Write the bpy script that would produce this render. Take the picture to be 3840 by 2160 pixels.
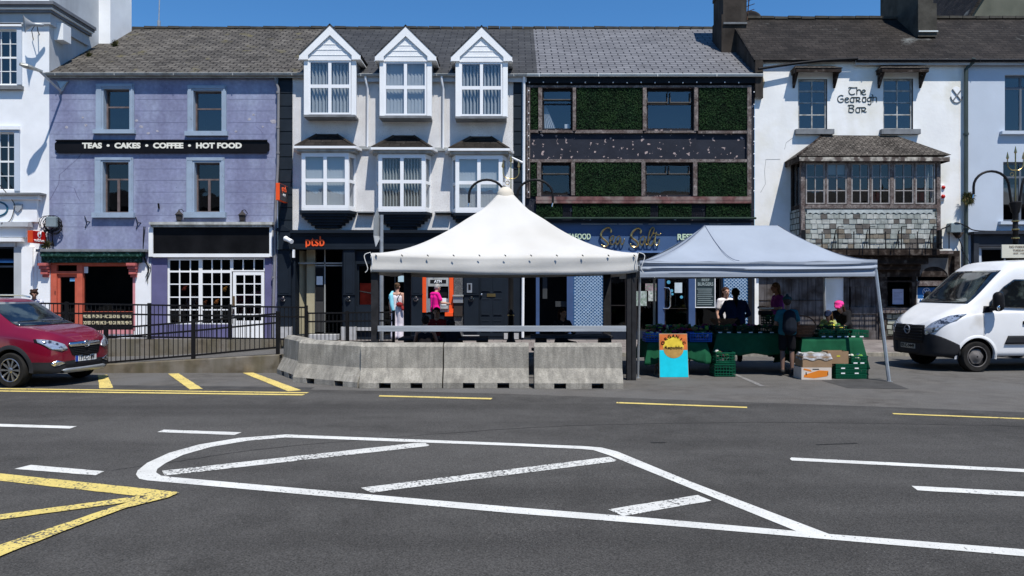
import bpy, bmesh, math, random
from math import radians, sin, cos, pi, atan2, hypot
from mathutils import Vector, Matrix
from mathutils.bvhtree import BVHTree
random.seed(7)
for o in list(bpy.data.objects): bpy.data.objects.remove(o, do_unlink=True)
SC = bpy.context.scene
COL = SC.collection
# ------------------------------------------------------------------ camera, sky, sun, exposure
FP = 2773.0            # focal length in photo pixels (3840 wide)
H = 1.85               # eye height
cam_d = bpy.data.cameras.new('camera'); cam_d.sensor_width = 36.0; cam_d.lens = FP/3840*36
cam_d.clip_start = 0.1; cam_d.clip_end = 2000
cam = bpy.data.objects.new('camera', cam_d); COL.objects.link(cam)
cam.location = (0, 0, H); cam.rotation_euler = (radians(90), 0, 0)
SC.camera = cam
SUN = Vector((0.5, -1.0, 2.1)).normalized()
w = bpy.data.worlds.new("World"); SC.world = w; w.use_nodes = True
wn = w.node_tree; wn.nodes.clear()
wo = wn.nodes.new('ShaderNodeOutputWorld'); bg = wn.nodes.new('ShaderNodeBackground'); sk = wn.nodes.new('ShaderNodeTexSky')
sk.sky_type = 'NISHITA'; sk.sun_disc = False; sk.sun_elevation = math.asin(SUN.z); sk.sun_rotation = atan2(SUN.x, SUN.y)
sk.altitude = 600; sk.air_density = 1.0; sk.dust_density = 0.0; sk.ozone_density = 5.2
bg.inputs[1].default_value = 0.095
hs = wn.nodes.new('ShaderNodeHueSaturation'); hs.inputs['Saturation'].default_value = 1.22
wn.links.new(sk.outputs[0], hs.inputs['Color']); wn.links.new(hs.outputs[0], bg.inputs[0]); wn.links.new(bg.outputs[0], wo.inputs[0])
sl = bpy.data.lights.new('sun', 'SUN'); sl.energy = 3.6; sl.angle = radians(0.5); sl.color = (1.0, 0.955, 0.88)
so = bpy.data.objects.new('sun', sl); COL.objects.link(so); so.location = SUN*60
so.rotation_euler = (-SUN).to_track_quat('-Z', 'Y').to_euler()
SC.view_settings.view_transform = 'Standard'; SC.view_settings.look = 'None'
SC.view_settings.exposure = 0.6; SC.view_settings.gamma = 1.0

# ------------------------------------------------------------------ helpers
def X(px, Y): return (px-1920)*Y/FP
def Z(py, Y): return H-(py-1080)*Y/FP
def GY(py, z=0.0): return FP*(H-z)/(py-1080)
def G(px, py, z=0.0):
    Y = GY(py, z); return (X(px, Y), Y, z)
def R(px0, py0, px1, py1, Y):
    return (X(px0, Y), X(px1, Y), Z(py1, Y), Z(py0, Y))      # x0,x1,z0,z1
F = 24.0               # distance of the house fronts

MATS = {}
def nd(nt, t, **k):
    n = nt.nodes.new(t)
    for a, v in k.items(): setattr(n, a, v)
    return n
def pm(name, col, rough=0.8, var=0.2, scale=3.0, bump=0.0, bscale=60.0, metal=0.0, coat=0.0, col2=None, c2s=2.0, c2t=0.55, c2w=0.08,
       streak=None, stretch=(1, 1, 1), spec=None, speck=None, alpha=1.0, emit=0.0, sheen=0.0, c2d=4, grain=None, lanes=None):
    if name in MATS: return MATS[name]
    m = bpy.data.materials.new(name); m.use_nodes = True; nt = m.node_tree; L = nt.links.new
    b = nt.nodes['Principled BSDF']
    b.inputs['Roughness'].default_value = rough; b.inputs['Metallic'].default_value = metal
    b.inputs['Coat Weight'].default_value = coat; b.inputs['Coat Roughness'].default_value = 0.05
    b.inputs['Specular IOR Level'].default_value = spec if spec is not None else (0.10 if rough >= 0.5 else 0.14 if rough >= 0.35 else 0.4)
    geo = nd(nt, 'ShaderNodeNewGeometry'); mp = nd(nt, 'ShaderNodeMapping'); mp.inputs['Scale'].default_value = stretch
    L(geo.outputs['Position'], mp.inputs[0])
    P = mp.outputs[0]
    n = nd(nt, 'ShaderNodeTexNoise'); n.inputs['Scale'].default_value = scale; n.inputs['Detail'].default_value = 6; L(P, n.inputs[0])
    mr = nd(nt, 'ShaderNodeMapRange'); mr.inputs[1].default_value = 0.3; mr.inputs[2].default_value = 0.7
    mr.inputs[3].default_value = 1-var; mr.inputs[4].default_value = 1+var*0.6; L(n.outputs[0], mr.inputs[0])
    base = nd(nt, 'ShaderNodeMix', data_type='RGBA', blend_type='MULTIPLY'); base.inputs[0].default_value = 1
    base.inputs[6].default_value = (*col, 1)
    cc = nd(nt, 'ShaderNodeCombineColor')
    for i in range(3): L(mr.outputs[0], cc.inputs[i])
    L(cc.outputs[0], base.inputs[7]); out = base.outputs[2]
    def patch(out, c, sc, th, wd, st=(1, 1, 1), det=4, strength=1.0, off=0.0):
        mp2 = nd(nt, 'ShaderNodeMapping'); mp2.inputs['Scale'].default_value = st; mp2.inputs['Location'].default_value = (off, off, off)
        L(geo.outputs['Position'], mp2.inputs[0])
        k = nd(nt, 'ShaderNodeTexNoise'); k.inputs['Scale'].default_value = sc; k.inputs['Detail'].default_value = det; L(mp2.outputs[0], k.inputs[0])
        r = nd(nt, 'ShaderNodeMapRange'); r.inputs[1].default_value = th-wd; r.inputs[2].default_value = th+wd
        r.inputs[4].default_value = strength; L(k.outputs[0], r.inputs[0])
        mx = nd(nt, 'ShaderNodeMix', data_type='RGBA'); L(r.outputs[0], mx.inputs[0]); L(out, mx.inputs[6]); mx.inputs[7].default_value = (*c, 1)
        return mx.outputs[2]
    if col2: out = patch(out, col2, c2s, c2t, c2w, det=c2d)
    if streak: out = patch(out, streak[0], streak[1], streak[2], 0.12, st=(1, 1, 0.12), strength=streak[3] if len(streak) > 3 else 0.7, off=3.3)
    if lanes: out = patch(out, lanes[0], lanes[1], lanes[2], 0.12, st=(.07, .9, 1), det=5, strength=.75, off=5.5); out = patch(out, tuple(c*1.5 for c in col), .5, .62, .04, st=(.3, 1, 1), det=3, strength=.5, off=15.5)
    if speck: out = patch(out, speck[0], speck[1], speck[2], 0.02, det=5, strength=0.9, off=9.1)
    if grain:
        k = nd(nt, 'ShaderNodeTexNoise'); k.inputs['Scale'].default_value = grain[0]; k.inputs['Detail'].default_value = 2; L(P, k.inputs[0])
        r = nd(nt, 'ShaderNodeMapRange'); r.inputs[1].default_value = 0.3; r.inputs[2].default_value = 0.7; r.inputs[3].default_value = 1-grain[1]; r.inputs[4].default_value = 1+grain[1]; L(k.outputs[0], r.inputs[0])
        c3 = nd(nt, 'ShaderNodeCombineColor')
        for i in range(3): L(r.outputs[0], c3.inputs[i])
        g2 = nd(nt, 'ShaderNodeMix', data_type='RGBA', blend_type='MULTIPLY'); g2.inputs[0].default_value = 1; L(out, g2.inputs[6]); L(c3.outputs[0], g2.inputs[7]); out = g2.outputs[2]
    L(out, b.inputs['Base Color'])
    if bump:
        k = nd(nt, 'ShaderNodeTexNoise'); k.inputs['Scale'].default_value = bscale; k.inputs['Detail'].default_value = 3; L(P, k.inputs[0])
        bp = nd(nt, 'ShaderNodeBump'); bp.inputs['Strength'].default_value = bump; bp.inputs['Distance'].default_value = 0.01
        L(k.outputs[0], bp.inputs['Height']); L(bp.outputs[0], b.inputs['Normal'])
    if emit: b.inputs['Emission Color'].default_value = (*col, 1); b.inputs['Emission Strength'].default_value = emit
    MATS[name] = m; return m
def brickmat(name, c1, c2, mortar, bw, rh, ms=0.006, rough=0.75, off=0.5, bump=0.5, lichen=None, distort=0.0, bias=0.0, var=0.25, joint=1.0):
    if name in MATS: return MATS[name]
    m = bpy.data.materials.new(name); m.use_nodes = True; nt = m.node_tree; L = nt.links.new
    b = nt.nodes['Principled BSDF']; b.inputs['Roughness'].default_value = rough; b.inputs['Specular IOR Level'].default_value = 0.15
    uv = nd(nt, 'ShaderNodeUVMap'); geo = nd(nt, 'ShaderNodeNewGeometry'); vec = uv.outputs[0]
    if distort:
        n = nd(nt, 'ShaderNodeTexNoise'); n.inputs['Scale'].default_value = 3.2; n.inputs['Detail'].default_value = 4; L(uv.outputs[0], n.inputs[0])
        s = nd(nt, 'ShaderNodeVectorMath', operation='SUBTRACT'); s.inputs[1].default_value = (0.5, 0.5, 0.5); L(n.outputs[1], s.inputs[0])
        s2 = nd(nt, 'ShaderNodeVectorMath', operation='SCALE'); s2.inputs['Scale'].default_value = distort; L(s.outputs[0], s2.inputs[0])
        a = nd(nt, 'ShaderNodeVectorMath', operation='ADD'); L(vec, a.inputs[0]); L(s2.outputs[0], a.inputs[1]); vec = a.outputs[0]
    br = nd(nt, 'ShaderNodeTexBrick'); br.offset = off; br.inputs['Scale'].default_value = 1
    br.inputs['Color1'].default_value = (*c1, 1); br.inputs['Color2'].default_value = (*c2, 1); br.inputs['Mortar'].default_value = (*mortar, 1)
    br.inputs['Mortar Size'].default_value = ms; br.inputs['Brick Width'].default_value = bw; br.inputs['Row Height'].default_value = rh
    br.inputs['Bias'].default_value = bias; br.inputs['Mortar Smooth'].default_value = 0.2
    L(vec, br.inputs[0])
    n = nd(nt, 'ShaderNodeTexNoise'); n.inputs['Scale'].default_value = 1.6; n.inputs['Detail'].default_value = 8; L(geo.outputs['Position'], n.inputs[0])
    mr = nd(nt, 'ShaderNodeMapRange'); mr.inputs[1].default_value = 0.3; mr.inputs[2].default_value = 0.7
    mr.inputs[3].default_value = 1-var; mr.inputs[4].default_value = 1+var*0.7; L(n.outputs[0], mr.inputs[0])
    cc = nd(nt, 'ShaderNodeCombineColor')
    for i in range(3): L(mr.outputs[0], cc.inputs[i])
    mu = nd(nt, 'ShaderNodeMix', data_type='RGBA', blend_type='MULTIPLY'); mu.inputs[0].default_value = 1
    L(br.outputs[0], mu.inputs[6]); L(cc.outputs[0], mu.inputs[7]); out = mu.outputs[2]
    for q in (lichen or []):
        c, sc, th, wd, stt = q
        k = nd(nt, 'ShaderNodeTexNoise'); k.inputs['Scale'].default_value = sc; k.inputs['Detail'].default_value = 5; k.inputs['Roughness'].default_value = 0.65
        mp = nd(nt, 'ShaderNodeMapping'); mp.inputs['Scale'].default_value = stt; mp.inputs['Location'].default_value = (sc, th*7, 1)
        L(uv.outputs[0], mp.inputs[0]); L(mp.outputs[0], k.inputs[0])
        r = nd(nt, 'ShaderNodeMapRange'); r.inputs[1].default_value = th-wd; r.inputs[2].default_value = th+wd; L(k.outputs[0], r.inputs[0])
        r.inputs[4].default_value = 0.85
        mx = nd(nt, 'ShaderNodeMix', data_type='RGBA'); L(r.outputs[0], mx.inputs[0]); L(out, mx.inputs[6]); mx.inputs[7].default_value = (*c, 1); out = mx.outputs[2]
    L(out, b.inputs['Base Color'])
    bp = nd(nt, 'ShaderNodeBump'); bp.invert = True; bp.inputs['Strength'].default_value = bump; bp.inputs['Distance'].default_value = 0.015
    L(br.outputs[1], bp.inputs['Height'])
    k = nd(nt, 'ShaderNodeTexNoise'); k.inputs['Scale'].default_value = 12; L(uv.outputs[0], k.inputs[0])
    bp2 = nd(nt, 'ShaderNodeBump'); bp2.inputs['Strength'].default_value = 0.5; bp2.inputs['Distance'].default_value = 0.02
    L(k.outputs[0], bp2.inputs['Height']); L(bp.outputs[0], bp2.inputs['Normal']); L(bp2.outputs[0], b.inputs['Normal'])
    MATS[name] = m; return m
def glassmat(name, refl=0.10, tint=(0.55, 0.6, 0.62), rough=0.02, boost=1.0):
    if name in MATS: return MATS[name]
    m = bpy.data.materials.new(name); m.use_nodes = True; nt = m.node_tree; L = nt.links.new; nt.nodes.clear()
    o = nd(nt, 'ShaderNodeOutputMaterial'); t = nd(nt, 'ShaderNodeBsdfTransparent'); t.inputs[0].default_value = (*tint, 1)
    g = nd(nt, 'ShaderNodeBsdfGlossy'); g.inputs['Roughness'].default_value = rough
    geo = nd(nt, 'ShaderNodeNewGeometry'); n = nd(nt, 'ShaderNodeTexNoise'); n.inputs['Scale'].default_value = 1.1; L(geo.outputs['Position'], n.inputs[0])
    bp = nd(nt, 'ShaderNodeBump'); bp.inputs['Strength'].default_value = 0.05; bp.inputs['Distance'].default_value = 0.1; L(n.outputs[0], bp.inputs['Height']); L(bp.outputs[0], g.inputs['Normal'])
    dt = nd(nt, 'ShaderNodeVectorMath', operation='DOT_PRODUCT'); L(geo.outputs['Normal'], dt.inputs[0]); L(geo.outputs['Incoming'], dt.inputs[1])
    ab = nd(nt, 'ShaderNodeMath', operation='ABSOLUTE'); L(dt.outputs['Value'], ab.inputs[0])
    om = nd(nt, 'ShaderNodeMath', operation='SUBTRACT'); om.inputs[0].default_value = 1; L(ab.outputs[0], om.inputs[1])
    f = nd(nt, 'ShaderNodeMath', operation='POWER'); f.inputs[1].default_value = 5; L(om.outputs[0], f.inputs[0])
    a = nd(nt, 'ShaderNodeMath', operation='MULTIPLY_ADD'); a.inputs[1].default_value = 0.9; a.inputs[2].default_value = refl+0.04*boost; L(f.outputs[0], a.inputs[0])
    mx = nd(nt, 'ShaderNodeMixShader'); L(a.outputs[0], mx.inputs[0]); L(t.outputs[0], mx.inputs[1]); L(g.outputs[0], mx.inputs[2]); L(mx.outputs[0], o.inputs[0])
    MATS[name] = m; return m

ORG = {}
class MB:
    def __init__(s): s.v = []; s.f = []; s.mi = []; s.ml = []; s.cur = 0; s.sm = []; s.smooth = False; s.pr = []
    def m(s, mat):
        if mat not in s.ml: s.ml.append(mat)
        s.cur = s.ml.index(mat); return s
    def poly(s, pts):
        s.pr.append((len(s.v), len(s.v)+len(pts), len(s.f), len(s.f)+1))
        b = len(s.v); s.v += [tuple(p) for p in pts]; s.f.append(tuple(range(b, b+len(pts)))); s.mi.append(s.cur); s.sm.append(s.smooth)
    def mesh(s, V, Fc):
        s.pr.append((len(s.v), len(s.v)+len(V), len(s.f), len(s.f)+len(Fc)))
        b = len(s.v); s.v += [tuple(p) for p in V]
        for f in Fc: s.f.append(tuple(b+i for i in f)); s.mi.append(s.cur); s.sm.append(s.smooth)
    def box(s, x0, x1, y0, y1, z0, z1):
        if x0 > x1: x0, x1 = x1, x0
        if y0 > y1: y0, y1 = y1, y0
        if z0 > z1: z0, z1 = z1, z0
        V = [(x0, y0, z0), (x1, y0, z0), (x1, y1, z0), (x0, y1, z0), (x0, y0, z1), (x1, y0, z1), (x1, y1, z1), (x0, y1, z1)]
        s.mesh(V, [(0, 1, 5, 4), (1, 2, 6, 5), (2, 3, 7, 6), (3, 0, 4, 7), (4, 5, 6, 7), (3, 2, 1, 0)]); return s
    def pb(s, px0, py0, px1, py1, Y, d):      # box whose front face stands at distance Y, d deep
        x0, x1, z0, z1 = R(px0, py0, px1, py1, Y); return s.box(x0, x1, Y, Y+d, z0, z1)
    def prism(s, pts, y0, y1):                # pts (x,z) extruded along y
        n = len(pts); V = [(p[0], y0, p[1]) for p in pts]+[(p[0], y1, p[1]) for p in pts]
        a = sum(pts[i][0]*pts[(i+1) % n][1]-pts[(i+1) % n][0]*pts[i][1] for i in range(n))
        Fc = [tuple(range(n)), tuple(range(2*n-1, n-1, -1))]+[((i+1) % n, i, n+i, n+(i+1) % n) for i in range(n)]
        if a < 0: Fc = [tuple(reversed(f)) for f in Fc]
        s.mesh(V, Fc); return s
    def zprism(s, pts, z0, z1):               # pts (x,y) extruded along z
        n = len(pts); V = [(p[0], p[1], z0) for p in pts]+[(p[0], p[1], z1) for p in pts]
        a = sum(pts[i][0]*pts[(i+1) % n][1]-pts[(i+1) % n][0]*pts[i][1] for i in range(n))
        Fc = [tuple(range(n-1, -1, -1)), tuple(range(n, 2*n))]+[(i, (i+1) % n, n+(i+1) % n, n+i) for i in range(n)]
        if a < 0: Fc = [tuple(reversed(f)) for f in Fc]
        s.mesh(V, Fc); return s
    def tube(s, pts, r, n=8, closed=False, flat=1.0):
        P = [Vector(p) for p in pts]; N = len(P); rr = r if isinstance(r, (list, tuple)) else [r]*N
        V = []; up = None
        for i, p in enumerate(P):
            t = (P[(i+1) % N]-P[i-1]) if closed else (P[min(i+1, N-1)]-P[max(i-1, 0)])
            t.normalize()
            if up is None:
                up = Vector((0, 0, 1)) if abs(t.z) < 0.9 else Vector((0, 1, 0))
            a = t.cross(up)
            if a.length < 1e-4: a = t.cross(Vector((1, 0, 0)))
            a.normalize(); b2 = a.cross(t); b2.normalize(); up = b2
            for k in range(n):
                an = 2*pi*k/n+pi/n; V.append(p+a*cos(an)*rr[i]+b2*sin(an)*rr[i]*flat)
        Fc = []
        for i in range(N if closed else N-1):
            j = (i+1) % N
            for k in range(n): Fc.append((i*n+k, i*n+(k+1) % n, j*n+(k+1) % n, j*n+k))
        if not closed: Fc += [tuple(range(n-1, -1, -1)), tuple((N-1)*n+k for k in range(n))]
        s.mesh(V, Fc); return s
    def lathe(s, c, prof, n=16, ax='z', caps=True):
        V = []; c = Vector(c)
        for r, h in prof:
            for k in range(n):
                a = 2*pi*k/n; u, v = r*cos(a), r*sin(a)
                V.append(c+(Vector((u, v, h)) if ax == 'z' else Vector((u, h, v)) if ax == 'y' else Vector((h, u, v))))
        Fc = []
        for i in range(len(prof)-1):
            for k in range(n): 
                q = (i*n+k, i*n+(k+1) % n, (i+1)*n+(k+1) % n, (i+1)*n+k)
                Fc.append(q if ax != 'y' else q[::-1])
        if not caps: s.mesh(V, Fc); return s
        Fc.append(tuple(range(n-1, -1, -1)) if ax != 'y' else tuple(range(n)))
        e = [(len(prof)-1)*n+k for k in range(n)]; Fc.append(tuple(e) if ax != 'y' else tuple(e[::-1]))
        s.mesh(V, Fc); return s
    def ball(s, c, r, n=12, m=8):
        if not isinstance(r, (tuple, list)): r = (r, r, r)
        V = []; Fc = []
        for i in range(m+1):
            th = pi*i/m
            for k in range(n): V.append((c[0]+r[0]*sin(th)*cos(2*pi*k/n), c[1]+r[1]*sin(th)*sin(2*pi*k/n), c[2]+r[2]*cos(th)))
        for i in range(m):
            for k in range(n): Fc.append((i*n+k, (i+1)*n+k, (i+1)*n+(k+1) % n, i*n+(k+1) % n))
        s.mesh(V, Fc); return s
    def cap(s, a, b, ra, rb, n=10):           # closed tapered capsule
        a = Vector(a); b = Vector(b); d = b-a; L_ = d.length
        if L_ < 1e-5: s.ball(a, max(ra, rb)); return s
        t = d/L_; pts = []; rs = []
        for k in range(5):
            an = pi/2*(1-k/4.0); pts.append(a-t*ra*sin(an)); rs.append(max(ra*cos(an), ra*0.02))
        for k in range(5):
            an = pi/2*k/4.0; pts.append(b+t*rb*sin(an)); rs.append(max(rb*cos(an), rb*0.02))
        s.tube(pts, rs, n=n); return s
    def split_build(s, name, par=None, tol=.012, **kw):
        bb = []
        for v0, v1, f0, f1 in s.pr:
            q = s.v[v0:v1]; bb.append([min(p[i] for p in q)-tol for i in range(3)]+[max(p[i] for p in q)+tol for i in range(3)])
        n = len(bb); g = list(range(n))
        def find(i):
            while g[i] != i: g[i] = g[g[i]]; i = g[i]
            return i
        for i in range(n):
            for j in range(i+1, n):
                if all(bb[i][k] <= bb[j][k+3] and bb[j][k] <= bb[i][k+3] for k in range(3)): g[find(i)] = find(j)
        out = []
        for r in sorted({find(i) for i in range(n)}):
            t = MB(); t.ml = []
            for i in range(n):
                if find(i) != r: continue
                v0, v1, f0, f1 = s.pr[i]
                for fi in range(f0, f1):
                    t.m(s.ml[s.mi[fi]]) if s.ml else None
                    t.f.append(tuple(len(t.v)+a-v0 for a in s.f[fi])); t.mi.append(t.cur); t.sm.append(s.sm[fi])
                t.v += s.v[v0:v1]
            out.append(t.build(name, par, **kw))
        return out[0]
    def build(s, name, par=None, mat=None, org=None, local=False, bevel=0, smooth=None, cat=None, label=None, group=None, kind=None, uv=True):
        me = bpy.data.meshes.new(name); O = Vector((0, 0, 0))
        if par is not None and not local: O = ORG.get(par.name, Vector((0, 0, 0)))
        elif org is not None: O = Vector(org)
        me.from_pydata([tuple(Vector(p)-O) for p in s.v], [], s.f)
        ml = s.ml or [mat]
        if mat is not None and not s.ml: ml = [mat]
        for m_ in ml: me.materials.append(m_)
        if len(ml) > 1: me.polygons.foreach_set('material_index', s.mi)
        sm = s.sm if smooth is None else [smooth]*len(s.f)
        me.polygons.foreach_set('use_smooth', sm)
        if uv:
            u = me.uv_layers.new(name='UVMap'); dat = u.data; vs = me.vertices
            for p in me.polygons:
                n = p.normal
                if abs(n.z) > 0.98: t = Vector((1, 0, 0)); b2 = Vector((0, 1, 0))
                else: t = Vector((0, 0, 1)).cross(n); t.normalize(); b2 = n.cross(t)
                for li, vi in zip(p.loop_indices, p.vertices):
                    co = vs[vi].co+O; dat[li].uv = (co.dot(t), co.dot(b2))
        me.update()
        ob = bpy.data.objects.new(name, me); COL.objects.link(ob)
        if par is not None: ob.parent = par; ORG[ob.name] = O
        else: ob.location = O; ORG[ob.name] = O
        if bevel:
            bv = ob.modifiers.new('bevel', 'BEVEL'); bv.width = bevel; bv.segments = 2; bv.limit_method = 'ANGLE'
        if sum(sm) : 
            try: me.set_sharp_from_angle(angle=radians(50))
            except Exception: pass
        tag(ob, label, cat, group, kind); return ob
def tag(o, label=None, cat=None, group=None, kind=None):
    if label: o['label'] = label
    if cat: o['category'] = cat
    if group: o['group'] = group
    if kind: o['kind'] = kind
    return o
def thing(name, label, cat, loc=(0, 0, 0), rz=0, group=None):
    o = bpy.data.objects.new(name, None); COL.objects.link(o); o.location = loc; o.rotation_euler = (0, 0, rz)
    o.empty_display_size = 0.2; ORG[o.name] = Vector(loc); tag(o, label, cat, group); return o
KIDS = {}
def dup(o, loc=None, rz=None, label=None, par=None):
    r = o.copy(); COL.objects.link(r); ORG[r.name] = Vector(loc) if loc is not None else ORG.get(o.name, Vector())
    if par is not None: r.parent = par
    if loc is not None: r.location = loc
    if rz is not None: r.rotation_euler = (0, 0, rz)
    if label: r['label'] = label
    for ch in [c for c in COL.objects if c.parent == o and c != r]: dup(ch, par=r)
    return r
def text_mesh(s, size, mat, name='lettering', depth=0.01, bold=0.0, align='CENTER', sx=1.0, shear=0.0, spacing=1.0):
    cu = bpy.data.curves.new(name, 'FONT'); cu.body = s; cu.size = size; cu.extrude = depth/2; cu.offset = bold; cu.align_x = align; cu.align_y = 'CENTER'
    cu.shear = shear; cu.space_character = spacing; cu.resolution_u = 3
    ob = bpy.data.objects.new(name, cu); COL.objects.link(ob)
    dg = bpy.context.evaluated_depsgraph_get(); dg.update()
    me = bpy.data.meshes.new_from_object(ob.evaluated_get(dg)); bpy.data.objects.remove(ob, do_unlink=True)
    me.materials.clear(); me.materials.append(mat)
    if sx != 1.0:
        for v in me.vertices: v.co.x *= sx
    return me
def text(s, x, y, z, size, mat, par, name='lettering', depth=0.012, bold=0.0, align='CENTER', sx=1.0, rz=0.0, shear=0.0, tilt=0.0, width=None, spacing=1.0):
    me = text_mesh(s, size, mat, name, depth, bold, align, sx, shear, spacing)
    xs = [v.co.x for v in me.vertices]
    if width and xs:
        k = width/(max(xs)-min(xs))
        for v in me.vertices: v.co.x *= k
    Mx = Matrix.Rotation(radians(90), 4, 'X')
    if tilt: Mx = Mx @ Matrix.Rotation(tilt, 4, 'Z')
    if rz: Mx = Matrix.Rotation(rz, 4, 'Z') @ Mx
    me.transform(Mx)
    ob = bpy.data.objects.new(name, me); COL.objects.link(ob)
    O = ORG.get(par.name, Vector()) if par is not None else Vector()
    ob.location = Vector((x, y, z))-O
    ob.parent = par; ORG[ob.name] = Vector((x, y, z)); return ob
def smooth_curve(P, n=8):
    P = [Vector(p) for p in P]; out = []
    for i in range(len(P)-1):
        a, b, c, d = P[max(i-1, 0)], P[i], P[i+1], P[min(i+2, len(P)-1)]
        for k in range(n):
            t = k/n; out.append(0.5*((2*b)+(c-a)*t+(2*a-5*b+4*c-d)*t*t+(3*b-a-3*c+d)*t**3))
    out.append(P[-1]); return out

# ------------------------------------------------------------------ materials
glass = glassmat('window_glass', 0.03, (0.7, 0.74, 0.76)); glass_hi = glassmat('house_glass', 0.09, (0.72, 0.76, 0.80), 0.015, 1.0)
glass_clear = glassmat('clear_glass', 0.05, (0.85, 0.88, 0.88)); glass_dark = glassmat('shop_glass', 0.035, (0.45, 0.48, 0.5))
dark = pm('dark_room', (0.012, 0.013, 0.015), 0.9); roomy = pm('room_wall', (0.05, 0.05, 0.05), 0.9)
white = pm('white_paint', (0.84, 0.85, 0.85), 0.45, 0.06, 2); upvc = pm('white_plastic', (0.84, 0.85, 0.86), 0.3, 0.04, 3)
asphalt = pm('asphalt', (0.071, 0.0685, 0.065), 0.85, 0.35, 2.2, 0.9, 170, grain=(75, .45), col2=(0.088, 0.085, 0.081), c2s=0.35, c2t=0.52, c2w=0.2, speck=((0.17, 0.17, 0.165), 60, 0.70), lanes=((0.050, 0.0482, 0.046), 1.1, 0.57))
asphalt_old = pm('old_asphalt', (0.112, 0.105, 0.097), 0.9, 0.3, 3, 0.8, 120, grain=(60, .35), col2=(0.125, 0.121, 0.116), c2s=0.7, c2t=0.5, c2w=0.15, speck=((0.26, 0.25, 0.24), 80, 0.68))
def paintmat(name, col, th):
    m = pm(name, col, 0.6, 0.12, 2.5, 0.5, 130, col2=(0.085, 0.083, 0.08), c2s=42, c2t=th, c2w=0.03, c2d=3, grain=(70, .10))
    nt = m.node_tree; L = nt.links.new            # wear comes and goes along the line
    w_ = nd(nt, 'ShaderNodeTexNoise'); w_.inputs['Scale'].default_value = 1.7; w_.inputs['Detail'].default_value = 3
    g_ = nd(nt, 'ShaderNodeNewGeometry'); L(g_.outputs['Position'], w_.inputs[0])
    r_ = nd(nt, 'ShaderNodeMapRange'); r_.inputs[1].default_value = 0.35; r_.inputs[2].default_value = 0.65; r_.inputs[3].default_value = 0.05; r_.inputs[4].default_value = -0.09
    L(w_.outputs[0], r_.inputs[0])
    mrs = [n for n in nt.nodes if n.type == 'MAP_RANGE' and abs(n.inputs[1].default_value-(th-0.03)) < 1e-4][0]
    a1 = nd(nt, 'ShaderNodeMath', operation='ADD'); a1.inputs[0].default_value = th-0.03; L(r_.outputs[0], a1.inputs[1]); L(a1.outputs[0], mrs.inputs[1])
    a2 = nd(nt, 'ShaderNodeMath', operation='ADD'); a2.inputs[0].default_value = th+0.03; L(r_.outputs[0], a2.inputs[1]); L(a2.outputs[0], mrs.inputs[2])
    return m
wpaint = paintmat('white_road_paint', (0.62, 0.62, 0.59), 0.70); wworn = paintmat('worn_white_road_paint', (0.60, 0.60, 0.57), 0.60)
ypaint = paintmat('yellow_road_paint', (0.66, 0.52, 0.17), 0.66); yworn = paintmat('worn_yellow_road_paint', (0.64, 0.51, 0.16), 0.61)
concrete = pm('concrete', (0.37, 0.348, 0.30), 0.9, 0.35, 3.5, 0.6, 50, col2=(0.29, 0.275, 0.24), c2s=1.7, c2t=0.52, c2w=0.12, c2d=8, streak=((0.18, 0.17, 0.15), 11, 0.53, 0.65), grain=(40, .15))
concrete_d = pm('mossy_concrete', (0.16, 0.135, 0.10), 0.95, 0.45, 4, 0.8, 40, col2=(0.20, 0.18, 0.15), c2s=2.2, c2t=0.5, c2w=0.08, streak=((0.09, 0.08, 0.045), 3, 0.55, 0.6))
pavemat = brickmat('paving', (0.20, 0.175, 0.165), (0.24, 0.215, 0.20), (0.11, 0.1, 0.095), 0.6, 0.4, 0.012, 0.85, var=0.25)
iron = pm('black_iron', (0.012, 0.012, 0.013), 0.45, 0.2); ironw = pm('worn_black_iron', (0.03, 0.03, 0.032), 0.55, 0.3, 8)
lilac = pm('lilac_render', (0.25, 0.268, 0.395), 0.85, 0.22, 1.3, 0.25, 25, col2=(0.31, 0.345, 0.465), c2s=0.9, c2t=0.55, c2w=0.12, c2d=7, grain=(9, .12), streak=((0.19, 0.197, 0.305), 2.2, 0.54, 0.7), speck=((0.10, 0.1, 0.16), 7, 0.755))
lilac_d = pm('lilac_pier', (0.13, 0.125, 0.24), 0.8, 0.15, 2, 0.15, 30)
bluetrim = pm('pale_blue_trim', (0.31, 0.385, 0.48), 0.7, 0.12, 3, 0.15, 40, speck=((0.2, 0.25, 0.3), 12, 0.70))
oldwood = pm('grey_brown_window_paint', (0.16, 0.125, 0.12), 0.7, 0.3, 5)
pebble = pm('pebbledash', (0.74, 0.73, 0.72), 0.95, 0.12, 2, 0.7, 60, col2=(0.50, 0.48, 0.47), c2s=38, c2t=0.585, c2w=0.05, streak=((0.55, 0.53, 0.51), 2.0, 0.6, 0.5))
navy = pm('navy_paint', (0.013, 0.0185, 0.027), 0.55, 0.15, 2); navy_l = pm('quoin_paint', (0.020, 0.027, 0.036), 0.5, 0.15, 3)
wrender = pm('white_render', (0.84, 0.85, 0.86), 0.8, 0.08, 1.5, 0.25, 18)
oldrender = pm('aged_white_render', (0.84, 0.84, 0.82), 0.85, 0.08, 1.1, 0.4, 9, col2=(0.74, 0.72, 0.64), c2s=0.9, c2t=0.62, c2w=0.1, streak=((0.66, 0.64, 0.56), 1.4, 0.62, 0.5))
bluerender = pm('pale_blue_render', (0.50, 0.56, 0.64), 0.8, 0.06, 1.2, 0.2, 20)
grey_shade_render = pm('grey_and_shaded_render', (0.50, 0.52, 0.54), 0.9, 0.15, 1.2, 0.3, 12, streak=((0.3, 0.31, 0.32), 2, 0.55, 0.5))  # for truly grey parts, and for shade on the white corner building's side
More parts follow.
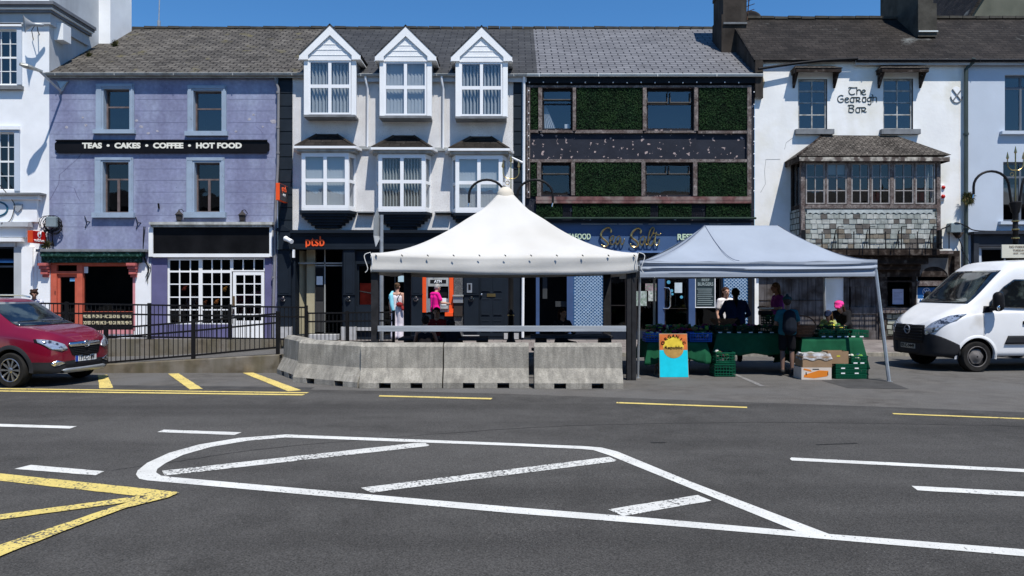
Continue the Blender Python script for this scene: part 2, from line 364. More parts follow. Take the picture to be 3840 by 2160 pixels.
slate_old = brickmat('old_slate', (0.070, 0.063, 0.055), (0.120, 0.110, 0.096), (0.016, 0.014, 0.013), 0.34, 0.19, 0.024, 0.7, distort=0.055, bump=1.0, var=0.4, lichen=[((0.19, 0.18, 0.165), 6, 0.60, 0.04, (1, 3.5, 1)), ((0.13, 0.115, 0.055), 1.6, 0.66, 0.06, (1, 1, 1))])
slate_mid = brickmat('dark_slate', (0.044, 0.0445, 0.046), (0.064, 0.065, 0.067), (0.012, 0.012, 0.012), 0.46, 0.215, 0.014, 0.6, bump=0.6, lichen=[((0.05, 0.05, 0.047), 3, 0.62, 0.05, (1, 1, 1))])
slate_new = brickmat('grey_slate', (0.145, 0.146, 0.156), (0.18, 0.181, 0.192), (0.018, 0.018, 0.022), 0.46, 0.215, 0.020, 0.55, bump=0.7, var=0.14, lichen=[((0.06, 0.058, 0.055), 2.2, 0.675, 0.05, (1, 1, 1))])
slate_bar = brickmat('blackened_slate', (0.015, 0.0122, 0.0105), (0.029, 0.0245, 0.0215), (0.008, 0.007, 0.007), 0.34, 0.18, 0.012, 0.75, distort=0.05, bump=0.8, var=0.5, lichen=[((0.11, 0.105, 0.10), 7, 0.655, 0.03, (1, 2.5, 1)), ((0.20, 0.21, 0.205), 0.55, 0.66, 0.06, (1, 1.2, 1))])
slate_bay = brickmat('mossy_slate', (0.06, 0.052, 0.045), (0.105, 0.092, 0.08), (0.02, 0.018, 0.016), 0.17, 0.10, 0.014, 0.85, distort=0.03, bump=1.0, var=0.5, lichen=[((0.34, 0.31, 0.27), 9, 0.62, 0.04, (1, 2.2, 1))])
tilehang = brickmat('hung_slate', (0.30, 0.33, 0.31), (0.11, 0.10, 0.08), (0.02, 0.02, 0.018), 0.215, 0.185, 0.014, 0.8, bump=1.0, bias=-0.45, var=0.3, lichen=[((0.45, 0.47, 0.42), 4, 0.62, 0.05, (1, 1, 1))])
gutter_m = pm('grey_gutter', (0.38, 0.39, 0.38), 0.5, 0.2, 2, streak=((0.2, 0.2, 0.18), 4, 0.58)); gutter_w = pm('pale_gutter', (0.62, 0.65, 0.64), 0.4, 0.12, 2)
leadm = pm('lead', (0.20, 0.21, 0.22), 0.6, 0.3, 4)
timber = pm('weathered_timber', (0.20, 0.172, 0.16), 0.85, 0.45, 7, 0.6, 30, col2=(0.105, 0.08, 0.073), c2s=6, c2t=0.52, c2w=0.1, grain=(22, .45))
timber_r = pm('red_timber', (0.17, 0.085, 0.08), 0.85, 0.45, 5, 0.5, 30, col2=(0.24, 0.19, 0.17), c2s=3, c2t=0.55, c2w=0.1)
darkband = pm('peeling_dark_paint', (0.026, 0.029, 0.040), 0.6, 0.25, 2, 0.4, 14, col2=(0.42, 0.33, 0.31), c2s=6.5, c2t=0.635, c2w=0.008, c2d=10)
hedge_m = pm('artificial_leaves', (0.010, 0.030, 0.011), 0.7, 0.4, 3, col2=(0.018, 0.045, 0.014), c2s=2.5, c2t=0.56, c2w=0.12, spec=.08); hedge_b = pm('leaf_backing', (0.005, 0.010, 0.006), 0.9)
blue_p = pm('blue_shop_paint', (0.055, 0.095, 0.20), 0.45, 0.1); blue_f = pm('blue_fascia', (0.06, 0.11, 0.22), 0.4, 0.1, 1)
gold = pm('brass', (0.45, 0.33, 0.14), 0.28, 0.2, metal=0.9); chrome = pm('chrome', (0.75, 0.76, 0.78), 0.12, 0.05, metal=1.0)
black = pm('black_plastic', (0.012, 0.012, 0.014), 0.5, 0.2); letter_w = pm('cream_letters', (0.80, 0.78, 0.68), 0.6, 0.03); blackboard = pm('black_board', (0.008, 0.008, 0.009), 0.5, 0.5, 2)
orange = pm('orange_plastic', (0.85, 0.10, 0.025), 0.4, 0.05); coral = pm('coral_paint', (0.52, 0.12, 0.075), 0.5, 0.15, 4); pinkp = pm('pink_paint', (0.60, 0.25, 0.27), 0.6, 0.15, 4)
greenf = pm('green_carved_paint', (0.012, 0.045, 0.032), 0.5, 0.5, 20, 0.8, 20, col2=(0.05, 0.12, 0.10), c2s=12, c2t=0.57, c2w=0.04)
redm = pm('red_plastic', (0.50, 0.012, 0.010), 0.35, 0.1)
blindm = pm('blind_fabric', (0.62, 0.63, 0.62), 0.9, 0.05); creamwall = pm('cream_wall', (0.42, 0.38, 0.26), 0.85, 0.1)
chim = pm('sooty_render', (0.045, 0.038, 0.033), 0.95, 0.4, 2, 0.6, 12, streak=((0.09, 0.08, 0.07), 3, 0.6, 0.6)); chim2 = pm('grey_chimney_render', (0.075, 0.07, 0.06), 0.95, 0.35, 3, 0.6, 14)
plank = pm('grey_planks', (0.135, 0.125, 0.125), 0.85, 0.45, 2.0, 0.5, 20, stretch=(9, 9, 0.6), col2=(0.045, 0.035, 0.03), c2s=2.2, c2t=0.52, c2w=0.12)
darkwood = pm('dark_carved_wood', (0.035, 0.026, 0.022), 0.8, 0.6, 5, 0.7, 20, col2=(0.10, 0.085, 0.075), c2s=5, c2t=0.6, c2w=0.06)
galv = pm('galvanised_steel', (0.42, 0.44, 0.46), 0.4, 0.15, 6, metal=0.6)
stone_w = brickmat('rough_whitewashed_stone', (0.42, 0.43, 0.36), (0.20, 0.20, 0.16), (0.05, 0.05, 0.04), 0.30, 0.17, 0.022, 0.9, distort=0.12, bump=1.0, var=0.3)
cable = pm('black_cable', (0.015, 0.015, 0.016), 0.6, 0.2)
# ------------------------------------------------------------------ ground, road, markings
mb = MB(); mb.m(asphalt_old).poly([(-70, -60, 0), (70, -60, 0), (70, 60, 0), (-70, 60, 0)]); mb.build('ground', kind='structure')
mb = MB(); mb.m(asphalt)
edge = [(-900, 1447), (0, 1453), (1170, 1461), (1500, 1467), (1900, 1477), (2640, 1502), (3300, 1525), (3840, 1546), (4400, 1566)]
pts = [G(x, y, 0.004) for x, y in edge]
mb.poly([(-40, -17, 0.004), (40, -17, 0.004), (40, 7.5, 0.004)]+[p for p in reversed(pts)]+[(-40, 13.2, 0.004)]); mb.build('road', kind='structure')
# tarmac patches beyond the road edge
mb = MB(); mb.m(pm('patch_asphalt', (0.068, 0.067, 0.066), 0.9, 0.25, 3, 0.8, 120, speck=((0.18, 0.17, 0.165), 80, 0.7)))
mb.poly([G(x, y, 0.004) for x, y in [(3080, 1427), (3180, 1455), (3410, 1459), (3300, 1418)]])
mb.poly([G(x, y, 0.004) for x, y in [(0, 1440), (0, 1451), (1165, 1459), (1180, 1452)]]); mb.build('tarmac_patch', kind='structure')
def mark(name, polys, mat, z=0.009):
    mb = MB(); mb.m(mat)
    for P in polys:
        q0 = [G(x, y, z) for x, y in P]; q = []
        for i_, a_ in enumerate(q0):
            b_ = q0[(i_+1) % len(q0)]; n_ = max(1, min(60, int(hypot(b_[0]-a_[0], b_[1]-a_[1])/.09))) if len(polys) == 1 else 1
            for k_ in range(n_):
                t_ = k_/n_; j_ = .005 if k_ else 0; q.append((a_[0]+(b_[0]-a_[0])*t_+random.uniform(-j_, j_), a_[1]+(b_[1]-a_[1])*t_+random.uniform(-j_, j_), z))
        a = sum(q[i][0]*q[(i+1) % len(q)][1]-q[(i+1) % len(q)][0]*q[i][1] for i in range(len(q)))
        mb.poly(q if a > 0 else q[::-1])
    return mb.build('road_marking', kind='structure')
s7 = lambda L_: [(x/1.3417, 1400+y/1.3417) for x, y in L_]
s8 = lambda L_: [(1920+x/1.3417, 1400+y/1.3417) for x, y in L_]
mark('double_yellow_line', [[(-700, 1446), (1159, 1471), (1150, 1474.5), (-700, 1450)], [(-700, 1455), (1145, 1478), (1132, 1482.5), (-700, 1459)]], ypaint)
for P in ([(367, 1407), (402, 1405), (425, 1455), (373, 1456)], [(630, 1401), (670, 1400), (761, 1458), (711, 1460)], [(910, 1398), (949, 1397), (1130, 1463), (1081, 1467)]):
    mark('yellow_hatch_bar', [P], ypaint, 0.008)
for P in (s7([(1910, 110), (2478, 124), (2470, 131), (1905, 116)]), s8([(527, 144), (1183, 168), (1183, 174), (525, 150)]), [(3345, 1549), (4100, 1578), (4100, 1582), (3352, 1553)]):
    mark('yellow_dash', [P], ypaint)
for P in ([(-80, 1587), (288, 1598), (261, 1607), (-80, 1597)], [(615, 1611), (906, 1621), (879, 1631), (589, 1620)], [(116, 1743), (391, 1767), (358, 1782), (54, 1758)],
          s8([(1405, 423), (2900, 497), (2900, 513), (1408, 438), (1398, 430)]), s8([(2010, 566), (2900, 611), (2900, 638), (2040, 588)])):
    mark('white_dash', [P], wpaint)
def band(o, i): return [[o[k], o[k+1], i[k+1], i[k]] for k in range(len(o)-1)]
o7 = s7([(1440, 307), (1200, 325), (1000, 358), (850, 400), (740, 450), (693, 488), (684, 508), (700, 530), (740, 538)])
i7 = s7([(1440, 322), (1250, 338), (1060, 370), (920, 410), (835, 450), (792, 480), (785, 498), (810, 514), (870, 522)])
oT = [o7[0]]+s8([(0, 351), (360, 366), (450, 373), (530, 393), (900, 545), (1595, 808)])
iT = [i7[0]]+s8([(0, 364), (345, 380), (410, 386), (490, 412), (800, 538), (1430, 793)])
oB = [i7[-1]]+s8([(0, 672), (700, 728), (1430, 793), (1595, 808), (2576, 885), (3100, 925)])
iB = [o7[-1]]+s8([(0, 703), (680, 757), (1400, 818), (1570, 833), (2576, 920), (3100, 962)])
mark('white_island_outline', band(o7, i7)+band(oT, iT)+band(oB, iB), wpaint)
mark('white_hatch_bar', [s7([(815, 490), (2090, 350), (2140, 350), (2162, 362), (2150, 366), (830, 514)])], wworn)
mark('white_hatch_bar', [[(1353, 1829), (2285, 1713), (2311, 1725), (2305, 1730), (1394, 1847)]], wworn)
mark('white_hatch_bar', [[(2281, 1910), (2617, 1856), (2630, 1862), (2668, 1877), (2337, 1935)]], wworn)
mark('yellow_box_line', [s7([(-300, 470), (0, 503), (900, 597), (850, 620), (680, 615), (0, 540), (-300, 505)])], yworn)
mark('yellow_box_line', [s7([(-300, 765), (0, 710), (705, 616), (700, 628), (640, 648), (0, 735), (-300, 800)])], yworn, 0.013)
mark('yellow_box_line', [s7([(-300, 1000), (0, 862), (740, 615), (903, 598), (850, 622), (620, 680), (300, 800), (10, 915), (-300, 1050)])], yworn, 0.017)
mark('parking_bay_line', [[(2745, 1402), (2762, 1402), (2870, 1448), (2850, 1448)]], paintmat('faint_paint', (0.24, 0.235, 0.23), 0.60), 0.006)
crk = MB(); crk.m(pm('tar_line', (0.02, 0.02, 0.021), 0.7))
def crack(pts, wpx=0.006):
    P = [Vector(G(x, y, 0.006)) for x, y in pts]
    for a, b in zip(P, P[1:]):
        d = (b-a); n = Vector((-d.y, d.x, 0)).normalized()*wpx
        crk.poly([a-n, b-n, b+n, a+n])
cr = [(560/1.34, 1400+485/1.34), (900/1.34, 1728), (1400/1.34, 1678), (1900, 1608), (2400, 1590), (3000, 1583), (3840, 1600)]
cp = smooth_curve([(x, y+random.uniform(-2, 2), 0) for x, y in cr], 12); crack([(p.x, p.y+random.uniform(-1, 1)) for p in cp])
crack([(2440+i*8, 1659+(i % 3)) for i in range(8)], 0.02); crack([(3060+i*12, 1667-i*0.4+(i % 2)) for i in range(14)], 0.018)
crk.build('road_crack', kind='structure')
# pavement along the houses
mb = MB(); mb.m(pavemat)
kx = X(1000, 20)
mb.mesh([(kx, 20.12, .10), (22, 20.12, .10), (22, 26, .21), (kx, 26, .21), (-22, 18.6, .21), (kx, 18.6, .21), (kx, 26.001, .21), (-22, 26, .21)], [(0, 1, 2, 3), (4, 5, 6, 7)])
mb.m(concrete).box(kx, 22, 20, 20.12, -.05, .104); mb.build('pavement', kind='structure')

# ------------------------------------------------------------------ building kit
def wall_mesh(mb, rect, ops, Y, mat, rev=None, depth=.15, room=.7, roommat=None, floor=None):
    x0, x1, z0, z1 = rect; rev = rev or mat
    xs = sorted({x0, x1} | {v for o in ops for v in o[:2] if x0 < v < x1}); zs = sorted({z0, z1} | {v for o in ops for v in o[2:4] if z0 < v < z1})
    for i in range(len(xs)-1):
        for j in range(len(zs)-1):
            cx, cz = (xs[i]+xs[i+1])/2, (zs[j]+zs[j+1])/2
            if any(o[0] < cx < o[1] and o[2] < cz < o[3] for o in ops): continue
            mb.m(mat).poly([(xs[i], Y, zs[j]), (xs[i+1], Y, zs[j]), (xs[i+1], Y, zs[j+1]), (xs[i], Y, zs[j+1])])
    for o in ops:
        a, b, c, d = o[:4]
        for (ya, yb, m_) in ((Y, Y+depth, rev), (Y+depth, Y+depth+room, roommat or dark)):
            mb.m(m_)
            mb.poly([(a, ya, c), (a, ya, d), (a, yb, d), (a, yb, c)]); mb.poly([(b, ya, d), (b, ya, c), (b, yb, c), (b, yb, d)])
            mb.poly([(a, ya, d), (b, ya, d), (b, yb, d), (a, yb, d)]); mb.poly([(b, ya, c), (a, ya, c), (a, yb, c), (b, yb, c)])
        mb.poly([(a, yb, c), (b, yb, c), (b, yb, d), (a, yb, d)])
def window(par, r, Y, cols=(), rows=(), fr=.05, bar=.03, fm=None, gm=None, t=.05, name='window', label=None, blind=None, top=None):
    """frame + bars as the window, glass as its child; cols/rows are fractions across / down from the top"""
    x0, x1, z0, z1 = r; fm = fm or upvc; W = x1-x0; Hh = z1-z0; e = .002
    mb = MB(); mb.m(fm)
    mb.box(x0+e, x0+fr, Y, Y+t, z0+e, z1-e); mb.box(x1-fr, x1-e, Y, Y+t, z0+e, z1-e); mb.box(x0+fr, x1-fr, Y+.002, Y+t, z1-fr, z1-e); mb.box(x0+fr, x1-fr, Y+.002, Y+t, z0+e, z0+fr)
    for c in cols:
        c, bw, tp = (c+(0,))[:3] if isinstance(c, tuple) else (c, bar, 0); mb.box(x0+W*c-bw/2, x0+W*c+bw/2, Y+.004, Y+t-.004, z0+fr, (z1-Hh*tp) if tp else z1-fr)
    for q in rows:
        q, bw = q if isinstance(q, tuple) else (q, bar); mb.box(x0+fr, x1-fr, Y+.007, Y+t-.006, z1-Hh*q-bw/2, z1-Hh*q+bw/2)
    wob = mb.build(name, par, label=label)
    g = MB(); g.m(gm or glass_hi).poly([(x0+.01, Y+t*.5, z0+.01), (x1-.01, Y+t*.5, z0+.01), (x1-.01, Y+t*.5, z1-.01), (x0+.01, Y+t*.5, z1-.01)]); g.build('pane', wob)
    if blind:
        b = MB(); b.m(blind[0]); n = int(W/.115); ang = blind[1]
        for i in range(n):
            cx = x0+fr+(W-2*fr)*(i+.5)/n; hw = .058
            dx, dy = hw*cos(ang), hw*sin(ang); yb = Y+t+.09
            b.mesh([(cx-dx, yb-dy, z0+.03), (cx+dx, yb+dy, z0+.03), (cx+dx, yb+dy, z1-.02), (cx-dx, yb-dy, z1-.02)], [(0, 1, 2, 3)])
        b.build('blind', wob)
    return wob
def gutter(par, px0, px1, py, Y, mat, r=.075, fascia=None, fh=.14, fy=None, name='gutter'):
    mb = MB(); x0, x1 = X(px0, Y), X(px1, Y); z = Z(py, Y); n = 7; mb.m(mat); mb.smooth = True
    prof = [(Y-r+r*0-cos(pi*k/(n-1))*r, z-sin(pi*k/(n-1))*r*1.25) for k in range(n)]
    for (ya, za), (yb, zb) in zip(prof, prof[1:]): mb.poly([(x0, yb, zb), (x1, yb, zb), (x1, ya, za), (x0, ya, za)][::-1])
    mb.smooth = False
    for x_ in (x0, x1): mb.poly([(x_, a, b) for a, b in prof])
    k = x0+.4
    while k < x1:
        mb.box(k-.012, k+.012, Y-2*r-.006, Y-r, z-r*1.3, z+.012); k += 1.9
    mb.box(x0, x1, Y-2*r-.008, Y-2*r+.006, z-.012, z+.01)
    g = mb.build(name, par)
    if fascia: f = MB(); f.m(fascia); f.box(x0, x1, Y+.012, Y+.045, z-fh, z+.05); f.build('fascia', par)
    return g
def pipe(par, pts, r, mat, name='downpipe', collars=()):
    mb = MB(); mb.m(mat); mb.smooth = True; mb.tube(pts, r, 8)
    for c in collars: mb.lathe((c[0], c[1], c[2]), [(r*1.35, -.035), (r*1.35, .035)], 8)
    return mb.build(name, par)
def roof_poly(par, P, mat, name='roof', thick=.05):
    """sloping roof sheet from 4 corners with a thickness"""
    P = [Vector(p) for p in P]; n = (P[1]-P[0]).cross(P[3]-P[0]).normalized(); Q = [p-n*thick for p in P]
    mb = MB(); mb.m(mat); mb.poly(P); mb.poly(Q[::-1]); k = len(P)
    for i in range(k): mb.poly([P[i], Q[i], Q[(i+1) % k], P[(i+1) % k]])
    return mb.build(name, par)
def ridge(par, x0, x1, Y, z, mat, r=.09):
    mb = MB(); mb.m(mat); n = int((x1-x0)/.45)
    for i in range(n):
        a = x0+(x1-x0)*i/n; b = x0+(x1-x0)*(i+1)/n; dz = random.uniform(-.012, .018)
        mb.prism([(a+.01, z-.03+dz), (b-.01, z-.03+dz), (b-.01, z+.05+dz), (a+.01, z+.06+dz)], Y-r, Y+r)
    return mb.build('ridge_tiles', par)
EZ = Z(277, 23.84)      # eaves of the long roof
YR = 28.7; RZ = Z(107, YR); XL = X(185, F)
def on_roof(y): return EZ+(RZ-EZ)*(y-23.84)/(YR-23.84)

# ------------------------------------------------------------------ lilac cafe building
LB = thing('lilac_building', 'lilac two storey building with a black TEAS CAKES COFFEE board between its windows', 'building', (X(600, F), F, 0))
mb = MB()
wins = [(391, 334, 488, 488), (727, 341, 833, 494), (388, 608, 485, 798), (731, 610, 826, 796)]
ops = [R(*q, F) for q in wins]
shopL = R(190, 985, 498, 1268, F); shopR = R(627, 968, 993, 1272, F)
wall_mesh(mb, (XL, X(1042, F), -.1, EZ+.1), ops+[shopL, shopR], F, lilac, bluetrim, .16, .8)
mb.build('wall', LB)
jm = MB(); jm.m(pm('lilac_joint', (0.20, 0.208, 0.315), 0.9, 0.2, 3))      # scored ashlar lines
for k in range(12):
    z = Z(372+43.5*k, F)
    if k in (4,): continue
    segs = [(190, 355), (508, 700), (852, 1030)]
    if k in (0, 1, 2, 3, 5, 6, 7, 8, 9): pass
    else: segs = [(190, 1030)] if k < 11 else [(240, 550)]
    for a, b in segs: jm.box(X(a, F), X(b, F), F-.003, F+.01, z-.004, z+.005)
    for _ in range(2):
        a, b = random.choice(segs); xx = X(random.uniform(a, b), F)
        jm.box(xx-.003, xx+.002, F-.0028, F+.01, z-.37, z-.006) if k < 9 else None
jm.build('scored_joints', LB)
# peeling patches
pk = MB(); pk.m(pm('bare_plaster', (0.42, 0.40, 0.44), 0.9, 0.4, 20))
for (px, py, s) in [(250, 477, 9), (310, 440, 6), (322, 470, 8), (512, 452, 7), (530, 475, 9), (555, 500, 8), (590, 492, 6), (935, 447, 8), (950, 430, 7), (1023, 455, 14), (985, 475, 6), (885, 492, 7)]:
    n = 7; pts = [(X(px+s*random.uniform(.5, 1.1)*cos(2*pi*k/n), F), Z(py+s*random.uniform(.4, .8)*sin(2*pi*k/n), F)) for k in range(n)]
    pk.prism(pts, F-.004, F+.01)
pk.build('peeled_patches', LB)
ck = MB(); ck.m(pm('crack_dark', (0.10, 0.09, 0.16), 0.9))
for L_ in ([(310, 572), (285, 600), (262, 620), (240, 640), (225, 655), (222, 690), (205, 715), (188, 750)], [(222, 695), (250, 698), (280, 706), (290, 735), (300, 752)], [(455, 590), (500, 605)], [(960, 475), (975, 485), (985, 500)]):
    q = [(X(a+random.uniform(-2, 2), F), Z(b, F)) for a, b in L_]
    for (a, b), (c, d) in zip(q, q[1:]): ck.mesh([(a-.006, F-.002, b), (c-.006, F-.002, d), (c+.008, F-.002, d), (a+.008, F-.002, b)], [(0, 1, 2, 3)])
ck.build('wall_cracks', LB)
# windows with surrounds
for i, (q, s) in enumerate(zip(wins, [(362, 315, 504, 503), (705, 321, 850, 511), (358, 591, 501, 817), (701, 591, 843, 817)])):
    r = R(*q, F)
    wd = window(LB, r, F+.13, (() if i < 2 else ((.5, .08, .33),)), ((.42, .05),) if i < 2 else ((.33, .05),), .05, .04, oldwood, glass_hi if i < 2 else glass_dark)
    o = R(*s, F); mb = MB(); mb.m(bluetrim)
    mb.box(o[0], r[0], F-.05, F, r[2], o[3]); mb.box(r[1], o[1], F-.05, F, r[2], o[3]); mb.box(r[0], r[1], F-.05, F, r[3], o[3])
    mb.box(o[0]+.03, r[0]-.06, F-.07, F-.05, r[2], o[3]-.02); mb.box(r[1]+.06, o[1]-.03, F-.07, F-.05, r[2], o[3]-.02); mb.box(o[0]+.03, o[1]-.03, F-.075, F-.05, r[3]+.06, o[3]-.02)
    mb.build('window_surround', wd)
    mb = MB(); mb.m(bluetrim).box(o[0]-.06, o[1]+.06, F-.13, F+.1, o[2]+.0, r[2]); mb.build('sill', wd)
# black sign board
bx0, bx1, bz0, bz1 = R(205, 524, 1009, 574, F-.06)
sb = MB(); sb.m(pm('gloss_black_board', (0.008, 0.0075, 0.009), 0.45, 0.3, 3)); c = .12
oct_ = [(bx0+c, bz0), (bx1-c, bz0), (bx1, bz0+c), (bx1, bz1-c), (bx1-c, bz1), (bx0+c, bz1), (bx0, bz1-c), (bx0, bz0+c)]
sb.prism(oct_, F-.06, F-.002); sb.box(bx0+.05, bx1-.05, F-.10, F-.06, bz1-.05, bz1-.002); sb.box(bx0+.05, bx1-.05, F-.085, F-.06, bz0+.002, bz0+.045)
sbo = sb.build('sign_board', LB)
text('TEAS  •  CAKES  •  COFFEE  •  HOT FOOD', X(608, F-.07), F-.07, Z(548.5, F), .235, letter_w, sbo, bold=.012, width=X(907, F)-X(310, F))
# roof, gutter
xr1 = X(1125, F)*1.0
rL = [(XL-.12, 23.84, EZ), (xr1, 23.84, EZ), (xr1, YR, RZ), (XL-.12, YR, RZ)]
roof_poly(LB, rL, slate_old); ridge(LB, XL+.3, xr1, YR, RZ, chim2)
gutter(LB, 168, 1155, 277, 23.84, gutter_m, .06, gutter_m, .12)
pipe(LB, [(X(1034, F-.1), F-.1, Z(290, F)), (X(1034, F-.1), F-.1, Z(305, F)), (X(1044, F-.1), F-.1, Z(335, F)), (X(1042, F-.1), F-.1, Z(620, F)), (X(1034, F-.1), F-.1, Z(760, F)), (X(1030, F-.1), F-.1, Z(980, F)), (X(1022, F-.1), F-.1, Z(1265, F))], .045, pm('grey_pipe', (0.22, 0.22, 0.235), .6, .2), collars=[(X(1042, F-.1), F-.1, Z(p, F)) for p in (350, 480, 575)]+[(X(1025, F-.1), F-.1, Z(1040, F))])
# left shopfront
SF = MB(); SF.m(leadm).pb(133, 934, 542, 944, F-.32, .34); SF.m(greenf).pb(150, 945, 530, 962, F-.28, .28); SF.pb(154, 962, 525, 985, F-.16, .16)
sfo = SF.build('shop_cornice', LB, bevel=.008)
SF = MB(); SF.m(wrender); SF.pb(140, 985, 187, 1268, F-.03, .03); SF.pb(500, 985, 566, 1268, F-.03, .03); SF.split_build('white_pier', LB)
for px in (158, 487):
    k = MB(); k.m(pm('salmon_paint', (0.48, 0.13, 0.12), 0.6, 0.25, 6))
    x0, x1, z0, z1 = R(px, 987, px+34, 1040, F-.02)
    for j, (a, b, d) in enumerate(((0, .2, .24), (.2, .42, .19), (.42, .62, .12), (.62, .8, .14), (.8, 1, .06))): k.box(x0+j*.012, x1-j*.012, F-.03-d, F-.03, z1-(z1-z0)*b+.003, z1-(z1-z0)*a)
    k.build('corbel', LB, bevel=.006)
SF = MB(); SF.m(coral); SF.pb(190, 986, 212, 1268, F-.02, .1); SF.pb(288, 986, 309, 1268, F-.02, .1); SF.pb(212, 986, 288, 994, F-.018, .1); SF.pb(212, 1017, 288, 1027, F-.018, .1); SF.pb(309, 986, 498, 996, F-.018, .1)
SF.m(pinkp).pb(498, 1000, 507, 1240, F-.035, .1); SF.pb(309, 1237, 500, 1252, F-.06, .14); SF.split_build('shop_frame', LB)
dr = R(212, 1027, 288, 1268, F); d = MB(); d.m(coral); d.box(dr[0], dr[0]+.09, F+.05, F+.1, dr[2], dr[3]); d.box(dr[1]-.09, dr[1], F+.05, F+.1, dr[2], dr[3]); d.box(dr[0]+.09, dr[1]-.09, F+.052, F+.1, dr[3]-.1, dr[3]); d.box(dr[0]+.09, dr[1]-.09, F+.052, F+.1, dr[2], dr[2]+.25)
do = d.build('door', LB); g = MB(); g.m(glass_dark).poly([(dr[0]+.05, F+.08, dr[2]+.2), (dr[1]-.05, F+.08, dr[2]+.2), (dr[1]-.05, F+.08, dr[3]-.05), (dr[0]+.05, F+.08, dr[3]-.05)]); g.build('pane', do)
g = MB(); g.m(chrome).pb(205, 1090, 208, 1105, F-.03, .02); g.build('handle', do)
g = MB(); g.m(pm('sticker_blue', (.15, .35, .6), .5, .2)); g.pb(217, 1098, 226, 1112, F+.07, .005); g.pb(262, 1043, 285, 1055, F+.07, .005); g.pb(215, 1049, 226, 1064, F+.07, .005); g.split_build('sticker', do)
wd = window(LB, R(309, 996, 498, 1170, F), F+.05, fr=.02, fm=coral, gm=glass_dark)
g = MB(); g.m(white).pb(312, 1000, 330, 1024, F+.055, .005); g.split_build('notice', wd)
sg = MB(); sg.m(blackboard).pb(309, 1171, 497, 1236, F-.01, .05); sgo = sg.build('sign_panel', LB)
lm = pm('cream_sign_letters', (.62, .56, .38), .6, .05)
text('MOBILE PHONES • ACCESSORIES • REPAIRS', X(403, F), F-.015, Z(1187, F), .15, lm, sgo, width=X(494, F)-X(314, F), bold=.003)
text('DOMESTIC APPLIANCES • MUSICAL INSTRUMENTS', X(403, F), F-.015, Z(1211, F), .15, lm, sgo, width=X(494, F)-X(312, F), bold=.003)
SF = MB(); SF.m(wrender).pb(309, 1252, 500, 1268, F-.02, .1); SF.split_build('stall_riser', LB)
# right shopfront
SF = MB(); SF.m(pm('weathered_white_board', (.5, .51, .49), .8, .35, 4, streak=((.25, .25, .22), 6, .55))).pb(558, 832, 1020, 842, F-.26, .28); SF.pb(564, 842, 1016, 851, F-.2, .2); SF.build('shop_cornice', LB)
SF = MB(); SF.m(white); SF.pb(557, 852, 573, 962, F-.14, .14); SF.pb(1010, 852, 1020, 962, F-.14, .14); SF.pb(573, 951, 1010, 964, F-.15, .15); SF.build('sign_frame', LB)
SF = MB(); SF.m(blackboard).pb(573, 852, 1010, 951, F-.10, .1); SF.build('blank_sign', LB)
SF = MB(); SF.m(lilac_d).pb(568, 966, 627, 1272, F-.03, .03); SF.pb(993, 966, 1018, 1272, F-.03, .03); SF.pb(627, 1216, 868, 1271, F+.01, .1); SF.split_build('lilac_pier', LB)
a = window(LB, R(627, 968, 752, 1218, F), F+.02, (.36, .68), ((.2, .06), .39, .585, .775), .07, .035, white, glass_dark)
a = window(LB, R(752, 968, 868, 1218, F), F+.02, (.36, .66), ((.2, .09), .39, .585, .775), .05, .035, white, glass_dark)
b = MB(); b.smooth = True
for (px, py, cc_) in ((843, 1085, (.5, .22, .05)), (768, 1137, (.25, .08, .04)), (812, 1132, (.6, .2, .06)), (692, 1083, (.3, .06, .04))):
    b.m(pm('wool_%d' % px, cc_, .9, .2)); x, z = X(px, F+.2), Z(py, F+.2); b.ball((x, F+.2, z), (.06, .05, .075)); b.ball((x+.05, F+.2, z+.07), (.035, .03, .035)); b.ball((x-.05, F+.2, z-.03), (.05, .03, .03))
b.split_build('window_toys', a)
a = window(LB, R(868, 968, 993, 1018, F), F+.02, (.34, .67), (), .045, .035, white, glass_dark, name='transom_window')
d = window(LB, R(872, 1020, 990, 1214, F), F+.03, (.36, .68), (.23, .44, .63, .82), .10, .035, white, glass_dark, name='door')
g = MB(); g.m(white).pb(872, 1214, 990, 1274, F+.03, .05); g.build('door_panel', d)
g = MB(); g.m(pm('old_brass', (.2, .13, .07), .5, .2, metal=.6)).pb(872, 1110, 880, 1150, F+.01, .02); g.m(chrome).pb(871, 1158, 880, 1178, F+.01, .02); g.build('door_handle', d)
# small fixings on the wall
fx = MB(); fx.m(iron)
for (px, py) in ((322, 832), (513, 836)):
    x, z = X(px+8, F), Z(py, F)
    fx.tube([(x-.1, F-.02, z+.19), (x, F-.06, z), (x-.08, F-.02, z-.2)], .012, 5); fx.tube([(x, F-.06, z), (x+.07, F, z)], .015, 5)
x, z = X(597, F), Z(770, F); fx.tube([(x, F-.02, z-.1), (x+.02, F-.1, z+.05)], .03, 5)
fx.split_build('wall_hooks', LB)
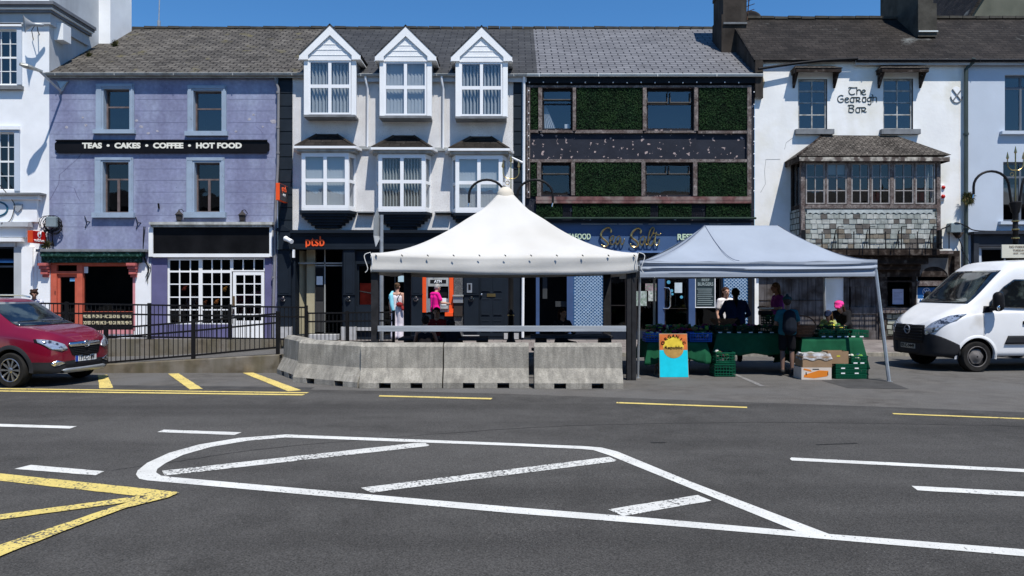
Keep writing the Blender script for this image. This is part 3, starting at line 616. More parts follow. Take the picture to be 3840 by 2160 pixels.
# ------------------------------------------------------------------ bank building
BK = thing('bank_building', 'pebbledashed bank building with three white gabled dormers above three bay windows', 'building', (X(1510, F), F, 0))
x0, x1 = X(1042, F)+.002, X(1958, F); xi0, xi1 = X(1097, F), X(1925, F)
dorm = [1237, 1521, 1806]; dy = [0, 4, 6]
bays = [1219, 1507, 1796]; by = [0, 5, 9]
gfo = [R(1107, 932, 1283, 1256, F), R(1337, 990, 1420, 1150, F), R(1432, 950, 1537, 1262, F), R(1600, 1036, 1683, 1180, F)]
mb = MB()
dop = [R(c-78, 262, c+78, 428+d, F) for c, d in zip(dorm, dy)]
bop = [R(c-66, 590+d, c+66, 775+d, F) for c, d in zip(bays, by)]
zt = EZ+.05
wall_mesh(mb, (xi0, xi1, Z(868, F), zt), [(o[0], o[1], o[2], zt-.001) for o in dop]+bop, F, pebble, white, .1, .9)
wall_mesh(mb, (x0, xi0, Z(868, F), zt), [], F, navy_l); wall_mesh(mb, (xi1, x1, Z(868, F), zt), [], F, navy_l)
wall_mesh(mb, (x0, x1, -.1, Z(868, F)), gfo, F, navy, navy, .5, 1.6)
mb.build('wall', BK)
q = MB(); q.m(navy_l)
for a, b in ((1048, 1096), (1926, 1957)):
    k = 305
    while k < 850: q.pb(a, k, b, k+44, F-.03, .03); k += 47.5
q.split_build('quoin', BK)
rp = xr1
roof_poly(BK, [(rp, 23.84, EZ), (X(2015, F), 23.84, EZ), (X(2015, F), YR, RZ), (rp, YR, RZ)], slate_mid); ridge(BK, rp, X(2020, F)*1.02, YR, RZ, chim2)
for a, b in ((1309, 1433), (1592, 1716)):
    gutter(BK, a, b, 280, 23.84, gutter_m, .06, grey_shade_render, .22)
gutter(BK, 1880, 1975, 281, 23.84, gutter_m, .06, grey_shade_render, .22)
for c, d in zip(dorm, dy):
    D = 23.55   # dormer front plane
    q = MB(); q.m(white)
    def g_(px, py): return (X(c+px, D-.05), Z(py+d, D-.05))
    # barge boards
    for s in (-1, 1):
        q.prism([g_(0, 91), g_(0, 131), g_(s*82, 207), g_(s*82, 223), g_(s*115, 223), g_(s*115, 201), g_(s*98, 185)][::s], D-.06, D-.03)
    q.build('barge_board', BK)
    q = MB(); q.m(white)
    def h_(px, py): return (X(c+px, D), Z(py+d, D))
    q.prism([h_(0, 125), h_(84, 205), h_(84, 226), h_(-84, 226), h_(-84, 205)], D, D+.5)
    for py in (166, 186, 206): q.box(X(c-83+(206-py)*.9, D), X(c+83-(206-py)*.9, D), D-.012, D+.01, Z(py+d+1.5, D), Z(py+d-1.5, D))
    q.build('gable_boards', BK)
    # dormer roof: two slopes running back into the main roof
    for s in (-1, 1):
        ax, az = g_(0, 88); bx, bz = g_(s*117, 203)
        yA = 23.84+(az-EZ)/(RZ-EZ)*(YR-23.84); yB = 23.84+(bz-EZ)/(RZ-EZ)*(YR-23.84)
        P = [(ax, D-.07, az), (ax, yA+.4, az), (bx, yB+.5, bz), (bx, D-.07, bz)]
        roof_poly(BK, P if s < 0 else P[::-1], slate_mid, 'dormer_roof', .045)
    ax, az = g_(0, 88)
    # cheeks + side posts + underside
    q = MB(); q.m(white)
    for s in (-1, 1):
        a = X(c+s*98, D); b = X(c+s*80, D); q.box(a, b, D+.02, D+.12, Z(432+d, D), Z(222+d, D))
        q.m(leadm).box(a, a-s*.04, D+.12, 26.0, EZ, Z(222+d, D)); q.m(white)
        q.box(X(c+s*117, D), X(c+s*82, D), D-.02, D+1.2, Z(226+d, D), Z(221+d, D))
    q.split_build('dormer_cheek', BK)
    wd = window(BK, R(c-80, 227+d, c+79, 429+d, D+.03), D+.03, ((.5, .10),), ((.475, .11),), .06, .1, upvc, glass_hi, .06, blind=(blindm, 0.95 if c != 1521 else 0.35))
    ql = MB(); ql.m(dark); r = R(c-80, 227+d, c+79, 429+d, D+.03)
    ql.mesh([(r[0], D+.6, r[2]), (r[1], D+.6, r[2]), (r[1], D+.6, r[3]), (r[0], D+.6, r[3]), (r[0], D+.1, r[3]), (r[1], D+.1, r[3])], [(0, 1, 2, 3), (3, 2, 5, 4)]); ql.build('room', BK)
    q = MB(); q.m(leadm).pb(c-100, 430+d, c+94, 438+d, D-.12, .6); q.build('sill', wd)
for i, (c, d) in enumerate(zip(bays, by)):
    B = F-.42; cant = .14
    z0, z1 = Z(783+d, B), Z(573+d, B); xa, xb = X(c-88, B), X(c+88, B); xl, xr = xa-cant, xb+cant
    bl = [(blindm, 0.25), (blindm, 1.15), (blindm, 0.12)][i]
    wd = window(BK, (xa, xb, z0, z1), B, ((.5, .11),), ((.49, .11),), .12, .1, upvc, glass_hi if i != 1 else glass, .06, name='bay_window', blind=bl)
    q = MB(); q.m(upvc)
    for s, (u, v) in ((-1, (xa, xl)), (1, (xb, xr))):
        fr = MB()
        for (t0, t1, za, zb) in ((0, .14, z0, z1), (.86, 1, z0, z1), (.14, .86, z0, z0+.1), (.14, .86, z1-.12, z1), (.14, .86, (z0+z1)/2-.05, (z0+z1)/2+.05)):
            p0 = (u+(v-u)*t0, B+(F-B)*t0); p1 = (u+(v-u)*t1, B+(F-B)*t1)
            q.zprism([p0, p1, (p1[0]-s*.06, p1[1]+.0), (p0[0]-s*.06, p0[1]+.01)], za, zb)
        q.m(glass_hi).poly([(u-s*.03, B+.03, z0), (v-s*.03, F, z0), (v-s*.03, F, z1), (u-s*.03, B+.03, z1)]); q.m(upvc)
    q.zprism([(xa, B+.001), (xb, B+.001), (xr, F), (xl, F)], z0-.05, z0-.001)
    q.build('bay_side_light', wd)
    # hipped little roof + gutter
    E = .13; ze = Z(548+d, B-.1); zt_ = Z(506+d, F)
    f = [(X(c-112, B-.1), B-.1, ze), (X(c+112, B-.1), B-.1, ze), (xr+.16, F+.01, ze), (xl-.16, F+.01, ze)]
    t = [(X(c-30, F), F-.02, zt_), (X(c+46, F), F-.02, zt_)]
    q = MB(); q.m(slate_bar).poly([f[0], f[1], t[1], t[0]]); q.poly([f[1], f[2], (t[1][0]+.01, F, zt_), t[1]]); q.poly([f[3], f[0], t[0], (t[0][0]-.01, F, zt_)])
    q.m(chim)
    q.tube([f[0], t[0]], .05, 5); q.tube([f[1], t[1]], .05, 5); q.tube([t[0], t[1]], .03, 5); q.build('bay_roof', BK)
    q = MB(); q.m(upvc); m_ = .0
    q.zprism([(f[0][0]-.03, B-.16), (f[1][0]+.03, B-.16), (xr+.24, F), (xl-.24, F)], ze-.075, ze-.003)
    q.m(gutter_m); q.zprism([(f[0][0]+.04, B-.08), (f[1][0]-.04, B-.08), (xr+.12, F), (xl-.12, F)], ze-.16, ze-.076)
    q.zprism([(xa-.03, B-.03), (xb+.03, B-.03), (xr+.03, F), (xl-.03, F)], z1, ze-.161)
    q.build('bay_gutter', BK)
    q = MB(); q.m(navy); n = 6      # stepped corbel
    for k in range(n):
        g0 = k/n; ins = g0**1.3*.62; zz1 = z0-.052-(Z(784, B)-Z(848, B))*k/n; zz0 = z0-.052-(Z(784, B)-Z(848, B))*(k+1)/n
        q.zprism([(xa-.05+ins, B-.06+g0*.36), (xb+.05-ins, B-.06+g0*.36), (xr+.04-ins, F), (xl-.04+ins, F)], zz0, zz1)
    q.build('corbel', BK)
for a in (1338, 1630):
    q = MB(); q.m(leadm).pb(a, 793, a+62, 798, F-.22, .22); q.m(dark).pb(a+3, 798, a+59, 803, F-.18, .18); q.build('ledge', BK)
for px, a, b in ((1375, 292, 560), (1658, 294, 565)):
    pipe(BK, [(X(px, F), F-.2, Z(a-8, F)), (X(px, F), F-.2, Z(a+12, F)), (X(px+5, F), F-.07, Z(a+38, F)), (X(px+5, F), F-.07, Z(b-5, F))], .04, upvc)
    q = MB(); q.m(gutter_m).pb(px-28, b-12, px+42, b, F-.1, .1); q.build('gutter', BK)
pipe(BK, [(X(1965, F), F-.2, Z(288, F)), (X(1965, F), F-.12, Z(315, F)), (X(1964, F), F-.1, Z(650, F)), (X(1960, F), F-.1, Z(1265, F))], .048, upvc)
pipe(BK, [(X(1905, F), F-.2, Z(578, F)), (X(1916, F), F-.1, Z(592, F)), (X(1960, F), F-.1, Z(612, F))], .038, upvc)
# navy shopfront
q = MB(); q.m(navy); q.pb(1088, 862, 1962, 874, F-.30, .30); q.pb(1092, 874, 1962, 884, F-.2, .2); q.pb(1092, 884, 1962, 927, F-.14, .14); q.pb(1092, 927, 1962, 935, F-.18, .18)
fo = q.build('shop_fascia', BK, bevel=.006)
q = MB(); q.m(navy)
for a, b in ((1041, 1090), (1288, 1330), (1540, 1583), (1740, 1795)):
    q.pb(a, 935, b, 1226, F-.13, .13); q.pb(a+8, 950 if a > 1100 else 985, b-8, 1100, F-.145, .02); q.pb(a-2, 1102, b+2, 1106, F-.17, .05)
q.prism([(X(1041, F), Z(868, F)), (X(1041, F), Z(862, F)), (X(1066, F), Z(845, F)), (X(1092, F), Z(862, F)), (X(1092, F), Z(868, F))], F-.22, F); q.pb(1043, 868, 1090, 935, F-.2, .2)
q.m(chrome)
for a in (1066, 1310, 1561, 1768): x, z = X(a, F), Z(1121, F); q.lathe((x, F-.20, z), [(.07, 0), (.085, .02), (.085, .05)], 14, 'y'); q.m(navy).ball((x, F-.20, z), .045); q.m(chrome)
q.split_build('pilaster', BK)
q = MB(); q.m(pm('grey_plinth', (.42, .42, .42), .8, .2, 5)); q.pb(1038, 1226, 1092, 1272, F-.2, .2); q.pb(1277, 1226, 1333, 1275, F-.2, .2); q.pb(1333, 1228, 1430, 1240, F-.1, .1); q.pb(1735, 1258, 1797, 1272, F-.16, .16); q.pb(1890, 1250, 1945, 1272, F-.1, .1); q.pb(1150, 1256, 1262, 1275, F-.5, .5); q.split_build('plinth', BK)
text('ptsb', X(1186, F), F-.15, Z(908, F), .44, pm('orange_letters', (.9, .12, .035), .4, .03), fo, width=X(1221, F)-X(1151, F), depth=.05, bold=.006)
q = MB(); q.m(roomy); q.m(creamwall).poly([(X(1107, F), F+.48, .2), (X(1150, F), F+1.2, .2), (X(1150, F), F+1.2, Z(937, F)), (X(1107, F), F+.48, Z(937, F))]); q.pb(1150, 935, 1182, 1250, F+.5, .05); q.m(gutter_m).pb(1107, 984, 1283, 990, F+.36, .06); q.pb(1216, 935, 1220, 1250, F+.36, .05); q.pb(1182, 994, 1283, 998, F+.38, .05); q.m(roomy).pb(1182, 1000, 1216, 1245, F+.42, .05)
q.m(dark).pb(1184, 1005, 1212, 1126, F+.40, .01); q.m(white).pb(1187, 1036, 1210, 1068, F+.38, .01); eb = q.build('entrance_screen', BK)
wd = window(BK, gfo[1], F+.1, fm=navy, gm=glass_dark, fr=.06)
q = MB(); q.m(pm('red_poster', (.30, .03, .02), .5, .4, 4)).pb(1350, 1062, 1416, 1142, F+.2, .01); q.m(gutter_m).mesh([(X(1345, F+.19), F+.19, Z(1090, F)), (X(1418, F+.19), F+.19, Z(1102, F)), (X(1418, F+.19), F+.19, Z(1106, F)), (X(1345, F+.19), F+.19, Z(1092, F))], [(3, 2, 1, 0)]); q.split_build('poster', wd)
wd = window(BK, gfo[2], F+.1, (.45,), (.12,), fm=navy, gm=glass_dark, fr=.05, name='door')
q = MB(); q.m(pm('notice_paper', (.45, .6, .66), .6, .1)).pb(1493, 1018, 1515, 1057, F+.09, .01); q.split_build('notice', wd)
# cash machine
q = MB(); q.m(orange); q.pb(1584, 1018, 1598, 1172, F-.06, .06); q.pb(1684, 1018, 1700, 1172, F-.06, .06); q.pb(1598, 1018, 1684, 1035, F-.058, .06); q.pb(1668, 1172, 1698, 1186, F-.16, .16)
am = q.build('cash_machine', BK, bevel=.004)
q = MB(); q.m(gutter_m).pb(1604, 1037, 1682, 1074, F-.03, .1); q.m(black).pb(1613, 1049, 1673, 1063, F-.036, .01); q.m(galv).pb(1598, 1037, 1604, 1172, F-.03, .08); q.pb(1681, 1037, 1684, 1172, F-.03, .08); q.pb(1604, 1120, 1682, 1170, F+.0, .1); q.m(white).pb(1655, 1118, 1673, 1145, F-.03, .05); q.m(gutter_m).pb(1650, 1150, 1680, 1158, F-.12, .15); q.m(black).pb(1625, 1080, 1676, 1112, F+.06, .05)
q.build('machine_panel', am, bevel=.003)
text('ATM', X(1643, F), F-.042, Z(1056, F), .12, white, am, bold=.004); text('ptsb', X(1643, F), F-.064, Z(1024, F), .17, white, am, bold=.003)
q = MB(); q.m(pm('terrazzo', (.09, .09, .09), .4, .3, 3, speck=((.35, .36, .36), 60, .60))).pb(1702, 935, 1738, 1272, F-.02, .02); q.split_build('terrazzo_panel', BK)
q = MB(); q.m(gutter_m).pb(1697, 1106, 1738, 1112, F-.2, .2); q.m(galv).pb(1699, 1112, 1736, 1136, F-.15, .15); q.m(pm('brown_box', (.05, .04, .035), .6)).pb(1702, 1136, 1734, 1186, F-.1, .1); q.build('wall_box', BK, bevel=.006)
q = MB(); q.m(galv).pb(1751, 1062, 1770, 1098, F-.17, .04); q.m(black).pb(1756, 1066, 1765, 1088, F-.175, .01); q.build('intercom', BK)
q = MB(); q.m(navy).pb(1797, 945, 1888, 1262, F-.02, .02)
for a, b in ((1803, 1838), (1848, 1883)):
    for c0, c1 in ((960, 1095), (1118, 1184), (1200, 1245)): q.pb(a, c0, b, c1, F-.035, .016); q.pb(a+4, c1-7, b-4, c1-3, F-.05, .02); q.pb(a+4, c0+3, b-4, c0+6, F-.045, .01)
do = q.build('door', BK, bevel=.006)
q = MB(); q.m(gold).pb(1826, 1101, 1858, 1113, F-.045, .02); q.build('letter_plate', do); q = MB(); q.m(chrome).ball((X(1806, F), F-.07, Z(1104, F)), .035); q.build('door_knob', do)
# ------------------------------------------------------------------ restaurant with artificial hedge panels
RS = thing('restaurant_building', 'dark restaurant building clad in green hedge panels between weathered timbers, blue shopfront below', 'building', (X(2400, F), F, 0))
x0, x1 = X(1958, F)+.004, X(2829, F)
up = [R(2034, 333, 2148, 486, F), R(2425, 333, 2604, 486, F), R(2030, 612, 2142, 733, F), R(2420, 612, 2600, 733, F)]
gf = [R(1963, 962, 2128, 1268, F), R(2270, 962, 2350, 1240, F), R(2385, 962, 2468, 1240, F), R(2492, 985, 2583, 1262, F), R(2607, 962, 2705, 1230, F)]
mb = MB(); wall_mesh(mb, (x0, x1, Z(948, F), EZ+.05), up, F, darkband, pm('dark_reveal', (.02, .018, .02), .8), .16, .8); wall_mesh(mb, (x0, x1, -.1, Z(948, F)), gf, F, pm('dark_shopfront', (.016, .022, .035), .45, .2), None, .12, 1.2)
mb.build('wall', RS)
xa = X(2015, F)
for k, (pa, pb_) in enumerate([(2015, 2868)]):
    roof_poly(RS, [(xa, 23.84, EZ), (X(2829, F), 23.84, EZ), (X(2829, F), YR, RZ), (xa, YR, RZ)], slate_new)
    ridge(RS, xa, X(2829, F), YR, RZ, chim2)
gutter(RS, 1975, 2858, 281, 23.84, gutter_w, .06, black, .26)
q = MB(); q.m(dark).pb(1976, 298, 2826, 320, F-.06, .06); q.build('soffit_board', RS)
q = MB(); q.m(timber)
for a, b, c, d_ in [(1975, 318, 1988, 742), (2803, 320, 2818, 738), (2019, 328, 2033, 490), (2148, 328, 2160, 490), (2411, 328, 2425, 490), (2604, 328, 2618, 490), (2014, 608, 2029, 736), (2142, 608, 2156, 732), (2406, 608, 2420, 734), (2600, 608, 2615, 734)]:
    q.pb(a, c if False else b, c, d_, F-.11, .11)
for a, b, c, d_ in [(1988, 320, 2803, 328), (1988, 487, 2019, 497), (2156, 487, 2411, 499), (2618, 490, 2803, 500), (2026, 488, 2150, 497), (2416, 490, 2610, 498), (1988, 597, 2803, 608)]:
    q.pb(a, b, c, d_, F-.09, .09)
q.m(timber_r); q.pb(2010, 737, 2818, 762, F-.13, .13); q.pb(2012, 748, 2818, 751, F-.136, .01); q.split_build('timber_frame', RS)
def hedge(px0, py0, px1, py1, name='hedge_panel'):
    x0, x1, z0, z1 = R(px0, py0, px1, py1, F); q = MB(); q.m(hedge_b).box(x0, x1, F-.04, F-.001, z0, z1); q.m(hedge_m)
    n = int((x1-x0)*(z1-z0)*1500)
    for _ in range(n):
        x, z = random.uniform(x0+.01, x1-.01), random.uniform(z0+.01, z1-.01); y = F-.045-random.random()*.05
        a = random.uniform(0, 6.28); s = random.uniform(.018, .034); u = Vector((cos(a), random.uniform(-.6, .6), sin(a)))*s; v = Vector((-sin(a), random.uniform(-.6, .3), cos(a)))*s*.45; c = Vector((x, y, z))
        q.poly([c-u, c-v, c+u, c+v])
    return q.build(name, RS, uv=False)
for b in [(1989, 330, 2018, 487), (2161, 330, 2410, 487), (2619, 330, 2802, 489), (1989, 610, 2013, 736), (2157, 610, 2405, 737), (2616, 610, 2802, 738), (2010, 764, 2110, 820), (2145, 764, 2438, 820), (2468, 764, 2592, 820), (2645, 764, 2815, 820)]: hedge(*b)
q = MB(); q.m(iron)
for a, b in ((2112, 2143), (2440, 2466), (2594, 2642)):
    for k in range(8): q.pb(a, 768+k*6.5, b, 769+k*6.5, F-.06, .01)
    for k in range(int((b-a)/6.5)+1): q.pb(a+k*6.5, 766, a+k*6.5+1, 819, F-.064, .01)
q.split_build('grille', RS)
q = MB(); q.m(pm('dark_green_pipe', (.03, .05, .04), .5)); q.tube([(X(2040, F), F-.35, Z(822, F)), (X(2822, F), F-.35, Z(822, F))], .035, 8); q.build('awning_tube', RS)
wf = pm('grey_window_frame', (.10, .095, .09), .5, .2); wfd = pm('near_black_frame', (.025, .022, .022), .6)
for i, r in enumerate(up):
    wd = window(RS, r, F+.1, () if i in (0, 2) else ((.5, .05, 0),)[:0], ((.36, .05) if i < 2 else (.33, .05),), .06, .05, wfd, glass_hi if i < 2 else glass, name='window')
    fl = MB(); fl.m(wf); W = r[1]-r[0]; Hh = r[3]-r[2]
    tp = r[3]-Hh*.08; bt = r[3]-Hh*(.34 if i != 0 else .27)
    segs = [(.03, .95)] if i in (0, 2) else [(.02, .44), (.50, .92)]
    for a, b in segs:
        fl.box(r[0]+W*a, r[0]+W*b, F+.03, F+.07, bt, bt+.035)
        for xx in (a, b): fl.box(r[0]+W*xx-.012, r[0]+W*xx+.012, F+.035, F+.09, bt, tp)
    fl.build('top_light', wd)
r = up[0]; q = MB(); q.m(pm('net_curtain', (.55, .56, .56), .9, .1)); W = r[1]-r[0]; Hh = r[3]-r[2]; n = 12
for k in range(n):
    t0, t1 = k/n, (k+1)/n; yb = F+.22
    q.mesh([(r[0]+.03+.10*t0, yb+.03*(k % 2), r[2]+Hh*.62), (r[0]+.03+.10*t1, yb+.03*((k+1) % 2), r[2]+Hh*.62), (r[0]+.03+.45*t1, yb+.03*((k+1) % 2), r[2]+.02), (r[0]+.03+.45*t0, yb+.03*(k % 2), r[2]+.02)], [(0, 1, 2, 3)])
q.m(white).box(r[1]-.25, r[1]-.1, F+.2, F+.22, r[2]+.02, r[2]+.22); q.build('curtain', RS)
# blue fascia sign
q = MB(); q.m(blue_f); q.pb(2040, 832, 2816, 946, F-.12, .12); q.m(black).pb(2040, 826, 2824, 833, F-.3, .3); q.m(pm('blue_grey_edge', (.12, .2, .38), .5)).pb(2040, 940, 2790, 948, F-.15, .04)
q.m(galv); 
for a, b in ((2180, 2315), (2320, 2410), (2432, 2455), (2458, 2590), (2660, 2740)): q.pb(a, 839, b, 841, F-.16, .02)
fo = q.build('fascia_sign', RS)
x0_, z0_ = 2240, 830
def sp(L_, r=.028, flat=1):
    k = 400/2576; P = smooth_curve([(X(x0_+a*k, F-.2), F-.2, Z(z0_+b*k, F-.2)) for a, b in L_], 6); n = len(P)
    return P, [r*(1 if 0 < i < n-1 else .6)*(.75+.35*sin(pi*i/n)) for i in range(n)]
q = MB(); q.m(gold); q.smooth = True
for L_, r in [([(325, 280), (330, 210), (280, 150), (200, 165), (120, 240), (85, 320), (110, 390), (190, 460), (255, 530), (230, 590), (160, 610), (90, 560)], .032),
    ([(310, 480), (370, 440), (400, 380), (370, 355), (320, 400), (305, 480), (330, 550), (380, 560), (430, 500)], .022), ([(560, 390), (520, 360), (470, 400), (445, 480), (465, 560), (510, 530), (560, 400), (565, 500), (590, 565), (640, 500), (655, 420)], .022),
    ([(1040, 300), (1050, 220), (1000, 165), (930, 180), (850, 260), (815, 340), (850, 410), (930, 470), (985, 540), (960, 600), (890, 625), (810, 590), (800, 530)], .034),
    ([(1150, 390), (1110, 365), (1050, 410), (1030, 500), (1060, 575), (1110, 540), (1150, 400), (1160, 520), (1190, 575), (1230, 500)], .022),
    ([(1230, 500), (1310, 350), (1370, 200), (1340, 145), (1280, 210), (1240, 350), (1225, 500), (1260, 580), (1320, 560), (1390, 400), (1430, 250)], .024), ([(1410, 310), (1390, 480), (1410, 570), (1470, 550), (1500, 430)], .024), ([(1340, 310), (1400, 290), (1480, 330), (1540, 290)], .022)]:
    P, rr = sp(L_, r); q.tube(P, rr, 6)
q.build('script_lettering', fo)
sl_ = pm('pale_green_letters', (.55, .68, .5), .5, .05)
text('SEAFOOD', X(2168, F-.14), F-.14, Z(889, F), .27, sl_, fo, width=X(2216, F)-X(2122, F), bold=.008, depth=.03)
text('RESTAURANT', X(2632, F-.14), F-.14, Z(891, F), .27, sl_, fo, width=X(2724, F)-X(2540, F), bold=.008, depth=.03)
# blue door frames etc
q = MB(); q.m(blue_p)
for a, b in ((2010, 2023), (2126, 2134), (2468, 2492), (2583, 2607)): q.pb(a, 950, b, 1262, F-.06, .1)
q.pb(2134, 950, 2150, 1262, F-.04, .06); q.m(black).pb(2262, 950, 2292, 1262, F-.05, .08); q.pb(2806, 950, 2820, 1262, F-.06, .08); q.split_build('shop_frame', RS)
def tiles(px0, py0, px1, py1):
    q = MB(); q.m(pm('tile_blue', (.035, .10, .22), .35, .3, 9)).pb(px0, py0, px1, py1, F-.03, .03); q.m(pm('tile_line', (.42, .55, .68), .5, .15, 5)); x0, x1, z0, z1 = R(px0, py0, px1, py1, F)
    r = .058; j = 0; z = z0
    while z < z1-.02:
        x = x0+(r if j % 2 else 0)
        while x < x1-.01:
            for k in range(4):
                a0, a1 = pi*k/4, pi*(k+1)/4; p = [(x+r*cos(a), z+r*.95*sin(a)) for a in (a0, a1)]; p2 = [(x+(r-.018)*cos(a), z+(r-.018)*.95*sin(a)) for a in (a0, a1)]
                if x0 < min(p[0][0], p[1][0]) and max(p[0][0], p[1][0]) < x1 and p[0][1] < z1 and p[1][1] < z1: q.mesh([(p[0][0], F-.033, p[0][1]), (p[1][0], F-.033, p[1][1]), (p2[1][0], F-.033, p2[1][1]), (p2[0][0], F-.033, p2[0][1])], [(3, 2, 1, 0)])
            x += 2*r
        z += r*.9; j += 1
    return q.build('scale_tile_panel', RS, uv=False)
tiles(2150, 960, 2264, 1225); tiles(2712, 960, 2806, 1232)
wd = window(RS, gf[1], F+.05, (), (.66,), .04, .03, wfd, glass_dark)
wd = window(RS, gf[2], F+.03, (), (), .04, .03, wfd, glass_dark)
q = MB()
for n_, (a, b, c, d_), cc_ in (('p1', (2420, 1063, 2461, 1090), (.35, .25, .27)), ('p2', (2431, 1090, 2460, 1129), (.5, .5, .48)), ('p3', (2386, 1092, 2425, 1147), (.4, .45, .42))):
    q.m(pm('poster_'+n_, cc_, .6, .5, 9, col2=(.2, .28, .2), c2s=22, c2t=.55)); q.pb(a, b, c, d_, F+.02, .006)
q.split_build('poster', wd)
wd = window(RS, gf[3], F+.03, (), (.62,), .05, .02, wfd, glass_dark, name='door')
q = MB(); q.m(pm('sticker_cyan', (.1, .35, .5), .5)); 
for (px, py, r_) in ((2508, 1058, .06), (2519, 1090, .05), (2522, 1103, .04), (2556, 1114, .05)): q.lathe((X(px, F), F+.02, Z(py, F)), [(r_, -.002), (r_, .003)], 10, 'y')
q.m(pm('notice_paper2', (.5, .58, .62), .6)).pb(2530, 1060, 2558, 1098, F+.02, .005); q.split_build('sticker', wd)
q = MB(); q.m(chrome); q.smooth = True; q.tube([(X(2490, F), F-.06, Z(1078, F)), (X(2504, F), F-.16, Z(1080, F)), (X(2510, F), F-.18, Z(1090, F)), (X(2509, F), F-.18, Z(1148, F)), (X(2503, F), F-.16, Z(1156, F)), (X(2486, F), F-.06, Z(1156, F))], .022, 8); q.build('door_handle', wd)
wd = window(RS, gf[4], F+.05, (), (), .04, .03, wfd, glass_dark)
q = MB(); q.m(white); q.pb(2606, 1010, 2609, 1154, F-.02, .04); q.pb(2680, 1010, 2683, 1154, F-.02, .04); q.pb(2609, 1151, 2680, 1154, F-.018, .04); q.m(pm('menu_dark', (.03, .045, .05), .5)).pb(2609, 1010, 2680, 1151, F-.01, .03)
lt = pm('menu_grey', (.30, .36, .36), .6)
q.m(lt)
for k in range(9): q.pb(2613+random.randint(0, 4), 1083+k*7.2, 2666+random.randint(0, 8), 1085+k*7.2, F-.013, .003)
mo = q.build('menu_board', wd); text('BEEF', X(2645, F), F-.02, Z(1050, F), .13, lt, mo, bold=.003); text('BURGERS', X(2645, F), F-.02, Z(1066, F), .15, lt, mo, width=.5, bold=.003)
q = MB(); q.m(pm('room_shelf', (.05, .055, .06), .6)); q.pb(2083, 1130, 2125, 1150, F+.3, .2); q.pb(2035, 960, 2052, 1120, F+.4, .05); q.build('counter', RS)
# ------------------------------------------------------------------ the bar
BA = thing('bar_building', 'old whitewashed bar building with slate hung oriel window and dark Gaelic lettering', 'building', (X(3220, F), F, 0))
bx0, bx1 = X(2829, F)+.01, X(3622, F); BZ = Z(224, 23.84); BYR = 26.6; BRZ = Z(70, BYR)
def bar_roof(y): return BZ+(BRZ-BZ)*(y-23.84)/(BYR-23.84)
up = [R(2993, 297, 3102, 486, F), R(3312, 295, 3424, 486, F)]
mb = MB(); ofl = R(3020, 600, 3500, 760, F)
gf = [R(2845, 1040, 3088, 1275, F), R(3165, 1040, 3295, 1275, F), R(3325, 1010, 3420, 1155, F), R(3440, 1010, 3545, 1155, F)]
wall_mesh(mb, (bx0, bx1, -.1, BZ+.05), up+gf, F, oldrender, pm('dark_reveal2', (.03, .03, .03), .8), .15, .6)
mb.build('wall', BA)
xg = bx0-.03
q = MB(); q.m(chim); P = [(23.84, 8), (23.84, BZ), (BYR, BRZ+.02), (2*BYR-23.84, BZ), (2*BYR-23.84, 8)]
q.mesh([(xg, y, z) for y, z in P], [(0, 1, 2, 3, 4)][::1]); q.mesh([(xg+.25, y, z-.02) for y, z in P], [(4, 3, 2, 1, 0)]); q.mesh([(xg, 23.84, 8), (xg+.25, 23.84, 8), (xg+.25, 23.84, BZ-.02), (xg, 23.84, BZ)], [(0, 1, 2, 3)])
q.build('gable_wall', BA)
roof_poly(BA, [(xg-.04, 23.84, BZ), (bx1, 23.84, BZ), (bx1, BYR, BRZ), (xg-.04, BYR, BRZ)], slate_bar, thick=.07)
roof_poly(BA, [(bx1, 2*BYR-23.84, BZ), (xg, 2*BYR-23.84, BZ), (xg, BYR, BRZ), (bx1, BYR, BRZ)], slate_bar, 'rear_roof', .07)
ridge(BA, xg+.6, bx1, BYR, BRZ, chim2, .1)
gutter(BA, 3210, 3622, 227, 23.82, black, .05, grey_shade_render, .13)  # fascia added behind the gutter to block a strip of sun on the wall
pipe(BA, [(X(3215, F-.2), F-.22, Z(228, F)), (X(3080, F-.2), F-.2, Z(234, F)), (X(2980, F-.2), F-.22, Z(246, F)), (X(2842, F-.2), F-.25, Z(267, F))], .045, black)
# chimneys
q = MB(); q.m(chim); YC = 25.9; q.box(X(2712, YC), X(2800, YC), YC, YC+1.25, 10.0, 13.6); q.box(X(2709, YC), X(2803, YC), YC-.04, YC+1.29, 12.3, 12.42)
q.box(X(2706, YC), X(2715, YC), YC+.001, YC+1.2, 10.0, BRZ-.1); ch = q.build('chimney', BA); q = MB(); q.m(leadm); q.box(X(2712, YC), X(2800, YC), YC-.06, YC-.001, Z(92, YC), Z(85, YC)); q.build('flashing', ch)
q = MB(); q.m(chim2); YC = 25.15; q.box(X(3443, YC), X(3513, YC), YC, YC+2.6, 10.4, Z(12, YC)); q.box(X(3443, YC), X(3500, YC), YC+.003, YC+2.58, Z(12, YC), 13.7)
ch = q.build('chimney', BA); q = MB(); q.m(gutter_w).box(X(3443, YC), X(3515, YC), YC-.05, YC-.001, Z(121, YC), Z(116, YC)); q.build('flashing', ch)
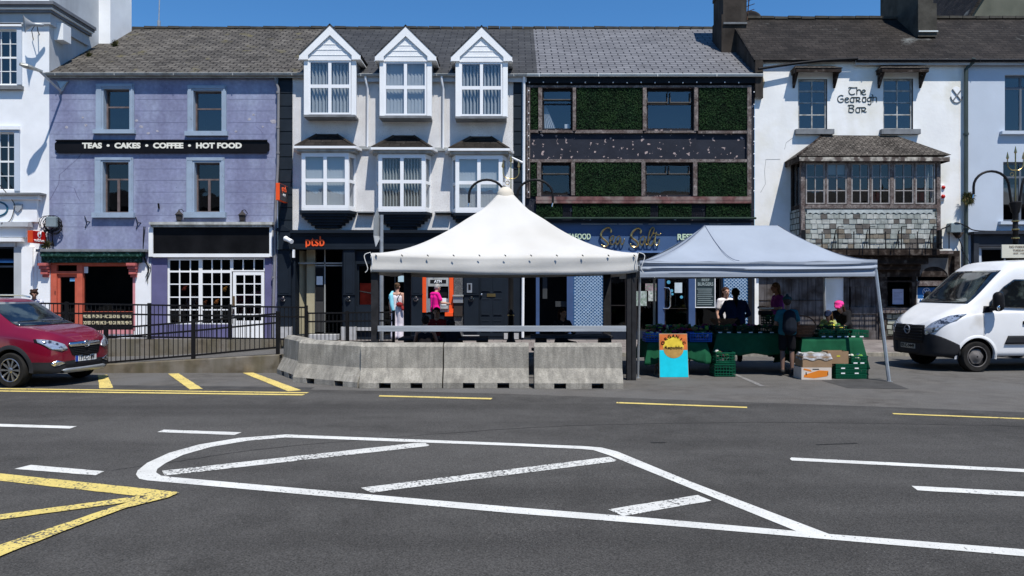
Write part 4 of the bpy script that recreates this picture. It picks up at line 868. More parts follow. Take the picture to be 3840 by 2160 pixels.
# aerial and dish by the chimney
q = MB(); q.m(pm('rust', (.12, .07, .05), .8, .3)); Y_ = 26.4; q.tube([(X(2802, Y_), Y_, Z(75, Y_)), (X(2812, Y_), Y_, Z(-40, Y_))], .02, 6)
for k in range(6):
    q.tube([(X(2797+k, Y_), Y_, Z(45-k*20, Y_)), (X(2822+k, Y_), Y_-.2, Z(42-k*20, Y_))], .013, 5)
q.build('aerial', label='rusty television aerial on the chimney beside the grey slate roof', cat='aerial', org=None)
q = MB(); q.m(black); q.smooth = True; c = Vector((X(2818, 27), 27, Z(75, 27)))
q.lathe((0, 0, 0), [(.01, 0), (.14, .015), (.26, .06), (.34, .12), (.32, .12), (.25, .075), (.01, .02)], 20)
me_v = [Matrix.Rotation(radians(65), 3, 'X') @ Vector(v)+c for v in q.v]; q.v = me_v
q.m(iron).tube([c+Vector((0, .1, -.1)), c+Vector((-.1, .2, -.6))], .025, 6)
q.build('satellite_dish', label='dark satellite dish behind the ridge next to the rusty aerial', cat='satellite dish')
# upper windows with slated hoods
for i, r in enumerate(up):
    wd = window(BA, r, F+.06, ((.5, .035),), ((.23, .05), .46, .70), .055, .035, pm('aged_white_sash', (.42, .42, .40), .7, .45, 9), glass_hi)
    W = r[1]-r[0]; cx = (r[0]+r[1])/2; q = MB(); q.m(slate_bay); zt = r[3]+.0
    a, b = cx-W/2-.27, cx+W/2+.33; zb = Z(268, F); zz = Z(246, F)
    q.mesh([(a, F-.42, zb), (b, F-.42, zb), (b-.18, F, zz), (a+.18, F, zz), (a, F, zb-.0), (b, F, zb)], [(0, 1, 2, 3), (1, 5, 2), (0, 3, 4), (4, 5, 1, 0)])
    q.m(darkwood); q.box(a+.04, b-.04, F-.40, F-.36, zb-.13, zb-.004); q.box(a+.04, a+.08, F-.36, F, zb-.13, zb-.004); q.box(b-.08, b-.04, F-.36, F, zb-.13, zb-.004)
    for xx in (a+.08, b-.15):
        q.prism([(xx, zb-.01), (xx+.07, zb-.01), (xx+.07, zb-.42), (xx, zb-.42)], F-.08, F); q.mesh([(xx, F-.36, zb-.02), (xx+.07, F-.36, zb-.02), (xx+.07, F-.02, zb-.45), (xx, F-.02, zb-.45), (xx, F-.36, zb-.1), (xx+.07, F-.36, zb-.1), (xx+.07, F-.02, zb-.55), (xx, F-.02, zb-.55)], [(4, 5, 1, 0), (7, 6, 5, 4), (0, 3, 7, 4), (1, 5, 6, 2)])
    q.build('window_hood', wd)
    q = MB(); q.m(leadm).box(r[0]-.12, r[1]+.17, F-.15, F+.02, r[2]-.17, r[2]-.01); q.build('sill', wd)
# lettering painted on the wall
tm = pm('dark_green_letters', (.06, .075, .075), .7, .2)
def gl(strokes, r=.0165):
    k = 220/2277
    for L_ in strokes:
        P = smooth_curve([(X(3100+a*k, F-.01), F-.003, Z(300+b*k, F-.01)) for a, b in L_], 5); lt_.tube(P, r, 6)
lt_ = MB(); lt_.m(tm)
gl([[(860, 310), (890, 285), (1060, 300), (1180, 285)], [(960, 310), (880, 390), (870, 470), (920, 545), (1010, 560), (1100, 530)], [(1175, 290), (1175, 560)], [(1180, 420), (1250, 370), (1320, 400), (1330, 480), (1340, 560)], [(1380, 480), (1500, 440), (1480, 385), (1420, 385), (1370, 450), (1390, 540), (1450, 565), (1530, 540)]])
gl([[(650, 620), (570, 590), (470, 640), (430, 740), (470, 830), (550, 860), (640, 830), (640, 730), (540, 735)], [(720, 770), (850, 740), (830, 690), (760, 690), (710, 760), (730, 840), (800, 860), (870, 830)], [(1050, 670), (960, 690), (915, 770), (950, 850), (1060, 850)], [(960, 672), (1280, 672)], [(1060, 680), (1060, 850)], [(1155, 680), (1155, 850)], [(1155, 672), (1270, 680), (1290, 740), (1220, 780), (1170, 780), (1260, 830), (1320, 840)], [(1520, 672), (1430, 690), (1385, 770), (1420, 845), (1520, 840)], [(1400, 672), (1540, 668)], [(1520, 680), (1520, 850)], [(1720, 680), (1640, 685), (1580, 740), (1600, 810), (1680, 815), (1720, 760)], [(1720, 665), (1725, 900), (1680, 955), (1600, 920)], [(1650, 670), (1790, 665)], [(1750, 560), (1800, 620), (1800, 850)], [(1800, 700), (1880, 665), (1940, 700), (1935, 850)]])
gl([[(830, 980), (880, 1000), (860, 1230)], [(860, 985), (980, 970), (1060, 1010), (1020, 1070), (900, 1090)], [(980, 1090), (1060, 1150), (1030, 1230), (960, 1255), (860, 1230)], [(1270, 1068), (1180, 1080), (1135, 1160), (1170, 1250), (1280, 1250)], [(1180, 1070), (1480, 1062)], [(1280, 1075), (1280, 1255)], [(1370, 1075), (1370, 1255)], [(1370, 1068), (1490, 1075), (1520, 1120), (1450, 1180), (1390, 1185), (1480, 1235), (1550, 1230)]])
lt_.build('lettering', BA)
q = MB(); q.m(white).lathe((X(3586, F), F-.004, Z(357, F)), [(.0, -.001), (.19, 0), (.19, .01)], 20, 'y'); q.v = [(v[0], v[1], Z(357, F)+(v[2]-Z(357, F))*1.5) for v in q.v]
q.m(leadm)
for L_ in ([(3570, 335), (3600, 375)], [(3602, 338), (3572, 378)]): q.tube([(X(a, F), F-.02, Z(b, F)) for a, b in L_], .02, 5)
q.tube([(X(3586+22*cos(a), F), F-.02, Z(358+28*sin(a), F)) for a in [pi*.05+pi*.9*k/8 for k in range(9)]], .015, 5); q.build('wall_emblem', BA)
st = MB(); st.m(pm('rust_stain', (.55, .44, .28), .9, .3, 6)).prism([(X(a, F), Z(b, F)) for a, b in [(2834, 285), (2860, 283), (2868, 310), (2858, 345), (2848, 330), (2836, 320)]], F-.003, F+.01); st.build('rust_stain', BA)
ck = MB(); ck.m(pm('crack_grey', (.3, .3, .28), .9))
for L_ in ([(2867, 640), (2870, 690), (2852, 722)], [(2867, 640), (2872, 598), (2925, 597)], [(2942, 560), (2948, 535), (2975, 515)]):
    qv = [(X(a, F), Z(b, F)) for a, b in L_]
    for (a, b), (c_, d_) in zip(qv, qv[1:]): ck.tube([(a, F, b), (c_, F, d_)], .007, 4)
ck.build('wall_cracks', BA)
# oriel bay
B = F-.9; oz0, oz1 = Z(764, B), Z(605, B); xa, xb = X(3018, B), X(3512, B)
OR = MB(); OR.m(timber)
OR.box(xa-.12, xa, B-.02, B+.12, Z(935, B), oz1+.1); OR.box(xb, xb+.12, B-.02, B+.12, Z(935, B), oz1+.1)
OR.box(xa, xb, B-.05, B+.1, Z(782, B), Z(768, B)); OR.box(xa, xb, B-.03, B+.1, Z(612, B), Z(592, B))
OR.m(darkwood); 
for x_ in (xa-.1, xb+.02): OR.box(x_, x_+.08, B+.12, F, Z(935, B), oz0); OR.box(x_, x_+.08, B+.12, F, oz1, oz1+.2); OR.box(x_, x_+.08, F-.12, F, oz0, oz1); OR.box(x_+.02, x_+.06, B+.45, B+.5, oz0, oz1)
OR.m(dark).box(xa, xb, F-.06, F-.01, oz0, oz1); OR.box(xa, xb, B+.1, F, oz1+.001, oz1+.05); OR.box(xa, xb, B+.1, F, oz0-.06, oz0-.01)
OR.m(glass_dark); 
for x_ in (xa-.06, xb+.06): OR.poly([(x_, B+.1, oz0), (x_, F, oz0), (x_, F, oz1), (x_, B+.1, oz1)])
oro = OR.build('oriel_bay', BA)
q = MB(); q.m(tilehang).box(xa, xb, B, B+.08, Z(932, B), Z(782, B)); q.m(tilehang).box(xa-.13, xa-.1, B+.12, F, Z(932, B), Z(782, B))
q.m(pm('white_slate_edge', (.42, .46, .45), .8, .3, 6)); n = 21; tw = (xb-xa-.2)/n; za = Z(786, B); zb = Z(797, B); zc = Z(803, B)
for k in range(n): a = xa+.06+k*tw; q.prism([(a, za), (a+tw, za), (a+tw, zc), (a+tw/2, zb), (a, zc)], B-.03, B)
# raised individual slates for real relief
for j in range(7):
    z1_ = Z(803+j*18.5, B-.01); z0_ = Z(803+(j+1)*18.5-1.5, B-.01); x_ = xa+.02-(j % 2)*.09
    while x_ < xb-.05:
        w_ = random.uniform(.17, .25); a = max(x_, xa+.02); b = min(x_+w_-.012, xb-.02)
        if b-a > .04:
            cc_ = random.random(); q.m(MATS['slate_pale_%d' % random.randint(0, 2)] if cc_ < .74 else MATS['slate_brown_%d' % random.randint(0, 1)]) if 'slate_pale_0' in MATS else None
            if 'slate_pale_0' not in MATS:
                for i_, c_ in enumerate([(.33, .355, .335), (.40, .415, .39), (.27, .295, .275)]): pm('slate_pale_%d' % i_, c_, .8, .3, 7, .3, 20)
                for i_, c_ in enumerate([(.20, .175, .14), (.12, .11, .10)]): pm('slate_brown_%d' % i_, c_, .8, .3, 7, .3, 20)
                q.m(MATS['slate_pale_0'])
            y_ = B-.012-random.random()*.012; dz = random.uniform(-.012, .006)
            q.mesh([(a, y_-.012, z0_+dz), (b, y_-.012, z0_+dz*.5), (b, y_, z1_), (a, y_, z1_), (a, y_+.01, z0_+dz), (b, y_+.01, z0_+dz*.5)], [(0, 1, 2, 3), (4, 5, 1, 0)])
        x_ += w_
q.build('slate_apron', oro)
grey_sash = pm('grey_sash', (.33, .31, .30), .7, .35, 8)
for i, (a, b) in enumerate([(3022, 3094), (3102, 3176), (3193, 3261), (3269, 3338), (3353, 3427), (3434, 3508)]):
    wd = window(oro, R(a, 612, b, 765, B), B+.01, (.5,), (.335, .67), .04, .03, grey_sash, glass_dark)
q = MB(); q.m(timber)
for a, b in ((3095, 3101), (3177, 3192), (3262, 3268), (3339, 3352), (3428, 3433)): q.pb(a, 606, b, 767, B-.01, .08)
q.m(pm('maroon_curtain', (.10, .012, .02), .9, .2))
for a, b in ((3272, 3300), (3438, 3466), (3108, 3170)): q.pb(a, 612 if a != 3108 else 668, b, 765 if a != 3108 else 712, B+.2, .03)
q.m(white).pb(3488, 615, 3497, 742, B+.25, .03); q.pb(3105, 612, 3172, 655, B+.12, .01); q.split_build('bay_mullions', oro)
# bay roof
f = [(X(2992, B-.25), B-.25, Z(585, B-.25)), (X(3568, B-.25), B-.25, Z(580, B-.25)), (X(3568, B-.25), F+.02, Z(580, B-.25)), (X(2992, B-.25), F+.02, Z(585, B-.25))]
t = [(X(3084, F), F-.01, Z(507, F)), (X(3362, F), F-.01, Z(509, F))]
q = MB(); q.m(slate_bay).poly([f[0], f[1], t[1], t[0]]); q.poly([f[1], f[2], t[1]]); q.poly([f[3], f[0], t[0]]); q.poly([f[3], f[2], f[1], f[0]]); q.m(darkwood).tube([f[0], t[0]], .035, 5)
q.m(pm('flaking_white_board', (.40, .37, .32), .8, .6, 9, .6, 20, col2=(.10, .08, .07), c2s=5, c2t=.5, c2w=.06)).box(f[0][0]+.05, f[1][0]-.05, B-.24, B-.2, f[0][2]-.15, f[0][2]-.03); q.m(darkwood).box(f[0][0]+.02, f[0][0]+.07, B-.2, F, f[0][2]-.16, f[0][2]-.012); q.box(f[1][0]-.07, f[1][0]-.02, B-.2, F, f[0][2]-.16, f[0][2]-.012)
q.build('bay_roof', oro)
# balcony rail brackets
q = MB(); q.m(iron); YB = B-.25
for k in range(9):
    px = 3083+k*59.5; x_ = X(px, YB)
    q.box(x_-.012, x_+.012, YB-.012, YB+.012, Z(933, YB), Z(868 if k % 2 == 0 else 850, YB))
    if k % 2: q.box(x_, x_+.17, YB-.01, YB+.01, Z(852, YB), Z(849, YB))
    if k % 2 and k < 8: q.tube([(X(px-22, YB), YB, Z(930, YB)), (X(px-8, YB), YB, Z(862, YB))], .014, 5); q.tube([(X(px-10, YB), YB, Z(930, YB)), (X(px-12, YB), YB, Z(880, YB))], .014, 5)
q.box(X(3010, YB), X(3535, YB), YB-.015, YB+.015, Z(935, YB), Z(931, YB)); q.box(X(3010, YB), X(3535, YB), YB-.01, YB+.01, Z(912, YB), Z(910, YB))
for px in (3012, 3524): q.box(X(px, YB), X(px+10, YB), YB+.02, YB+.15, Z(935, YB), Z(862, YB))
q.build('iron_balcony_rail', oro)
q = MB(); q.m(darkwood); q.box(xa-.12, xb+.1, B-.02, F, Z(958, B), Z(936, B)); q.box(xa+.1, xb-.1, B+.25, F, Z(990, B), Z(958, B)); q.box(xa+.3, xb-.2, B+.5, F, Z(1010, B), Z(990, B))
q.build('timber_bressumer', oro, bevel=.02)
# ground floor of the bar
q = MB(); q.m(plank)
def planks(q, px0, py0, px1, py1, n, Y, lo=0):
    for k in range(n):
        a = px0+(px1-px0)*k/n; b = px0+(px1-px0)*(k+1)/n; q.pb(a+.7, py0, b-.7, py1, Y-random.random()*.01, .04)
planks(q, 2846, 1000, 3088, 1272, 8, F+.02); q.m(darkwood).pb(2846, 1125, 3088, 1127, F-.0, .02); q.build('plank_shutter', BA)
q = MB(); q.m(plank); planks(q, 3190, 1165, 3290, 1240, 6, F+.02); q.m(plank); q.pb(3165, 1040, 3184, 1275, F-.04, .1); q.pb(3288, 1040, 3298, 1275, F-.04, .1); q.pb(3188, 1152, 3286, 1178, F-.03, .08); q.pb(3186, 1240, 3288, 1274, F-.02, .08); q.pb(3186, 1040, 3288, 1075, F-.02, .08); planks(q, 3190, 1075, 3286, 1152, 5, F+.02)
q.build('carved_door', BA)
q = MB(); q.m(darkwood); q.pb(3088, 940, 3600, 1038, F-.14, .14); q.pb(2845, 940, 3088, 1038, F-.1, .1); q.pb(3298, 1038, 3326, 1275, F-.1, .1); q.pb(3420, 1038, 3438, 1168, F-.12, .12); q.pb(3545, 1038, 3562, 1165, F-.1, .1); q.pb(3580, 960, 3598, 1020, F-.3, .3); q.pb(3320, 1052, 3425, 1058, F-.12, .14)
q.m(timber).pb(3310, 1155, 3440, 1174, F-.16, .16); q.pb(3438, 1053, 3548, 1072, F-.14, .16); q.pb(3485, 942, 3575, 952, F-.4, .4); q.split_build('carved_front', BA)
q = MB(); q.m(pm('grey_arch_render', (.18, .17, .16), .85, .3, 4)); c0 = (X(3492, F), Z(1038, F)); P = []
pts = [(X(3440, F), Z(1052, F))]+[(c0[0]-.45*cos(pi*k/10), c0[1]+.33*sin(pi*k/10)) for k in range(11)]+[(X(3545, F), Z(1052, F)), (X(3562, F), Z(1052, F)), (X(3562, F), Z(1000, F)), (X(3550, F), Z(965, F)), (X(3475, F), Z(965, F)), (X(3462, F), Z(1000, F)), (X(3430, F), Z(1030, F)), (X(3428, F), Z(1052, F))]
for k in range(10):
    a, b = pts[1+k], pts[2+k]; t_ = k/10; ta = (X(3440+105*k/10, F), Z(968, F)); tb = (X(3440+105*(k+1)/10, F), Z(968, F)); q.prism([a, b, tb, ta], F-.16, F-.141)
q.build('arch_panel', BA)
wd = window(BA, gf[2], F+.05, (), (), .05, .03, darkwood, glass_dark)
q = MB(); q.m(pm('notice_lilac', (.45, .46, .58), .7, .1)).pb(3347, 1084, 3388, 1141, F+.03, .005); q.m(pm('ink', (.12, .12, .2), .8))
for k in range(6): q.pb(3352, 1096+k*5.5, 3352+random.randint(20, 32), 1097+k*5.5, F+.028, .002)
q.split_build('notice', wd)
wd = window(BA, gf[3], F+.05, (), (), .05, .03, darkwood, glass_dark)
q = MB(); q.m(pm('auction_blue', (.025, .12, .33), .5)).pb(3441, 1078, 3518, 1120, F+.0, .03); q.m(white).pb(3441, 1120, 3518, 1136, F+.001, .03); q.m(MATS['auction_blue']).pb(3441, 1136, 3518, 1152, F+.0, .03); po = q.build('auction_poster', wd)
text('W', X(3474, F), F-.005, Z(1093, F), .15, white, po); q = MB(); q.m(white).tube([(X(3474, F)+.12*cos(2*pi*k/20), F-.003, Z(1094, F)+.12*sin(2*pi*k/20)) for k in range(20)], .008, 5, closed=True); q.pb(3462, 1110, 3490, 1113, F-.003, .002); q.pb(3464, 1115, 3488, 1117, F-.003, .002); q.pb(3449, 1143, 3508, 1146, F-.003, .002); q.build('logo_ring', po)
text('AUCTION', X(3480, F), F-.004, Z(1128, F), .13, MATS['auction_blue'], po, width=X(3515, F)-X(3449, F), bold=.004)
q = MB(); q.m(stone_w).pb(3323, 1176, 3560, 1258, F-.08, .08); q.m(darkwood).pb(3323, 1258, 3560, 1275, F-.06, .06); q.build('stone_plinth', BA)
# ------------------------------------------------------------------ pale blue house at the right
RB = thing('pale_blue_building', 'smooth pale blue rendered house with grey sash windows and dark shopfront behind the white van', 'building', (X(3800, F), F, 0))
rx1 = X(4500, F); up = [R(3768, 281, 3870, 494, F), R(3762, 607, 3870, 831, F), R(4060, 281, 4160, 494, F), R(4060, 607, 4160, 831, F)]; gf = [R(3680, 930, 3960, 1262, F), R(4040, 930, 4300, 1262, F)]
mb = MB(); wall_mesh(mb, (bx1, rx1, -.1, BZ+.05), up+gf, F, bluerender, None, .16, .6); mb.build('wall', RB)
mb = MB(); mb.m(grey_shade_render).mesh([(rx1, F, -.1), (rx1, 30, -.1), (rx1, 30, BZ), (rx1, BYR, BRZ), (rx1, F, BZ)], [(0, 1, 2, 3, 4)]); mb.build('gable_wall', RB)
roof_poly(RB, [(bx1, 23.84, BZ), (rx1, 23.84, BZ), (rx1, BYR, BRZ), (bx1, BYR, BRZ)], slate_bar, thick=.07); ridge(RB, bx1, rx1, BYR, BRZ, chim2, .1)
roof_poly(RB, [(rx1, 2*BYR-23.84, BZ), (bx1, 2*BYR-23.84, BZ), (bx1, BYR, BRZ), (rx1, BYR, BRZ)], slate_bar, 'rear_roof', .07)
gutter(RB, 3622, 4500, 227, 23.82, black, .05, grey_shade_render, .13)  # same added fascia, blocking sun between gutter and roof edge
fd = pm('slate_grey_frame', (.13, .15, .18), .5, .1)
for i, r in enumerate(up):
    wd = window(RB, r, F+.1, ((.66, .07),), ((.22, .07),) if i % 2 == 0 else ((.25, .06),), .07, .05, fd, glass_hi if i % 2 == 0 else glass_dark)
    if i % 2: q = MB(); q.m(pm('cream_blind', (.42, .40, .38), .9)).box(r[0]+.05, r[1]-.05, F+.25, F+.26, r[3]-1.35, r[3]-.7); q.build('blind', wd)
    q = MB(); q.m(bluerender).box(r[0]-.17, r[1]+.17, F-.14, F+.02, r[2]-.10, r[2]-.0); q.build('sill', wd)
q = MB(); q.m(pm('charcoal_shop', (.035, .04, .05), .5, .2)); q.pb(3652, 868, 4400, 878, F-.3, .3); q.pb(3660, 880, 4400, 925, F-.14, .14); q.pb(3652, 878, 3672, 1262, F-.16, .16); q.build('shop_fascia', RB, bevel=.01)
for r in gf: window(RB, r, F+.05, (.33, .66), (), .05, .05, fd, glass_dark)
pipe(RB, [(X(3636, F), F-.22, Z(226, F)), (X(3636, F), F-.15, Z(240, F)), (X(3616, F), F-.1, Z(262, F)), (X(3616, F), F-.1, Z(1270, F))], .06, pm('green_grey_pipe', (.065, .085, .08), .5, .2), collars=[(X(3616, F), F-.1, Z(p, F)) for p in (505, 860)])
# gable house behind
q = MB(); YG = 38; q.m(pm('olive_render', (.12, .125, .10), .95, .25, 1, streak=((.16, .16, .13), 1, .5, .6))); P = [(X(3610, YG), Z(90, YG)), (X(3820, YG), Z(-240, YG)), (X(4040, YG), Z(90, YG)), (X(4040, YG), 4), (X(3610, YG), 4)]
q.prism(P, YG, YG+8); gh = q.build('gable_wall', None)
gb = thing('rear_house', 'olive grey gable of a taller house rising behind the roof at the far right', 'building', (X(3820, YG), YG, 0)); gh.parent = gb; gh.data.transform(Matrix.Translation(-Vector((X(3820, YG), YG, 0)))); ORG[gh.name] = Vector(gb.location)
for s, (a, b) in enumerate(((P[0], P[1]), (P[1], P[2]))):
    roof_poly(gb, [(a[0], YG-.25, a[1]+.1), (b[0], YG-.25, b[1]+.1), (b[0], YG+8, b[1]+.1), (a[0], YG+8, a[1]+.1)], slate_bar, 'roof', .15)
# ------------------------------------------------------------------ white corner building at the left
CB = thing('corner_building', 'tall white corner building with grey cornice and a blue ringed sign above its shopfront', 'building', (X(60, F), F, 0))
cx0 = X(-700, F); cx1 = XL-.004
ops = [R(-70, 110, 66, 317, F), R(-70, 496, 57, 713, F), R(-120, 925, 53, 1262, F)]
mb = MB(); CZ = Z(52, F); wall_mesh(mb, (cx0, cx1, -.1, CZ), ops, F, wrender, None, .12, .7)
YS = F+2.1; YE = 28.4
mb.m(grey_shade_render).poly([(cx1, F, -.1), (cx1, YE, -.1), (cx1, YE, 16), (cx1, F, 16)])  # white side wall in greyer render, its shade put into the colour
mb.m(wrender).poly([(cx0, F, CZ), (cx1, F, CZ), (cx1, F, 16), (cx0, F, 16)]); mb.m(grey_shade_render).poly([(cx1, YE, -.1), (cx0, YE, -.1), (cx0, YE, 16), (cx1, YE, 16)]); mb.poly([(cx0, F, 16), (cx1, F, 16), (cx1, YE, 16), (cx0, YE, 16)]); mb.build('wall', CB)
q = MB(); q.m(pm('cornice_grey', (.17, .18, .20), .8, .2, 3))
for a, b, pr in ((18, 30, .34), (30, 38, .28), (44, 54, .18)): q.box(cx0, cx1+pr, F-pr, YS+.02, Z(b, F), Z(a, F))
q.m(white).box(cx0, cx1+.24, F-.24, YS, Z(44, F)+.001, Z(38, F)-.001); q.m(grey_shade_render).box(cx0, cx1+.1, F-.1, YS, Z(54, F)-.35, Z(54, F)-.001)
q.build('cornice', CB)
q = MB(); q.m(wrender); Yc = 26.88; q.box(cx1, cx1+.42, Yc, Yc+1.5, on_roof(26)-1, 15.9); q.build('chimney_breast', CB)
for i, (r, s) in enumerate(((ops[0], (-95, 88, 84, 318)), (ops[1], (-95, 474, 76, 716)))):
    wd = window(CB, r, F+.07, (.25, .5, .75), ((.5, .06), .25, .75), .045, .022, white, glass_hi if i == 0 else glass_dark)
    o = R(*s, F); q = MB(); q.m(bluerender)
    q.box(r[1], o[1], F-.05, F, o[2], o[3]); q.box(o[0], r[0], F-.05, F, o[2], o[3]); q.box(r[0], r[1], F-.05, F, r[3], o[3]); q.m(white).box(o[0]-.03, o[1]+.03, F-.1, F-.05, o[3]-.12, o[3]-.02); q.build('window_surround', wd)
    if i == 0: q = MB(); q.m(leadm).pb(-95, 320, 79, 334, F-.14, .14); q.build('sill', wd)
q = MB(); q.m(leadm).pb(-200, 722, 150, 730, F-.34, .34); q.m(wrender).pb(-200, 730, 142, 748, F-.22, .22); q.m(wrender).pb(-200, 748, 138, 832, F-.12, .12); q.m(grey_shade_render).pb(-200, 832, 104, 850, F-.3, .3); q.m(wrender).pb(-200, 850, 96, 890, F-.14, .14); q.m(white).pb(-200, 892, 80, 906, F-.22, .22); q.m(grey_shade_render).pb(-200, 906, 55, 925, F-.1, .1)
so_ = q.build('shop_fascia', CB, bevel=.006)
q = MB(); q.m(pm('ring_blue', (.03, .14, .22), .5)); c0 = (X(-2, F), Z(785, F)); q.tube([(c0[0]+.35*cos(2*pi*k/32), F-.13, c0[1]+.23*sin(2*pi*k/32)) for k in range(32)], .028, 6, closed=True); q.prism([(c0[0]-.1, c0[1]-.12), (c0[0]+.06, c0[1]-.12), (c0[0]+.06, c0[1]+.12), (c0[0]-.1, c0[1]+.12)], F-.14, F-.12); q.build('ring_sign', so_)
q = MB(); q.m(grey_shade_render).pb(52, 925, 80, 1262, F-.05, .05); q.m(wrender).pb(80, 925, 122, 1262, F-.1, .1); q.m(wrender).pb(122, 940, 138, 1262, F-.04, .04); q.split_build('pilaster', CB)
wd = window(CB, ops[2], F+.1, (.6,), (.14, .22), .06, .06, pm('dark_blue_door', (.02, .03, .05), .5), glass_dark, name='shop_door')
q = MB(); q.m(pm('blue_strip', (.02, .08, .22), .5)).pb(-120, 974, 53, 985, F+.08, .03); q.build('blue_band', wd)
q = MB(); q.m(white).box(X(197, F+.25), X(225, F+.25)+.1, F+.25, F+.7, Z(140, F), Z(76, F)); bo = q.build('alarm_box', None, bevel=.01)
tag(bo, 'plain white box fixed high on the side wall under the cornice', 'alarm box')
# ------------------------------------------------------------------ unseen terrace added behind the viewer to darken the lower window reflections
q = MB(); q.m(pm('far_render', (.05, .045, .04), .9, .3, .4, col2=(.02, .022, .025), c2s=.5, c2t=.55)); q.box(-60, 60, -30, -22, 0, 9.5)
q.m(slate_mid).mesh([(-60, -22, 9.5), (60, -22, 9.5), (60, -26, 11.5), (-60, -26, 11.5), (-60, -30, 9.5), (60, -30, 9.5)], [(1, 0, 3, 2), (3, 4, 5, 2)]); q.build('added_opposite_terrace', label='long low unseen terrace, added across the street for the glass to mirror', cat='building')
# ------------------------------------------------------------------ retaining walls, ramp, railings
q = MB(); q.m(concrete_d); YA = 18.4
q.box(X(-900, YA), X(1046, YA), YA, YA+.22, -.1, Z(1273, YA)); q.box(X(1030, YA), X(1046, YA)+.2, YA+.22, 20, -.1, Z(1273, YA)-.01)
q.build('retaining_wall', label='tall mossy brown concrete wall under the rear railing, topmost of the two low walls', cat='wall')
q = MB(); YW = 16.1; q.m(concrete_d)
xa, xb = X(-900, YW), X(1046, YW); za, zb = Z(1400, YW), Z(1330, YW)
q.prism([(xa, -.05), (xb, -.05), (xb, zb), (X(400, YW), Z(1366, YW)), (xa, .02)], YW, YW+.25)
q.build('kerb_wall', label='low sloping grey concrete kerb wall in front of the ramp, beside the yellow hatching', cat='wall', bevel=.02)
q = MB(); q.m(asphalt_old).poly([(xa, YW+.25, .0), (X(400, YW), YW+.25, Z(1366, YW)-.02), (xb, YW+.25, zb-.02), (xb, YA, zb-.02), (X(400, YW), YA, Z(1366, YW)-.02), (xa, YA, 0)]); q.build('ramp', kind='structure')
def railing(name, label, P, drop, rails, Y, posts, pitch, base, group=None):
    """P: list of (px, py) of the top rail; rails: (drop in m); posts: photo x; base: function px-> z of foot"""
    Q = [(X(a, Y), Z(b, Y)) for a, b in P]; xs = [p[0] for p in Q]
    def zt(x):
        for (a, b), (c, d) in zip(Q, Q[1:]):
            if a <= x <= c: return b+(d-b)*(x-a)/(c-a)
        return Q[-1][1] if x > xs[-1] else Q[0][1]
    t = thing(name, label, 'railing', (xs[0], Y, zt(xs[0])-drop), 0, group)
    for i, dz in enumerate(rails):
        m_ = MB(); m_.m(iron)
        for (a, b), (c, d) in zip(Q, Q[1:]): m_.prism([(a, b-dz), (c, d-dz), (c, d-dz-.04), (a, b-dz-.04)], Y-.022, Y+.022)
        m_.build('rail', t)
    bmsh = None; x = xs[0]+.06; lo = rails[-1]
    while x < xs[-1]:
        if bmsh is None:
            m_ = MB(); m_.m(iron); z = zt(x); m_.tube([(x, Y, z-.02), (x, Y, z-lo)], .009, 6); bmsh = m_.build('baluster', t, uv=False); bx, bz = x, z
        else:
            c = bmsh.copy(); COL.objects.link(c); c.location = (x-bx, 0, zt(x)-bz)
        x += pitch
    for px in posts:
        x = X(px, Y); m_ = MB(); m_.m(iron); z = zt(x); m_.box(x-.035, x+.035, Y-.035, Y+.035, base(x), z+.03); m_.box(x-.08, x+.08, Y-.08, Y+.08, base(x), base(x)+.015); m_.build('post', t)
    return t
railing('railing', 'long black iron railing on top of the mossy wall in front of the lilac shopfronts', [(-60, 1131), (0, 1132), (640, 1142), (1150, 1150)], .9, [0, .24, .80], 18.5, [-30, 250, 560, 862, 1148], .105, lambda x: Z(1273, YA))
railing('railing', 'lower black iron railing climbing the ramp behind the red car', [(-60, 1262), (300, 1240), (397, 1230), (725, 1203), (1046, 1172)], .85, [0, .2, .74], YW+.13, [60, 397, 725, 1042], .105, lambda x: Z(1366, YW)+(Z(1330, YW)-Z(1366, YW))*(x-X(400, YW))/(X(1046, YW)-X(400, YW))-.02)
railing('railing', 'black iron railing in front of the bank doorway behind the concrete barriers', [(1150, 1172), (1478, 1168)], .8, [0, .22, .76], 19.4, [1150, 1302, 1476], .105, lambda x: .05)
# ------------------------------------------------------------------ concrete barriers
def barrier_mesh(L_=1.58):
    mb = MB(); mb.m(concrete); pr = [(-.29, .0), (-.29, .10), (-.155, .36), (-.13, .755), (-.07, .82), (.07, .82), (.13, .755), (.155, .36), (.29, .10), (.29, .0)]
    cuts = [-L_/2, -L_/2+.36, -L_/2+.58, L_/2-.58, L_/2-.36, L_/2]
    rnd = random.Random(3)
    n = 40; xs = sorted(set([cuts[0], cuts[-1]]+cuts+[-L_/2+L_*k/n for k in range(n+1)]))
    def slot(x): return cuts[1]-1e-6 < x < cuts[2]+1e-6 or cuts[3]-1e-6 < x < cuts[4]+1e-6
    for a, b in zip(xs, xs[1:]):
        sl_ = slot((a+b)/2)
        for (y0, z0), (y1, z1) in zip(pr, pr[1:]):
            if sl_ and z0 <= .101 and z1 <= .101:
                continue
            mb.poly([(a, y0, z0), (a, y1, z1), (b, y1, z1), (b, y0, z0)][::-1])
        if sl_: mb.poly([(a, -.29, .10), (b, -.29, .10), (b, .29, .10), (a, .29, .10)][::-1])
    for i, x in enumerate(cuts[1:5]): P = [(x, -.29, 0), (x, .29, 0), (x, .29, .1), (x, -.29, .1)]; mb.poly(P if i % 2 else P[::-1])
    for x, s in ((-L_/2, 1), (L_/2, -1)):
        P = [(x, y, z) for y, z in pr]; mb.poly(P[::s])
    return mb
ggrp = 'concrete barriers in front of the white canopy'
